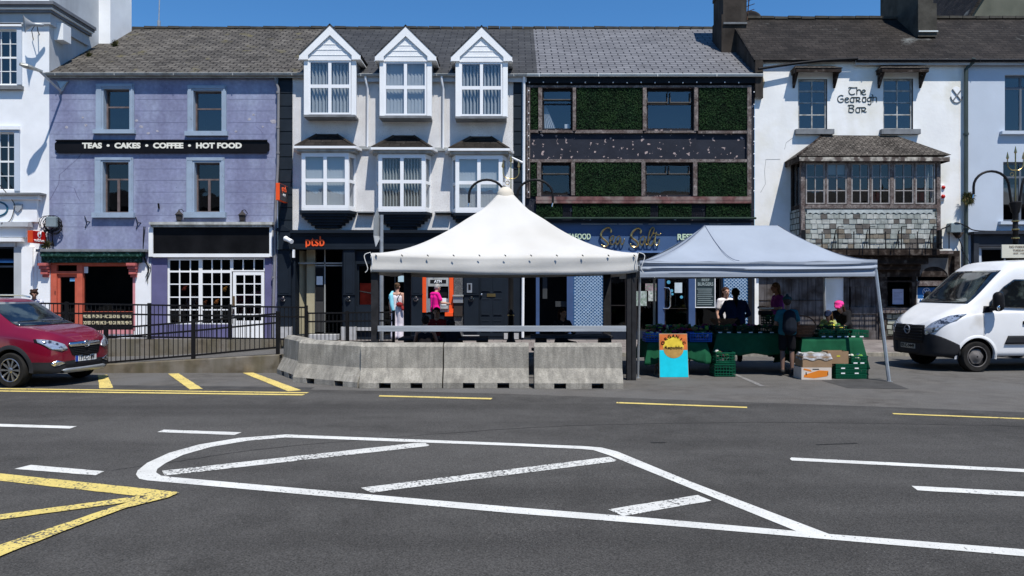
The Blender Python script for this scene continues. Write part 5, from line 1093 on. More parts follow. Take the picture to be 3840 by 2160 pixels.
def barrier(x, y, rz, label, L_=1.58):
    mb = barrier_mesh(L_); o = mb.build('concrete_barrier', None, cat='barrier', label=label, group=ggrp); o.location = (x, y, 0.002); o.rotation_euler = (0, 0, rz); return o
YB_ = GY(1457)+.29
def bx_(p0, p1): return (X(p0, YB_-.29)+X(p1, YB_-.29))/2
barrier(bx_(1346, 1658), YB_, .0, 'concrete barrier right of the bent pair, directly under the left end of the white canopy', X(1657, YB_-.29)-X(1347, YB_-.29))
barrier(bx_(1661, 1984), YB_+.01, .0, 'concrete barrier in the middle of the straight row, left of the dark gap', X(1983, YB_-.29)-X(1662, YB_-.29))
barrier(bx_(2004, 2336), YB_-.05, .0, 'concrete barrier at the right end of the row beside the dark canopy posts', X(2336, YB_-.29)-X(2004, YB_-.29))
a_ = Vector(G(1098, 1433)[:2]); b_ = Vector(G(1340, 1455)[:2]); d_ = (b_-a_); L2 = d_.length; ang = atan2(d_.y, d_.x); nrm = Vector((-d_.y, d_.x)).normalized()*.29; c_ = (a_+b_)/2+nrm
barrier(c_.x, c_.y, ang, 'slightly turned concrete barrier, second from the left of the row', L2)
a2 = a_+nrm*.1+Vector((-.02, .02)); dd = Vector((-.53, .85)).normalized(); L1 = 1.5; c1 = a2+dd*L1/2+Vector((.29*.85+.03, .29*.53)); barrier(c1.x, c1.y+.12, atan2(-dd.y, -dd.x), 'strongly turned concrete barrier at the left end of the row beside the ramp', L1)
# ------------------------------------------------------------------ white pavilion canopy
PV = thing('canopy_shelter', 'white pointed fabric canopy on dark posts above the picnic tables', 'canopy', (X(1892, 14.8), 16.9, 0))
YF, YBk = 14.75, 19.0; cx = X(1892, YF); hw_ = (X(2390, YF)-X(1394, YF))/2
fab = pm('white_canvas', (.57, .56, .53), .8, .06, 1.2, .5, 4, col2=(.51, .495, .46), c2s=.8, c2t=.6, c2w=.12)
zt_, zb_, za_ = Z(950, YF), Z(1022, YF), Z(728, (YF+YBk)/2)
yc = (YF+YBk)/2; hd = (YBk-YF)/2
mb = MB(); mb.m(fab); mb.smooth = True; N = 28; Mn = 18
def cprof(t): return zt_+(za_-zt_)*(.94*t**1.85+.06*t)       # t 0 at the eaves, 1 at the peak
ringv = []
for j in range(Mn+1):
    t = j/Mn; s = 1-t*.935; rg = []
    for side in range(4):
        for k in range(N):
            u = -1+2*k/N; px_, py_ = [(u, -1), (1, u), (-u, 1), (-1, -u)][side]
            sag = -.04*(1-u*u)*(1-t)*t*2-(.045*(1-u*u)*(1-t)**3)
            wr = .016*sin(u*13+side+t*5)*(1-t)**2*t*4+.010*sin(u*5-t*9)*(1-t)
            rd = 1-(.02*(1-u*u))*(1-t)
            if t > .75: kx = hypot(px_, py_); f_ = (t-.75)/.25; px_, py_ = px_*(1-f_)+px_/kx*f_, py_*(1-f_)+py_/kx*f_
            rg.append((cx+px_*hw_*s*rd, yc+py_*hd*s*rd, cprof(t)+sag+wr))
    ringv.append(rg)
V = [p for r in ringv for p in r]; K = 4*N; Fc = []
for j in range(Mn):
    for k in range(K): Fc.append((j*K+k, j*K+(k+1) % K, (j+1)*K+(k+1) % K, (j+1)*K+k))
mb.mesh(V, Fc)
base = ringv[0]; V = []; n2 = 5
for j in range(n2+1):
    for k, p in enumerate(base):
        u = -1+2*(k % N)/N; f_ = j/n2; out = .008+.016*sin(k*1.3)*f_+.012*sin(k*.45+2)*f_+.010*sin(f_*9+k*.25); dx, dy = p[0]-cx, p[1]-yc
        V.append((p[0]+dx*out/hw_*(1 if j else 0), p[1]+dy*out/hd*(1 if j else 0), p[2]-(zt_-zb_)*f_*(1+.04*sin(u*3.1))-.0))
Fc = []
for j in range(n2):
    for k in range(K): Fc.append((j*K+(k+1) % K, j*K+k, (j+1)*K+k, (j+1)*K+(k+1) % K))
mb.mesh(V, Fc); cf = mb.build('canvas_roof', PV)
sd = cf.modifiers.new('thick', 'SOLIDIFY'); sd.thickness = .006; sd.offset = -1
q = MB(); q.m(pm('cream_cap', (.66, .60, .50), .6, .1)); q.smooth = True; q.lathe((cx, yc, za_-.05), [(.185, -.03), (.19, .06), (.175, .11), (.14, .16), (.08, .20), (.03, .215), (.01, .22)], 20); q.build('finial', PV)
q = MB(); q.m(iron)
for k in range(11):
    u = -.97+1.94*k/10; q.tube([(cx+u*hw_, YF-.03, zt_-.03), (cx+u*hw_+.03, YF-.035, zt_-.06)], .011, 5)
q.split_build('lacing', PV)
q = MB(); q.m(pm('white_cord', (.7, .7, .68), .8))
for s in (-1, 1):
    x = cx+s*(hw_+.02); q.tube(smooth_curve([(x, YF, zt_+.02), (x+s*.12, YF-.05, zt_-.05), (x+s*.05, YF-.05, zt_-.3), (x+s*.1, YF-.05, zb_+.0)], 4), .008, 5); q.tube(smooth_curve([(x, YF, zt_), (x-s*.05, YF-.07, zt_-.15), (x-s*.02, YF-.06, zt_-.35)], 4), .008, 5)
q.split_build('tie_cord', PV)
def post(px0, px1, Y, z0, z1, nm='post', d=.13):
    m_ = MB(); m_.m(ironw).box(X(px0, Y), X(px1, Y), Y, Y+d, z0, z1); return m_.build(nm, PV, bevel=.006)
post(1391, 1417, YF+.05, 0, zt_-.03); post(2351, 2368, YF+.05, 0, zt_-.03); post(2370, 2386, YF+.05, 0, zt_-.03); post(1514, 1540, YBk-.25, 0, zt_-.03); post(2264, 2290, YBk-.25, 0, zt_-.03)
q = MB(); q.m(ironw)
for (ya, yb) in ((YF+.06, YF+.12), (YBk-.2, YBk-.14)): q.box(cx-hw_+.06, cx+hw_-.06, ya, yb, zt_-.12, zt_-.06)
for s in (-1, 1): q.box(cx+s*(hw_-.08), cx+s*(hw_-.14), YF+.12, YBk-.2, zt_-.12, zt_-.06)
q.tube([(cx, yc, zt_-.1), (cx, yc, za_-.1)], .035, 8); q.box(cx-hw_+.1, cx+hw_-.1, yc-.03, yc+.03, zt_-.115, zt_-.07)
q.build('roof_frame', PV)
q = MB(); q.m(pm('pale_plank', (.40, .43, .46), .7, .25, 1.5, .3, 20, stretch=(.6, 8, 8))).box(X(1417, YF), X(2347, YF), YF-.03, YF+.03, Z(1243, YF), Z(1222, YF)); q.build('front_rail', PV, bevel=.004)
# picnic tables
def picnic(px0, px1, Y, ztop, label, legs):
    t = thing('picnic_table', label, 'table', (X((px0+px1)/2, Y), Y+.4, 0), 0, 'dark picnic tables under the canopy'); m_ = MB(); m_.m(pm('dark_recycled_plastic', (.035, .035, .038), .6, .2, 6))
    x0, x1 = X(px0, Y), X(px1, Y)
    for k in range(5): m_.box(x0, x1, Y+k*.16, Y+k*.16+.15, ztop-.05, ztop)
    m_.build('tabletop', t, bevel=.01)
    for px in legs: m_ = MB(); m_.m(MATS['dark_recycled_plastic']).box(X(px, Y), X(px, Y)+.24, Y+.15, Y+.65, 0, ztop-.05); m_.build('leg', t)
    for dy_ in (-.45, 1.05): m_ = MB(); m_.m(MATS['dark_recycled_plastic']).box(x0+.05, x1-.05, Y+dy_, Y+dy_+.28, .40, .45); m_.box(x0+.3, x0+.4, Y+dy_+.05, Y+dy_+.2, 0, .4); m_.box(x1-.4, x1-.3, Y+dy_+.05, Y+dy_+.2, 0, .4); m_.build('bench', t)
picnic(1492, 1830, 15.7, .78, 'dark slatted picnic table in front of the seated group, left of the two', (1520, 1785))
picnic(1990, 2300, 16.0, .81, 'dark slatted picnic table under the right half of the white canopy', (2010, 2255))
# ------------------------------------------------------------------ blue gazebo
GZ = thing('market_gazebo', 'pale blue pop up gazebo over the vegetable stall', 'gazebo', (X(2840, 14.9), 16.2, 0))
gf_ = pm('pale_blue_polyester', (.305, .345, .405), .7, .07, 1.5, .6, 4); gy0, gy1 = 14.85, 17.7
gx0, gx1 = X(2400, gy0), X(3290, gy0); rx0, rx1 = X(2642, 16.3), X(2916, 16.3); gzr = Z(846, 16.3); gze = Z(975, gy0); gzv = Z(1036, gy0); gyc = (gy0+gy1)/2
mb = MB(); mb.m(gf_); mb.smooth = True
def patchs(A, B, C, D, n=16, m=12, sag=.2, close=0):
    V = []
    for j in range(m+1):
        t = j/m
        for i in range(n+1):
            u = i/n; a = Vector(A).lerp(Vector(B), u); b = Vector(D).lerp(Vector(C), u); p = a.lerp(b, t)
            p.z -= sag*4*t*(1-t)*(1-.35*t)+.03*4*u*(1-u)*(1-t)+.0
            p.z += .016*sin(u*11+t*6)*4*t*(1-t)+.010*sin(u*27-t*9)*(1-t)
            V.append(p)
    mb.mesh(V, [(j*(n+1)+i, j*(n+1)+i+1, (j+1)*(n+1)+i+1, (j+1)*(n+1)+i) for j in range(m) for i in range(n)])
c00, c10, c11, c01 = (gx0, gy0, gze-.02), (gx1, gy0, gze), (gx1, gy1, gze), (gx0, gy1, gze-.02); rA, rB = (rx0, gyc, gzr), (rx1, gyc, gzr)
patchs(c00, c10, rB, rA, 24, 14); patchs(c11, c01, rA, rB, 24, 14); patchs(c01, c00, rA, rA, 12, 14, .22); patchs(c10, c11, rB, rB, 12, 14, .22)
gc = mb.build('canvas_roof', GZ)
s_ = gc.modifiers.new('thick', 'SOLIDIFY'); s_.thickness = .004
mb = MB(); mb.m(gf_); mb.smooth = True; corners = [c00, c10, c11, c01]; n = 60
for e in range(4):
    A, B = Vector(corners[e]), Vector(corners[(e+1) % 4]); V = []; nv = 10; nn = n if e % 2 == 0 else 36; nor = (B-A).cross(Vector((0, 0, 1))).normalized()
    for j in range(nv+1):
        for i in range(nn+1):
            u = i/nn; v = j/nv; d = abs(u-.5)*2; p = A.lerp(B, u); edge_ = min(u, 1-u)
            p.z -= .03*4*u*(1-u)*(1-v)+v*(gze-gzv)*(1)
            fold = 1.25*sin(v*17+sin(u*6.28*1.0)*1.1+e)*.034*(.5+.6*d)+sin(v*11+u*5)*.016
            p = p+nor*(fold*sin(pi*min(1, v*1.2)))*(1 if .0 < u < 1 else 0)
            V.append(p)
    mb.mesh(V, [(j*(nn+1)+i+1, j*(nn+1)+i, (j+1)*(nn+1)+i, (j+1)*(nn+1)+i+1) for j in range(nv) for i in range(nn)])
mb.build('valance', GZ)
seam = MB(); seam.m(pm('blue_grey_seam', (.16, .19, .26), .8))
def onp(A, B, u, sag):
    P = []
    for k in range(11):
        t = k/10; p = Vector(A).lerp(Vector(B), t); p.z -= sag*4*t*(1-t)*(1-.35*t)-.006; P.append(p)
    return P
for a, b in ((c00, rA), (c10, rB)): seam.tube(onp(a, b, 0, .2), .008, 4)
seam.tube(onp((rx0+.32, gy0, gze-.02), (rx0, gyc, gzr), 0, .19), .007, 4); seam.split_build('seam', GZ)
def leg(a, b, r=.022):
    m_ = MB(); m_.m(galv); m_.tube([a, b], r, 6); a_ = Vector(a); m_.box(a_.x-.05, a_.x+.05, a_.y-.05, a_.y+.05, a_.z-.005, a_.z+.012); m_.build('leg', GZ)
leg(G(2392, 1418), (X(2401, gy0), gy0+.03, gzv+.2), .026); leg(G(3334, 1431), (gx1-.03, gy0+.04, gzv+.25), .034); leg((X(3097, 17.2), 17.2, 0), (X(3090, 17.2), 17.2, gze-.1), .03); leg((X(2452, gy1), gy1-.05, 0), (X(2452, gy1), gy1-.05, gze-.1), .03)
q = MB(); q.m(galv); zz = gzv+.05
for (xa, ya, xb, yb) in ((gx0, gy0+.05, gx1, gy0+.05), (gx0, gy1-.05, gx1, gy1-.05), (gx0+.04, gy0, gx0+.04, gy1), (gx1-.04, gy0, gx1-.04, gy1)):
    n = 4
    for k in range(n):
        p = lambda t, z: (xa+(xb-xa)*t, ya+(yb-ya)*t, z)
        q.tube([p(k/n, zz+.16), p((k+1)/n, zz-.03)], .012, 4); q.tube([p(k/n, zz-.03), p((k+1)/n, zz+.16)], .012, 4)
for (a, b) in (((gx0, gy0), rA), ((gx1, gy0), rB), ((gx0, gy1), rA), ((gx1, gy1), rB)): q.tube([(p.x, p.y, p.z-.05) for p in onp((a[0], a[1], zz+.18), b, 0, .26)], .014, 4)
q.build('folding_frame', GZ)
# ------------------------------------------------------------------ market stall
gcl = pm('green_tablecloth', (.012, .088, .042), .9, .2, 6, .3, 60); tleg = pm('wood_trestle', (.20, .15, .10), .8, .3)
def table(label, px0, px1, Y, zt_, dep, drop, flare=.06, lab2='', corner=None):
    x0, x1 = X(px0, Y), X(px1, Y); t = thing('trestle_table', label, 'table', ((x0+x1)/2, Y+dep/2, 0), 0, 'market stall tables')
    m_ = MB(); m_.m(tleg).box(x0+.02, x1-.02, Y+.02, Y+dep-.02, zt_-.04, zt_-.012); m_.build('tabletop', t)
    for x in (x0+.25, x1-.3):
        m_ = MB(); m_.m(tleg); m_.tube([(x-.12, Y+.1, 0), (x+.05, Y+.1, zt_-.04)], .02, 5); m_.tube([(x+.2, Y+dep-.1, 0), (x+.03, Y+dep-.1, zt_-.04)], .02, 5); m_.build('leg', t)
    m_ = MB(); m_.m(gcl); m_.smooth = True; per = []; nx = 26; ny = 10
    for k in range(nx): per.append((x0+(x1-x0)*k/nx, Y, 0, -1))
    for k in range(ny): per.append((x1, Y+dep*k/ny, 1, 0))
    for k in range(nx): per.append((x1-(x1-x0)*k/nx, Y+dep, 0, 1))
    for k in range(ny): per.append((x0, Y+dep-dep*k/ny, -1, 0))
    K = len(per); V = []; nv = 7; rr = random.Random(px0)
    ph = [rr.uniform(0, 6) for _ in range(3)]
    for j in range(nv+1):
        v = j/nv
        for k, (a, b, nx_, ny_) in enumerate(per):
            cn = 0
            for (qx, qy) in ((x0, Y), (x1, Y), (x0, Y+dep), (x1, Y+dep)): cn = max(cn, 1-hypot(a-qx, b-qy)/.3)
            cn = max(cn, 0); w_ = .022*sin(k*.9+ph[0])+.014*sin(k*2.1+ph[1]); ox = flare*v+w_*v+cn*.10*v
            V.append((a+(nx_+((1 if abs(a-x1) < .01 else -1 if abs(a-x0) < .01 else 0)*cn if nx_ == 0 else 0))*ox, b+ny_*ox, zt_-v*(drop+cn*.12+.02*sin(k*.7+ph[2]))))
    Fc = [(j*K+(k+1) % K, j*K+k, (j+1)*K+k, (j+1)*K+(k+1) % K) for j in range(nv) for k in range(K)]; Fc = [f[::-1] for f in Fc]
    m_.mesh(V, Fc); m_.smooth = False; m_.poly([(x0, Y, zt_), (x1, Y, zt_), (x1, Y+dep, zt_), (x0, Y+dep, zt_)]); co_ = m_.build('tablecloth', None)
    tag(co_, lab2, 'tablecloth', None, None); sd_ = co_.modifiers.new('thick', 'SOLIDIFY'); sd_.thickness = .004
    co_['group'] = 'green stall cloths'; return zt_
YL = 15.62; tz1 = table('trestle table under the left green cloth behind the ORGANIC board', 2432, 2650, YL, Z(1284, YL), 1.2, .36, .03, lab2='green cloth on the left table, half hidden by the ORGANIC board')
YM = 15.9; tz2 = table('long trestle table in the shade at the middle of the stall', 2690, 3010, YM, Z(1250, YM), .9, .45, lab2='dark shaded green cloth hanging in the middle of the stall')
YR_ = 15.48; tz3 = table('trestle table at the sunny right end of the stall', 3010, 3232, YR_, Z(1266, YR_), 1.3, .55, .04, lab2='sunlit green cloth on the right table above the cardboard boxes')
def crate(label, x, Y, z, w_=.6, d_=.4, h_=.2, mat=None, tags=True, rz=0, group='plastic crates at the stall', fill=None, rows=3):
    t = thing('plastic_crate', label, 'crate', (x, Y, z), rz, group); m_ = MB(); m_.m(mat); th = .014
    m_.box(-w_/2, w_/2, -d_/2, d_/2, 0, .012)
    for (a, b, c, e) in ((-w_/2, w_/2, -d_/2, -d_/2+th), (-w_/2, w_/2, d_/2-th, d_/2), (-w_/2, -w_/2+th, -d_/2+th, d_/2-th), (w_/2-th, w_/2, -d_/2+th, d_/2-th)):
        m_.box(a, b, c, e, 0, .03); m_.box(a-.004, b+.004, c-.004, e+.004, h_-.028, h_)
        for k in range(1, rows): m_.box(a, b, c, e, h_*k/rows-.008, h_*k/rows+.008)
        L_ = max(b-a, e-c); n = max(3, int(L_/.055))
        for k in range(n+1):
            if b-a > e-c: xx = a+(b-a-.012)*k/n; m_.box(xx, xx+.012, c+.002, e-.002, .02, h_-.02)
            else: yy = c+(e-c-.012)*k/n; m_.box(a+.002, b-.002, yy, yy+.012, .02, h_-.02)
    m_.build('body', t, local=True, uv=False)
    if tags:
        m_ = MB(); m_.m(white)
        for s in ((-.3, -.12), (.12, .3)): m_.box(w_*s[0]-.03, w_*s[0]+.05, -d_/2-.008, -d_/2-.004, .005, .028)
        m_.build('label_tag', t, local=True)
    if fill:
        m_ = MB(); m_.smooth = True; rr = random.Random(int(x*100))
        for k in range(int(26*w_/.6)):
            m_.m(fill[rr.randrange(len(fill))]); r_ = rr.uniform(.035, .06); m_.ball((rr.uniform(-w_/2+.06, w_/2-.06), rr.uniform(-d_/2+.06, d_/2-.06), h_*.55+rr.uniform(0, h_*.45)), (r_, r_*rr.uniform(.7, 1.2), r_*rr.uniform(.7, 1)), 8, 6)
        v = m_.build('vegetables', None, label='produce in the '+' '.join(label.split()[:13]), cat='vegetables', group='produce in crates'); v.location = (x, Y, z); v.rotation_euler = (0, 0, rz)
    return t
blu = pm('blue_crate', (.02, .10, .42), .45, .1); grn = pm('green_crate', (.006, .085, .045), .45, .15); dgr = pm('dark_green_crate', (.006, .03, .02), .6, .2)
lettuce = pm('lettuce', (.16, .36, .06), .7, .4, 20); cabbage = pm('cabbage', (.38, .48, .28), .7, .3, 20); tomato = pm('tomato', (.55, .03, .02), .35, .2); onion = pm('onion_white', (.62, .60, .52), .5, .15); lemon = pm('yellow_pepper', (.6, .55, .05), .4, .1); beet = pm('beetroot', (.16, .02, .07), .6, .2); leafd = pm('dark_leaves', (.04, .12, .035), .7, .5, 20); soil = pm('earthy_potato', (.22, .15, .08), .9, .3)
crate('blue crate at the left end of the left table, behind the gazebo leg', X(2447, YL+.2), YL+.2, tz1, .36, .4, .19, blu, False, 0, fill=[lemon, cabbage, lettuce, onion])
crate('blue crate of white onions just right of the ORGANIC board', X(2621, YL+.2), YL+.2, tz1, .46, .36, .2, blu, False, 0, fill=[onion, onion, leafd])
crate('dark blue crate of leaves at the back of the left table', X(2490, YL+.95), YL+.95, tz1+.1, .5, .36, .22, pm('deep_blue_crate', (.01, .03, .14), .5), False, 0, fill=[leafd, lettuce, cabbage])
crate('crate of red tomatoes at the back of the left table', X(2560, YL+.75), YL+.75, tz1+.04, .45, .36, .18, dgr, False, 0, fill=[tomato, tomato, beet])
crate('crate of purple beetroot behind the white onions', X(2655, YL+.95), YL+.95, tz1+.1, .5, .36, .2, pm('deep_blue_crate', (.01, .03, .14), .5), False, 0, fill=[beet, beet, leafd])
for k, (px, dz, lb) in enumerate(((2712, 0, 'left'), (2790, 0, 'middle'), (2868, .0, 'right'))):
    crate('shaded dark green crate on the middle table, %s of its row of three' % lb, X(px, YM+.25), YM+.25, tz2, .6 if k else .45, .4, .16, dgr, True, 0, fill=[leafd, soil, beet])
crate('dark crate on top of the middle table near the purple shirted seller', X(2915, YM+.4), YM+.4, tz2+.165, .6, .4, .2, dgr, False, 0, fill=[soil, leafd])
for k, (px, lb) in enumerate(((3092, 'beside the wicker basket'), (3150, 'in the middle of the right table'), (3205, 'at the right end of the right table'))):
    crate('green crate with white tags ' + lb, X(px, YR_+.22), YR_+.22, tz3+.002, .36 if k < 2 else .42, .36, .15, grn, True, 0, fill=[leafd, soil, lettuce] if k < 2 else None)
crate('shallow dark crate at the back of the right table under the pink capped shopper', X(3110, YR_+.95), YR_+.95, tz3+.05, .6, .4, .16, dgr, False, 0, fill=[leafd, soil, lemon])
# crates and boxes on the ground
gs = G(2714, 1414)[1]+.22
crate('lower green crate of the pair standing right of the ORGANIC board', X(2709, gs), gs, .0, X(2749, gs-.2)-X(2671, gs-.2), .4, .27, grn, False, 0, fill=None, rows=4)
crate('upper green crate of the pair standing right of the ORGANIC board', X(2711, gs), gs, .272, X(2748, gs-.2)-X(2676, gs-.2), .4, .24, grn, False, 0, fill=[leafd, beet, onion], rows=4)
gs = G(3180, 1422)[1]+.22; w3 = X(3240, gs-.2)-X(3118, gs-.2)
for k in range(3): crate(['lowest', 'second', 'third'][k]+' flat green crate of the stack beside the cardboard boxes', X(3179, gs), gs, .102*k, w3, .4, .1, grn, k > 0, 0, rows=2)
crate('short green crate with vegetables on top of the flat crate stack', X(3207, gs), gs, .31, w3*.5, .4, .16, grn, True, 0, fill=[leafd, lettuce, onion], rows=3)
def carton(label, px, py, wpx, h, d, mat, Yb=None, z=0, rz=0, printm=None, open_=False):
    Y = Yb or GY(py); w_ = wpx*Y/FP; t = thing('cardboard_box', label, 'box', (X(px, Y), Y+d/2, z), rz, 'cardboard boxes by the right table'); m_ = MB(); m_.m(mat)
    th = .006
    for (a, b, c, e) in ((-w_/2, w_/2, -d/2, -d/2+th), (-w_/2, w_/2, d/2-th, d/2), (-w_/2, -w_/2+th, -d/2+th, d/2-th), (w_/2-th, w_/2, -d/2+th, d/2-th)): m_.box(a, b, c, e, 0, h)
    m_.box(-w_/2+th, w_/2-th, -d/2+th, d/2-th, 0, .006)
    if not open_: m_.box(-w_/2+th, w_/2-th, -d/2+th, d/2-th, h-.01, h-.004)
    m_.build('body', t, local=True, bevel=.002); return t, w_
card = pm('cardboard', (.30, .20, .12), .85, .12, 4); card_o = pm('printed_orange_box', (.62, .55, .48), .7, .1)
gb_ = GY(1424)
t, w_ = carton('orange and white printed fruit box at the bottom of the cardboard stack', 3062, 1424, 113, .245, .42, card_o)
m_ = MB(); m_.m(pm('orange_print', (.70, .22, .03), .6, .1)); m_.prism([(-.05, .03), (.22, .07), (.24, .18), (.05, .19), (-.25, .10), (-.26, .05)], -.2125, -.209); m_.prism([(-.27, .2), (-.1, .16), (-.12, .2), (-.25, .23)], -.2125, -.209); m_.m(black).box(-.08, .05, -.2135, -.21, .205, .22); m_.box(-.22, -.2, -.2135, -.21, .09, .15); m_.box(.22, .235, -.2135, -.21, .09, .15); m_.build('print', t, local=True)
t, w_ = carton('brown cardboard box wrapped in clear plastic, on the orange printed box', 3065, 1424, 110, .22, .40, card, Yb=gb_+.01, z=.248, open_=True)
m_ = MB(); m_.m(pm('clear_film', (.55, .55, .56), .25, .4, 6, coat=.5, col2=(.22, .18, .14), c2s=8, c2t=.5, c2w=.1)); m_.smooth = True; V = []; n = 16
for j in range(n+1):
    for i in range(n+1):
        u, v = i/n, j/n; e_ = min(u, 1-u, v, 1-v); V.append(((u-.5)*w_*1.03, (v-.5)*.42, .215+min(e_*1.2, .06)+.02*sin(u*14+v*5)*sin(v*11+2)-(.06 if e_ == 0 else 0)))
m_.mesh(V, [(j*(n+1)+i, j*(n+1)+i+1, (j+1)*(n+1)+i+1, (j+1)*(n+1)+i) for j in range(n) for i in range(n)]); m_.build('plastic_wrap', t, local=True)
t, w_ = carton('plain cardboard box with a yellow sticker standing on the green crate stack', 3143, 1424, 78, .25, .3, card, Yb=gb_+.12, z=.31, open_=True)
m_ = MB(); m_.m(lemon).box(-.03, .04, -.1535, -.151, .14, .17); m_.split_build('sticker', t, local=True)
def basket(label, x, y, z, r, h, mat):
    m_ = MB(); m_.m(mat); n = 26
    for j in range(8):
        t_ = j/7; rr_ = r*(.72+.28*t_); m_.tube([(x+rr_*(1+.02*(k % 2))*cos(2*pi*k/n), y+rr_*.7*(1+.02*(k % 2))*sin(2*pi*k/n), z+.02+h*t_) for k in range(n)], h/15, 5, closed=True)
    m_.tube([(x+r*cos(a), y, z+h+sin(a)*r*.75) for a in [pi*k/10 for k in range(11)]], .014, 5) if h > .15 else None
    m_.lathe((x, y, z+.005), [(r*.7, 0), (r*.72, .01)], n); return m_.build('wicker_basket', label=label, cat='basket', uv=False)
wick = pm('wicker', (.16, .08, .045), .8, .4, 30); basket('large round wicker basket at the left corner of the right table', X(3022, YR_), YR_+.22, tz3+.003, .30, .22, wick)
basket('shallow reddish wicker basket in front of the navy dressed seller', X(2735, YM), YM+.45, tz2+.17, .3, .1, wick)
m_ = MB(); m_.smooth = True; rr = random.Random(5)
for k in range(170): m_.m([leafd, lettuce, soil, cabbage, leafd, beet][k % 6]); px = rr.uniform(2425, 2675); y = YL+rr.uniform(.45, 1.15); m_.ball((X(px, y), y, tz1+.06+rr.uniform(0, .26)), (rr.uniform(.03, .08), rr.uniform(.03, .07), rr.uniform(.02, .06)), 7, 5)
m_.build('vegetable_pile', label='loose pile of leafy vegetables across the back of the left stall table', cat='vegetables', kind='stuff')
# painted board
ob = thing('painted_sign', 'hand painted board reading ORGANIC Republic, yellow sun over bright turquoise', 'sign', G(2529, 1418))
yb = G(2529, 1418)[1]; bw = X(2583, yb)-X(2473, yb); bh = Z(1252, yb); A = atan2(.10, bh)
def lb(x, z, o=0.0): return (X(2528, yb)+x, yb+z*sin(A)+o*cos(A), z*cos(A)-o*sin(A)*.0+.0)
m_ = MB()
def flatp(m_, pts, o): m_.poly([lb(x, z, -o) for x, z in pts])
m_.m(pm('board_wood', (.35, .28, .2), .8, .2)); W2 = bw/2; bh2 = bh/cos(A)
m_.mesh([lb(-W2, 0, -.0), lb(W2, 0, -.0), lb(W2*.96, bh2, -.0), lb(-W2*.96, bh2, -.0), lb(-W2, 0, .02), lb(W2, 0, .02), lb(W2*.96, bh2, .02), lb(-W2*.96, bh2, .02)], [(0, 1, 2, 3), (5, 4, 7, 6), (1, 5, 6, 2), (4, 0, 3, 7), (3, 2, 6, 7)]); bo = m_.build('board', ob)
m_ = MB(); m_.m(pm('painted_orange', (.62, .17, .05), .8, .3, 8)); flatp(m_, [(-W2*.95, bh2*.60), (W2*.95, bh2*.60), (W2*.93, bh2*.985), (-W2*.93, bh2*.985)], .004)
m_.m(pm('turquoise_paint', (.012, .58, .72), .7, .1, 6)); flatp(m_, [(-W2*.97, .02), (W2*.97, .02), (W2*.96, bh2*.63), (-W2*.96, bh2*.63)], .005)
m_.m(pm('sun_yellow', (.75, .55, .06), .8, .2, 9)); c = (0, bh2*.66); R_ = W2*.72
flatp(m_, [(R_*cos(pi*k/14), c[1]+R_*1.12*sin(pi*k/14)*(1+.10*(k % 2))) for k in range(15)], .007)
m_.m(pm('ochre_paint', (.45, .27, .08), .8, .2, 9)); flatp(m_, [(R_*.95*cos(pi+pi*k/14), c[1]-.01+R_*.85*sin(pi+pi*k/14)) for k in range(15)]+[(R_*.95, c[1]+.03), (-R_*.95, c[1]+.03)], .009)
m_.build('painting', bo)
ink = pm('black_paint', (.015, .01, .01), .8)
for ch_, an, sc_ in zip('ORGANIC', (152, 129, 109, 90, 70, 49, 28), (.11, .10, .11, .1, .1, .1, .1)):
    a = radians(an); x, z = W2*.80*cos(a), bh2*.655+W2*.88*sin(a); p = lb(x, z, -.014); text(ch_, p[0], p[1], p[2], sc_*.92, ink, bo, tilt=a-pi/2, bold=.0015, depth=.004)
p = lb(.0, bh2*.685, -.016); text('Republic', p[0], p[1], p[2], .10, ink, bo, bold=.0, depth=.004, width=W2*1.2)
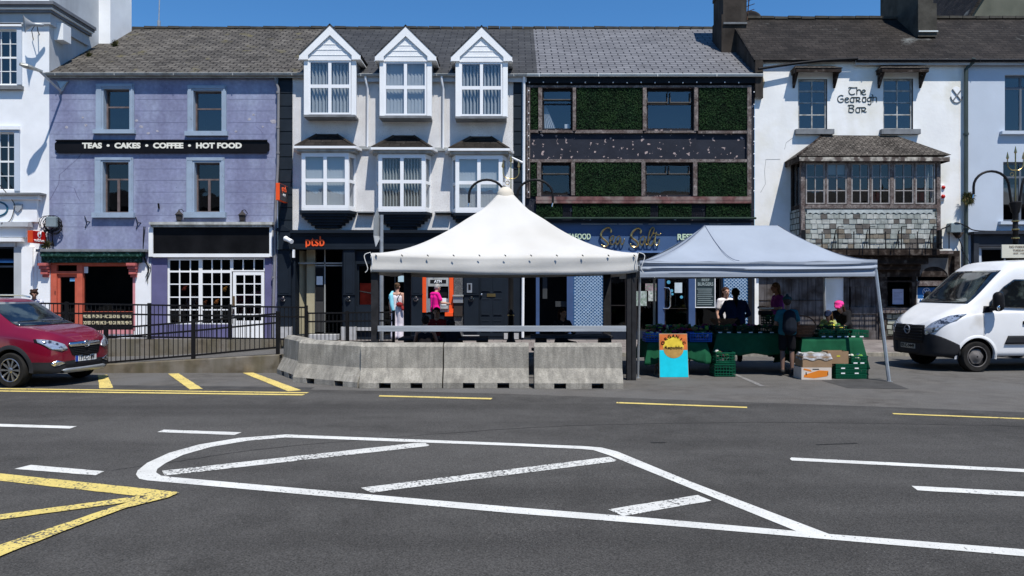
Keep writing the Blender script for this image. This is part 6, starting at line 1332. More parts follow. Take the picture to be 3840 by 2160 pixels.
# ------------------------------------------------------------------ street lamps with trident finials
def trident_lamp(label, px, Y, base_z, arm_py, mirror=1):
    t = thing('street_lamp', label, 'street lamp', (X(px, Y), Y, base_z), 0, 'street lamps with gilded tridents'); x = X(px, Y); m_ = MB(); m_.m(iron); m_.smooth = True
    zt_ = Z(arm_py, Y)
    m_.lathe((x, Y, base_z), [(.16, 0), (.16, .12), (.13, .16), (.12, .42), (.085, .5), (.08, 1.1), (.1, 1.14), (.07, 1.2), (.065, zt_-base_z-.75), (.085, zt_-base_z-.73), (.065, zt_-base_z-.7), (.065, zt_-base_z-.3), (.10, zt_-base_z-.25), (.15, zt_-base_z), (.12, zt_-base_z+.03)], 14)
    m_.m(gold); 
    for h_ in (1.1, zt_-base_z-.72, zt_-base_z-.95, zt_-base_z-.5): m_.lathe((x, Y, base_z+h_), [(.09, -.006), (.095, .012), (.09, .03)], 14)
    m_.build('post', t)
    for s in (-1, 1):
        m_ = MB(); m_.m(iron); m_.smooth = True; rr_ = .47; P = [(x+s*.10, Y, zt_-.05)]+[(x+s*(.17+rr_-rr_*cos(a)), Y, zt_+.42+rr_*.88*sin(a)) for a in [pi*k/12 for k in range(0, 13)]]+[(x+s*(.17+2*rr_), Y, zt_+.22)]
        m_.tube(P, .033, 8); m_.m(chrome).tube([(P[-1][0], Y, P[-1][2]), (P[-1][0]-.02, Y, P[-1][2]-.1)], .018, 6); m_.build('arm', t)
    m_ = MB(); m_.m(gold); z0 = zt_+.0
    m_.tube([(x, Y, z0), (x, Y, z0+1.33)], .016, 6)
    P = smooth_curve([(x-.21, Y, z0+1.2), (x-.2, Y, z0+.97), (x-.1, Y, z0+.87), (x, Y, z0+.86), (x+.1, Y, z0+.87), (x+.2, Y, z0+.97), (x+.21, Y, z0+1.2)], 4); m_.tube(P, .014, 6)
    for dx, zz_ in ((0, 1.33), (-.21, 1.18), (.21, 1.18)): m_.lathe((x+dx, Y, z0+zz_), [(.005, -.04), (.04, .0), (.028, .06), (.004, .17)], 6)
    m_.tube([(x-.09+.05*cos(a), Y, z0+.75+.05*sin(a)) for a in [2*pi*k/8 for k in range(8)]], .01, 5, closed=True); m_.build('trident', t); return t
trident_lamp('tall black twin armed lamp with gilded trident rising behind the peak of the white canopy', 1916, 19.6, .02, 792)
trident_lamp('tall black twin armed lamp with gilded trident behind the white van at the right', 3808, 19.6, .02, 760)
# ------------------------------------------------------------------ wall lamp, horn, signs, small fixtures
wl = thing('wall_street_lamp', 'grey street light on a long arm bolted to the corner of the lilac building', 'street lamp', (X(228, F), F, Z(350, F)))
hx, hy, hz = X(145, F-1.05), F-1.05, Z(264, F-1.05)
m_ = MB(); m_.m(galv); m_.tube([(X(228, F), F, Z(350, F)), (X(228, F-.1), F-.12, Z(345, F)), (hx, hy, hz)], .035, 8); m_.prism([(X(215, F), Z(306, F)), (X(258, F), Z(306, F)), (X(235, F), Z(345, F))], F-.03, F); m_.tube([(X(213, F), F-.03, Z(306, F)), (X(230, F), F-.1, Z(345, F)), (X(256, F), F-.03, Z(308, F))], .014, 5); m_.build('arm', wl)
m_ = MB(); m_.m(pm('lamp_grey', (.30, .31, .29), .4, .1, metal=.3)); dv = Vector((X(72, F-1.5)-hx, -.42, Z(238, F-1.5)-hz)); dn = dv.normalized(); sd_ = Vector((0.35, -.9, .1)).cross(dn); sd_ = dn.cross(Vector((0, 0, 1))).normalized(); upv = sd_.cross(dn)
A_ = Vector((hx, hy, hz)); P = [A_-dn*.1, A_+dn*.05, A_+dn*.25, A_+dv*.7, A_+dv*1.0]; wd_ = [.05, .07, .15, .16, .06]; V = []
for p, w_ in zip(P, wd_): V += [p-sd_*w_-upv*.03, p+sd_*w_-upv*.03, p+sd_*w_*.8+upv*.035, p-sd_*w_*.8+upv*.035]
Fc = [(i*4+k, i*4+(k+1) % 4, (i+1)*4+(k+1) % 4, (i+1)*4+k) for i in range(4) for k in range(4)]+[(3, 2, 1, 0), (16, 17, 18, 19)]
m_.mesh(V, Fc); m_.m(pm('lamp_lens', (.45, .45, .42), .2)); c0 = A_+dn*.22-upv*.033; c1_ = A_+dv*.72-upv*.033; m_.poly([c0-sd_*.1, c0+sd_*.1, c1_+sd_*.1, c1_-sd_*.1][::-1]); m_.poly([c0-sd_*.1, c0+sd_*.1, c1_+sd_*.1, c1_-sd_*.1]); m_.build('lamp_head', wl)
sg_ = thing('string_lights', 'string of small white bulbs along the top and sides of the dark timbered restaurant front', 'string lights', (X(2400, F), F-.12, Z(313, F)))
m_ = MB(); m_.m(cable); m_.tube([(X(1982, F), F-.13, Z(742, F)), (X(1982, F), F-.13, Z(313, F)), (X(2822, F), F-.13, Z(313, F)), (X(2822, F), F-.13, Z(735, F))], .007, 4); m_.build('cable', sg_)
bp_ = [(1982, y) for y in range(345, 735, 42)]+[(x, 313+(x//7 % 3)) for x in range(1985, 2815, 52)]+[(2822, y) for y in range(350, 735, 46)]; b0 = None
for a, b in bp_:
    if b0 is None: m_ = MB(); m_.m(white); m_.ball((X(a, F), F-.15, Z(b, F)), .022, 8, 6); b0 = m_.build('bulb', sg_); a0, c0 = a, b
    else: c = b0.copy(); COL.objects.link(c); c.location = (X(a, F)-X(a0, F), 0, Z(b, F)-Z(c0, F))
hn = thing('horn_loudspeaker', 'grey conical horn loudspeaker high on the corner building beside its top window', 'loudspeaker', (X(148, F), F, Z(100, F)))
m_ = MB(); m_.m(pm('grey_metal', (.36, .38, .40), .4, .1, metal=.2)); m_.smooth = True; ax = Vector((-.75, -.55, -.12)).normalized(); Y0 = F-.45; o0 = Vector((X(132, Y0), Y0, Z(92, Y0))); u_ = ax.cross(Vector((0, 0, 1))).normalized(); v_ = u_.cross(ax); V = []; pf = [(.04, 0), (.06, .06), (.12, .15), (.20, .25), (.28, .30), (.26, .30), (.18, .24), (.02, .1)]; n = 20
for r_, h_ in pf:
    for k in range(n): a = 2*pi*k/n; V.append(o0+ax*h_+u_*r_*cos(a)+v_*r_*sin(a))
m_.mesh(V, [(i*n+(k+1) % n, i*n+k, (i+1)*n+k, (i+1)*n+(k+1) % n) for i in range(len(pf)-1) for k in range(n)]); m_.cap(o0-ax*.18, o0, .06, .06); m_.build('horn', hn)
m_ = MB(); m_.m(iron); m_.tube([o0-ax*.05, (X(146, F), F-.05, Z(120, F)), (X(148, F), F, Z(130, F))], .015, 5); m_.tube([(X(125, F), F, Z(150, F)), (X(130, F), F-.15, Z(120, F)), tuple(o0)], .012, 5); m_.build('bracket', hn)
def proj_sign(label, px, py0, py1, w_, th, col, side, words, Yd=.95):
    Yf = F-Yd; x = X(px, Yf); t = thing('projecting_sign', label, 'sign', (x, F, Z(py1, F))); m_ = MB(); m_.m(col).box(x, x+th, Yf, F-.12, Z(py1, Yf), Z(py0, Yf)); m_.m(side).box(x+th, x+th+.012, Yf+.015, F-.12, Z(py1, Yf)+.01, Z(py0, Yf)-.01); m_.m(iron).box(x+.03, x+th-.03, F-.12, F, (Z(py1, Yf)+Z(py0, Yf))/2-.03, (Z(py1, Yf)+Z(py0, Yf))/2+.03); b = m_.build('box', t, bevel=.006)
    for (w__, z, sz, mt) in words: text(w__, x+th+.018, F-.12-(Yd-.12)/2, z, sz, mt, b, rz=radians(90))
    return t
zc = Z(885, F-.6); proj_sign('red boxed phone shop sign projecting beside the coils of cable', 103, 864, 910, .5, .16, pm('orange_red', (.62, .07, .02), .4), redm, [('vodafone', zc-.13, .14, white)], .75)
m_ = MB(); xx = X(103, F-.75)+.16+.018; m_.m(white); m_.ball((xx, F-.44, zc+.05), (.006, .10, .10), 14, 8); m_.m(redm).ball((xx+.004, F-.44, zc+.03), (.006, .045, .05), 12, 6); m_.m(white).tube([(xx, F-.40, zc+.06), (xx, F-.36, zc+.17)], .02, 5); lg = m_.build('logo'); lg.parent = bpy.data.objects['projecting_sign']; 
lg.data.transform(Matrix.Translation(-ORG['projecting_sign'])); 
proj_sign('slim orange and charcoal bank sign projecting beside the lilac building', 1034, 686, 750, .3, .12, orange, pm('charcoal_sign', (.03, .03, .035), .4), [('ptsb', Z(710, F-.55), .26, MATS['orange_letters']), ('ATM', Z(733, F-.55), .12, white)], .95)
def lantern(label, px, py):
    Y = F-.14; x, z = X(px, Y), Z(py, Y); m_ = MB(); m_.m(pm('old_lantern', (.06, .055, .055), .6, .3)); m_.lathe((x, Y, z), [(.07, -.20), (.06, -.16), (.085, -.15), (.11, .02), (.14, .03), (.05, .12), (.02, .17), (.01, .2)], 6); m_.m(pm('dull_lantern_glass', (.10, .09, .10), .3)).lathe((x, Y, z), [(.068, -.14), (.092, .01)], 6)
    m_.m(iron).tube([(x, Y, z+.18), (x+.09, Y, z+.2), (x+.12, F, z+.1)], .012, 5); return m_.build('wall_lantern', label=label, cat='lantern', group='old lanterns on the lilac wall')
lantern('old grey lantern on the lilac wall left of the lower right window', 671, 808); lantern('old grey lantern on the lilac wall above the end of the blank black sign', 908, 810)
def cam_(label, px, py, flip=1):
    m_ = MB(); m_.m(white); m_.smooth = True; Y = F-.4; x, z = X(px, Y), Z(py, Y); m_.tube([(x-.08, Y+.1, z+.05), (x+.17, Y-.1, z-.06)], .07, 10); m_.ball((x-.08, Y+.1, z+.05), .085); m_.m(iron); m_.smooth = False; m_.tube([(x-.05, Y+.1, z), (x-.05, F-.1, z-.15)], .02, 6); return m_.build('security_camera', label=label, cat='camera')
cam_('white bullet security camera beside the orange ptsb lettering', 1078, 900)
m_ = MB(); m_.m(white).pb(1096, 936, 1104, 966, F-.32, .08); m_.m(iron).pb(1097, 966, 1103, 972, F-.3, .06); m_.pb(1097, 928, 1103, 936, F-.3, .3); m_.build('wall_light', label='slim white cylinder light hanging under the bank fascia beside the pilaster', cat='lamp')
# cable box and coils
cb = thing('cable_box', 'grey junction box with coiled black cables on the lilac wall over the green cornice', 'junction box', (X(190, F), F, Z(870, F))); m_ = MB(); m_.m(pm('box_grey', (.20, .25, .27), .6, .2)).pb(170, 812, 208, 852, F-.28, .28); m_.build('box', cb, bevel=.03)
m_ = MB(); m_.m(cable); rr = random.Random(2)
for k in range(9):
    cx_, cz_ = X(198+rr.uniform(-12, 16), F), Z(846+rr.uniform(-8, 10), F); r_ = rr.uniform(.22, .34); m_.tube([(cx_+r_*cos(2*pi*j/20)*rr.uniform(.97, 1.03), F-.12-.06*rr.random(), cz_+r_*.85*sin(2*pi*j/20)) for j in range(20)], .011, 4, closed=True)
for k in range(7): a = X(172+k*6, F); m_.tube(smooth_curve([(a, F-.08, Z(862, F)), (a+rr.uniform(-.08, .08), F-.1, Z(885, F)), (a+rr.uniform(-.1, .1), F-.06, Z(925, F))], 3), .012, 4)
m_.build('cable_coil', cb)
m_ = MB(); m_.m(cable); rr = random.Random(4)
for k in range(4): m_.tube(smooth_curve([(X(545+rr.uniform(-4, 4), F), F-.05, Z(850, F)), (X(540, F), F-.06, Z(940, F)), (X(555+rr.uniform(-8, 8), F), F-.08, Z(980, F)), (X(562+rr.uniform(-8, 8), F), F-.06, Z(1005, F)), (X(552+rr.uniform(-5, 5), F), F-.05, Z(1040+k*8, F))], 5), .010, 4)
m_.build('hanging_cable', label='tangle of thin black cables hanging between the two lilac building shopfronts', cat='cable')
cb2 = thing('cable_box', 'grey junction box with trailing cables on the white wall right of the slate hung bay', 'junction box', (X(3585, F), F, Z(870, F))); m_ = MB(); m_.m(MATS['box_grey']).pb(3566, 836, 3606, 872, F-.25, .25); m_.m(darkwood).prism([(X(3568, F), Z(873, F)), (X(3604, F), Z(873, F)), (X(3586, F), Z(896, F))], F-.2, F); m_.build('box', cb2, bevel=.02)
m_ = MB(); m_.m(cable); m_.tube(smooth_curve([(X(3520, F), F-.1, Z(862, F)), (X(3556, F), F-.2, Z(845, F)), (X(3570, F), F-.26, Z(838, F)), (X(3610, F), F-.2, Z(850, F)), (X(3655, F), F-.25, Z(868, F)), (X(3860, F), F-.25, Z(868, F))], 6), .02, 5); m_.tube(smooth_curve([(X(3586, F), F-.1, Z(890, F)), (X(3600, F), F-.1, Z(925, F)), (X(3604, F), F-.1, Z(960, F)), (X(3606, F), F-.1, Z(1180, F))], 5), .016, 5); m_.split_build('cable_run', cb2)
# overhead wire with a heart shaped plate at far left
m_ = MB(); m_.m(cable); m_.tube(smooth_curve([(X(-60, F-.3), F-.3, Z(630, F-.3)), (X(0, F), F-.2, Z(680, F)), (X(64, F), F-.18, Z(760, F)), (X(66, F), F-.18, Z(790, F)), (X(50, F), F-.17, Z(830, F)), (X(30, F), F-.32, Z(840, F))], 5), .014, 5); m_.m(MATS['grey_metal']); m_.prism([(X(a, F-.16), Z(b, F-.16)) for a, b in ((50, 765), (66, 762), (84, 765), (82, 780), (67, 796), (52, 780))], F-.18, F-.14); m_.build('wire_anchor', label='grey wedge shaped wire anchor plate with drooping cable beside the blue ringed sign', cat='wire anchor')
# plain rear of a road sign on a pole
ps = thing('road_sign', 'edge on road sign on a pale grey pole left of the white canopy peak', 'road sign', (X(1430, 20), 20, .1)); m_ = MB(); m_.m(galv); m_.tube([(X(1431, 20), 20, .1), (X(1431, 20), 20, Z(806, 20))], .05, 10); m_.build('pole', ps)
m_ = MB(); m_.m(pm('sign_back_grey', (.34, .36, .37), .5, .1, metal=.3)); xs_ = X(1424, 20); V = [(xs_-.05, 20-.25, Z(930, 20)), (xs_+.02, 20-.1, Z(930, 20)), (xs_-.11, 19.75, Z(830, 20)), (X(1418, 20), 20-.2, Z(784, 20)), (xs_-.0, 20-.1, Z(830, 20))]
m_.poly([(X(1405, 20), 19.9, Z(885, 20)), (X(1418, 20), 19.7, Z(927, 20)), (X(1426, 20), 20.1, Z(885, 20)), (X(1424, 20), 20.1, Z(815, 20)), (X(1417, 20), 19.9, Z(786, 20)), (X(1407, 20), 19.85, Z(820, 20))]); so2 = m_.build('plate', ps); sm_ = so2.modifiers.new('t', 'SOLIDIFY'); sm_.thickness = .02
# no parking sign behind the van
np_ = thing('parking_sign', 'pale NO PARKING TUESDAY notice board fixed to the lamp post above the van roof', 'sign', (X(3812, 19.3), 19.3, Z(965, 19.3))); Y = 19.35; m_ = MB(); m_.m(pm('sign_cream', (.62, .60, .50), .5, .05)).pb(3757, 917, 3885, 967, Y, .03); b = m_.build('board', np_)
tk = pm('brown_letters', (.10, .06, .04), .7); text('NO PARKING', X(3821, Y), Y-.01, Z(926, Y), .085, tk, b, depth=.003); text('TUESDAY', X(3821, Y), Y-.01, Z(939, Y), .075, tk, b, depth=.003); text('06:00 - 17:00', X(3821, Y), Y-.01, Z(950, Y), .055, tk, b, depth=.003)
# rod aerial on the lilac ridge
m_ = MB(); m_.m(galv); m_.tube([(X(596, YR), YR, RZ), (X(596, YR), YR, RZ+.3)], .06, 8); m_.tube([(X(596, YR), YR, RZ+.3), (X(599, YR), YR, RZ+1.6)], .022, 6); m_.build('roof_aerial', label='thin upright rod aerial on the ridge of the mossy lilac building roof', cat='aerial')
# red and white sign edge, hanging plant tuft and roof weeds
m_ = MB(); m_.m(white).box(X(3524, F), X(3541, F), F-.06, F, Z(750, F), Z(694, F)); m_.m(redm).ball((X(3533, F), F-.07, Z(704, F)), .06); m_.ball((X(3532, F), F-.07, Z(738, F)), .065); m_.build('round_badge', label='small red and white badge sign on the white wall beside the slate hung bay', cat='sign')
def tuft(label, c, r, n, name='wall_weed', cols=((.07, .09, .03), (.16, .13, .06)), down=.5):
    m_ = MB(); rr = random.Random(int(c[0]*10)); ms = [pm('%s_%d' % (name, i), cc_, .9, .4, 20) for i, cc_ in enumerate(cols)]
    for k in range(n):
        m_.m(ms[k % len(ms)]); d = Vector((rr.gauss(0, 1), -abs(rr.gauss(0, .6)), rr.gauss(0, 1)-down)); d.normalize(); L_ = r*rr.uniform(.4, 1.15); s_ = d.cross(Vector((rr.random(), 1, rr.random()))).normalized()*.010
        a = Vector(c)+d*r*.1; b = a+d*L_*.6+Vector((0, 0, .03)); e_ = a+d*L_-Vector((0, 0, L_*.35*down)); m_.poly([a-s_, b-s_, b+s_, a+s_]); m_.poly([b-s_, e_, b+s_])
    return m_.build(name, label=label, cat='plant', uv=False)
tuft('tuft of dry ferny weed growing from the downpipe between white and pale blue walls', (X(3617, F), F-.15, Z(745, F)), .24, 420)
tuft('green weeds growing on the green shop cornice below the cable box', (X(186, F), F-.15, Z(925, F)), .2, 160, down=-.5)
tuft('clump of weeds where the mossy roof meets the white chimney', (X(432, 26.6), 26.6, on_roof(26.6)), .18, 120, down=-.9); tuft('small weeds at the verge of the mossy roof near the gutter corner', (X(340, 25.6), 25.5, on_roof(25.5)), .14, 90, down=-.9)
# ------------------------------------------------------------------ vehicles
def catmull(P, n):
    out = []
    for i in range(len(P)-1):
        a, b, c, d = P[max(i-1, 0)], P[i], P[i+1], P[min(i+2, len(P)-1)]
        for k in range(n):
            t = k/n; out.append([0.5*((2*b[j])+(c[j]-a[j])*t+(2*a[j]-5*b[j]+4*c[j]-d[j])*t*t+(3*b[j]-a[j]-3*c[j]+d[j])*t**3) for j in range(len(b))])
    out.append(list(P[-1])); return out
def hull(stations, nu=8, ns=3):
    S = catmull(stations, nu); rings = []
    for x, hw, zb, zs, zt, wt in S:
        hw = max(hw, .001); wt = max(min(wt, hw*.97), .0005); zm = zb+(zs-zb)*.55
        pr = [(0, zb), (hw*.80, zb), (hw*.95, zb+.04), (hw*.985, zb+.2), (hw, zm), (hw*.985, zs-.09), (hw*.955, zs), (hw*.955+(wt-hw*.955)*.42, zs+(zt-zs)*.45), (wt+(hw*.955-wt)*.06, zt-(zt-zs)*.16), (wt*.86, zt-(zt-zs)*.045), (wt*.5, zt-.005), (0, zt)]
        rings.append([(x, a, b) for a, b in pr])
    rings = [catmull(r, ns) for r in rings]; return rings
def veh_hull(stations, wheels, R_, name, paint, par, nu=8, ns=3, lower=None):
    rings = hull(stations, nu, ns); m = len(rings[0]); V = []; Fc = []; 
    for r in rings: V += [tuple(p) for p in r]
    off = len(V)
    for r in rings: V += [(p[0], -p[1], p[2]) for p in r]
    full = []
    for i in range(len(rings)-1):
        for k in range(m-1):
            f = (i*m+k, (i+1)*m+k, (i+1)*m+k+1, i*m+k+1); full.append(f[::-1]); full.append(tuple(off+j for j in f))
    bvh = BVHTree.FromPolygons([Vector(v) for v in V], full)
    def cut(f):
        c = Vector((0, 0, 0))
        for j in f: c += Vector(V[j])
        c /= 4
        return any((c.x-wx)**2+(c.z-wz)**2 < R_*R_ and c.z < wz+R_ and abs(c.y) > .45 for wx, wz in wheels)
    keep = [f for f in full if not cut(f)]
    mb = MB(); mb.m(paint); mb.smooth = True
    if lower:
        lm_, fn = lower
        for f in keep:
            c = sum((Vector(V[j]) for j in f), Vector())/4; mb.m(lm_ if fn(c) else paint); mb.mesh([V[j] for j in f], [(0, 1, 2, 3)])
        # weld
        ob = mb.build(name, par, local=True, uv=False); bm = bmesh.new(); bm.from_mesh(ob.data); bmesh.ops.remove_doubles(bm, verts=bm.verts, dist=.0002); bm.to_mesh(ob.data); bm.free(); ob.data.polygons.foreach_set('use_smooth', [True]*len(ob.data.polygons))
    else:
        mb.mesh(V, keep); ob = mb.build(name, par, local=True, uv=False)
    return ob, bvh
def decal(par, bvh, pts, plane, mat, name, off=.006, step=.05, side=-1, dirv=None, smooth=True, rim=.0, label=None):
    """polygon drawn in a side ('xz') or front ('yz') or top ('xy') view, laid on the body surface"""
    bm = bmesh.new(); vs = [bm.verts.new((a, b, 0)) for a, b in pts]; bm.faces.new(vs)
    x0, x1 = min(p[0] for p in pts), max(p[0] for p in pts); y0, y1 = min(p[1] for p in pts), max(p[1] for p in pts)
    def cuts(lo, hi, no):
        n = int((hi-lo)/step)
        for k in range(1, n+1):
            v = lo+(hi-lo)*k/(n+1); co = (v, 0, 0) if no[0] else (0, v, 0)
            bmesh.ops.bisect_plane(bm, geom=bm.verts[:]+bm.edges[:]+bm.faces[:], plane_co=co, plane_no=no)
    cuts(x0, x1, (1, 0, 0)); cuts(y0, y1, (0, 1, 0))
    last = None
    for v in bm.verts:
        a, b = v.co.x, v.co.y
        if plane == 'xz': o, d = Vector((a, side*3, b)), Vector((0, -side, 0))
        elif plane == 'yz': o, d = Vector((5, a, b)), Vector((-1, 0, 0))
        else: o, d = Vector((a, b, 5)), Vector((0, 0, -1))
        if dirv is not None: d = dirv.normalized(); base = Vector((0, a, b)) if plane == 'yz' else Vector((a, 0, b)); o = base-d*5
        h = bvh.ray_cast(o, d)
        if h[0] is None:
            h2 = bvh.find_nearest(o+d*3.5); v.co = h2[0]+h2[1]*off*0
        else:
            n = h[1] if h[1].dot(d) < 0 else -h[1]; v.co = h[0]+n*off
    me = bpy.data.meshes.new(name); bm.to_mesh(me); bm.free(); me.materials.append(mat); me.polygons.foreach_set('use_smooth', [smooth]*len(me.polygons)); me.update()
    ob = bpy.data.objects.new(name, me); COL.objects.link(ob); ob.parent = par; ORG[ob.name] = Vector((0, 0, 0)); s = ob.modifiers.new('thick', 'SOLIDIFY'); s.thickness = off*1.6; s.offset = 0
    if label: ob['label'] = label
    return ob
def wheel(par, x, y, z, r, w_, side, rimm, spokes=10, steel=False):
    m_ = MB(); m_.m(pm('tyre_rubber', (.022, .021, .02), .85, .3, 12)); m_.smooth = True; k = side
    m_.lathe((x, y, z), [(r*.66, -k*w_/2*.9), (r*.72, -k*w_/2), (r*.93, -k*w_/2), (r, -k*w_*.36), (r, k*w_*.36), (r*.93, k*w_/2), (r*.72, k*w_/2), (r*.66, k*w_/2*.9)][::(-1 if k < 0 else 1)][::-1], 36, 'y', caps=False)
    t = m_.build('wheel', par, local=True, uv=False)
    m_ = MB(); yo = y+k*w_*.40; m_.m(black if not steel else pm('dark_steel', (.03, .03, .032), .6, metal=.3)); m_.lathe((x, yo-k*.06, z), [(r*.66, 0), (r*.66, .01)], 28, 'y')
    m_.m(rimm); m_.tube([(x+r*.655*cos(2*pi*j/32), yo+k*.015, z+r*.655*sin(2*pi*j/32)) for j in range(32)], r*.035, 6, closed=True)
    if not steel:
        for j in range(spokes):
            a = 2*pi*j/spokes; wd = .13; p = []
            for rr_, da in ((.12, -.22), (.63, -.10), (.63, .10), (.12, .22)): p.append((x+r*rr_*cos(a+da), z+r*rr_*sin(a+da)))
            m_.prism(p, min(yo-k*.03, yo+k*.01), max(yo-k*.03, yo+k*.01))
        m_.lathe((x, yo+k*.01, z), [(r*.16, -.03), (r*.16, .0), (r*.1, .012)] if k > 0 else [(r*.1, -.012), (r*.16, 0), (r*.16, .03)], 16, 'y')
    else:
        pf = [(r*.50, 0), (r*.47, .03), (r*.30, .04), (r*.2, .07), (r*.05, .075)]; m_.smooth = True
        V = []; n = 36
        for rr_, h in pf:
            for j in range(n): a = 2*pi*j/n; q_ = rr_*(1+(.06*cos(6*a) if rr_ > r*.4 else 0)); V.append((x+q_*cos(a), yo-k*.05+k*h, z+q_*sin(a)))
        fc = [(i*n+j, i*n+(j+1) % n, (i+1)*n+(j+1) % n, (i+1)*n+j) for i in range(len(pf)-1) for j in range(n)]; m_.mesh(V, fc if k > 0 else [f[::-1] for f in fc])
    m_.build('rim', t, local=True, uv=False); return t
def arch(par, bvh, wx, wz, R_, side, mat, w_=.05, off=.012, a0=-.12, a1=pi+.12, hw=.9, name='wheel_arch'):
    V = []; n = 30
    for j in range(n+1):
        a = a0+(a1-a0)*j/n
        for rr_, o in ((R_-.015, -.05), (R_-.012, off), (R_+w_*.6, off), (R_+w_, .0)):
            p = Vector((wx+rr_*cos(a), 0, wz+rr_*sin(a))); h = bvh.ray_cast(Vector((p.x, side*3, max(p.z, .36))), Vector((0, -side, 0))); y = (abs(h[0].y) if h[0] else hw); V.append((p.x, side*(y+o), p.z))
    fc = [(j*4+k, (j+1)*4+k, (j+1)*4+k+1, j*4+k+1) for j in range(n) for k in range(3)]; m_ = MB(); m_.m(mat); m_.smooth = True; m_.mesh(V, fc if side < 0 else [f[::-1] for f in fc]); m_.build(name, par, local=True, uv=False)
    m_ = MB(); m_.m(black); V = []      # wheel well
    for j in range(n+1):
        a = a0+(a1-a0)*j/n; V += [(wx+(R_)*cos(a), side*(hw-.03), wz+(R_)*sin(a)), (wx+(R_)*cos(a), side*(hw-.5), wz+R_*sin(a))]
    m_.mesh(V, [(2*j, 2*j+1, 2*j+3, 2*j+2) for j in range(n)]); m_.poly([V[2*j+1] for j in range(n+1)]); m_.build('wheel_well', par, local=True, uv=False)
def mirror_y(pts): return [(-a, b) for a, b in pts][::-1]
# ---- the red hatchback
A_ = Vector(G(55, 1452)); hd_ = radians(-11.5); CL = Vector((cos(hd_), sin(hd_), 0)); CN = Vector((-sin(hd_), cos(hd_), 0)); ax_x = 1.25; hwc = .885
org = A_-CL*ax_x+CN*(hwc-.10)
CAR = thing('parked_car', 'dark red compact car with alloy wheels and number plate 171-C-1891', 'car', tuple(org), hd_)
paint = pm('red_car_paint', (.20, .003, .022), .28, .06, 2, coat=1.0, metal=.25); clad = pm('grey_black_cladding', (.028, .029, .032), .6, .15, 4); cglass = pm('car_glass', (.008, .010, .012), .04, .3, 2, spec=.9, coat=.6, col2=(.055, .07, .065), c2s=2.6, c2t=.58, c2w=.06)  # lighter patches in the car glass stand in for reflections, put into the colour
st = [(-2.13, .35, .55, .95, 1.0, .2), (-2.08, .72, .45, 1.02, 1.15, .45), (-1.95, .84, .36, 1.06, 1.42, .5), (-1.65, .875, .28, 1.08, 1.58, .55), (-1.2, .885, .24, 1.07, 1.64, .58), (-.5, .89, .22, 1.05, 1.67, .60), (.15, .89, .22, 1.03, 1.655, .60), (.42, .89, .22, 1.02, 1.60, .60), (.80, .89, .22, 1.01, 1.36, .62), (1.12, .888, .22, .99, 1.17, .68), (1.45, .88, .23, .95, 1.115, .66), (1.75, .85, .25, .885, 1.045, .60), (1.93, .77, .25, .80, .96, .50), (2.02, .62, .26, .72, .88, .38), (2.07, .40, .27, .66, .82, .22), (2.09, .16, .28, .64, .80, .08), (2.095, .0, .3, .62, .78, 0)]
def low(c): return c.z < .38 or (c.x > 1.5 and c.z < .47)
body, bv = veh_hull(st, [(ax_x, .33), (-1.32, .33)], .40, 'body', paint, CAR, nu=16, ns=6, lower=(clad, low))
for wx in (ax_x, -1.32):
    for s in (-1, 1): wheel(CAR, wx, s*(hwc-.10), .325, .325, .215, s, pm('alloy', (.42, .41, .41), .3, .1, metal=.9)); arch(CAR, bv, wx, .33, .40, s, clad, .06, hw=hwc)
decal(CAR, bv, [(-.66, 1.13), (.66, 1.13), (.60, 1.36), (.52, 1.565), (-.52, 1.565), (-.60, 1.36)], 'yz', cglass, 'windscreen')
for s in (-1, 1):
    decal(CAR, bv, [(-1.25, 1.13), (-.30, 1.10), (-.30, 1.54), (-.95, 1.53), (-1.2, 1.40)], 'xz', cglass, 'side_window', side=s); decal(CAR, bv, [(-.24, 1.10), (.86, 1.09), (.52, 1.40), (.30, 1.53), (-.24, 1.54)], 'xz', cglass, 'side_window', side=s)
lamp_m = pm('headlight_glass', (.55, .60, .68), .10, .5, 9, coat=1.0, metal=.5, col2=(.05, .055, .07), c2s=9, c2t=.56, c2w=.05)
for s in (-1, 1):
    hp = [(-.46, .70), (-.60, .66), (-.80, .72), (-.90, .84), (-.885, .90), (-.72, .87), (-.52, .79)]; dv = Vector((-1, .9 if s < 0 else -.9, 0))
    hp3 = [(y, z) for y, z in hp] if s < 0 else mirror_y(hp)
    # project obliquely from the corner
    k_ = [(y+(.9 if s > 0 else -.9)*0, z) for y, z in hp3]
    decal(CAR, bv, [(y*.93, z) for y, z in k_], 'yz', black, 'headlight_surround', off=.003); decal(CAR, bv, [(y*.93*.99+(.008 if y < 0 else -.008), z*.97+.023) for y, z in k_], 'yz', lamp_m, 'headlight', off=.008)
    fp = [(-.45, .44), (-.66, .38), (-.72, .44), (-.62, .50)]; fp = fp if s < 0 else mirror_y(fp); decal(CAR, bv, fp, 'yz', chrome, 'fog_lamp', off=.006)
decal(CAR, bv, [(-.36, .82), (-.40, .74), (-.33, .58), (-.24, .535), (.24, .535), (.33, .58), (.40, .74), (.36, .82)], 'yz', black, 'grille', off=.004)
decal(CAR, bv, [(-.40, .775), (-.37, .735), (.37, .735), (.40, .775), (.37, .81), (-.37, .81)], 'yz', chrome, 'grille_bar', off=.016)
for k in range(5): decal(CAR, bv, [(-.30+.01*k, .70-.032*k), (.30-.01*k, .70-.032*k), (.30-.01*k, .692-.032*k), (-.30+.01*k, .692-.032*k)], 'yz', clad, 'grille_slat', off=.012)
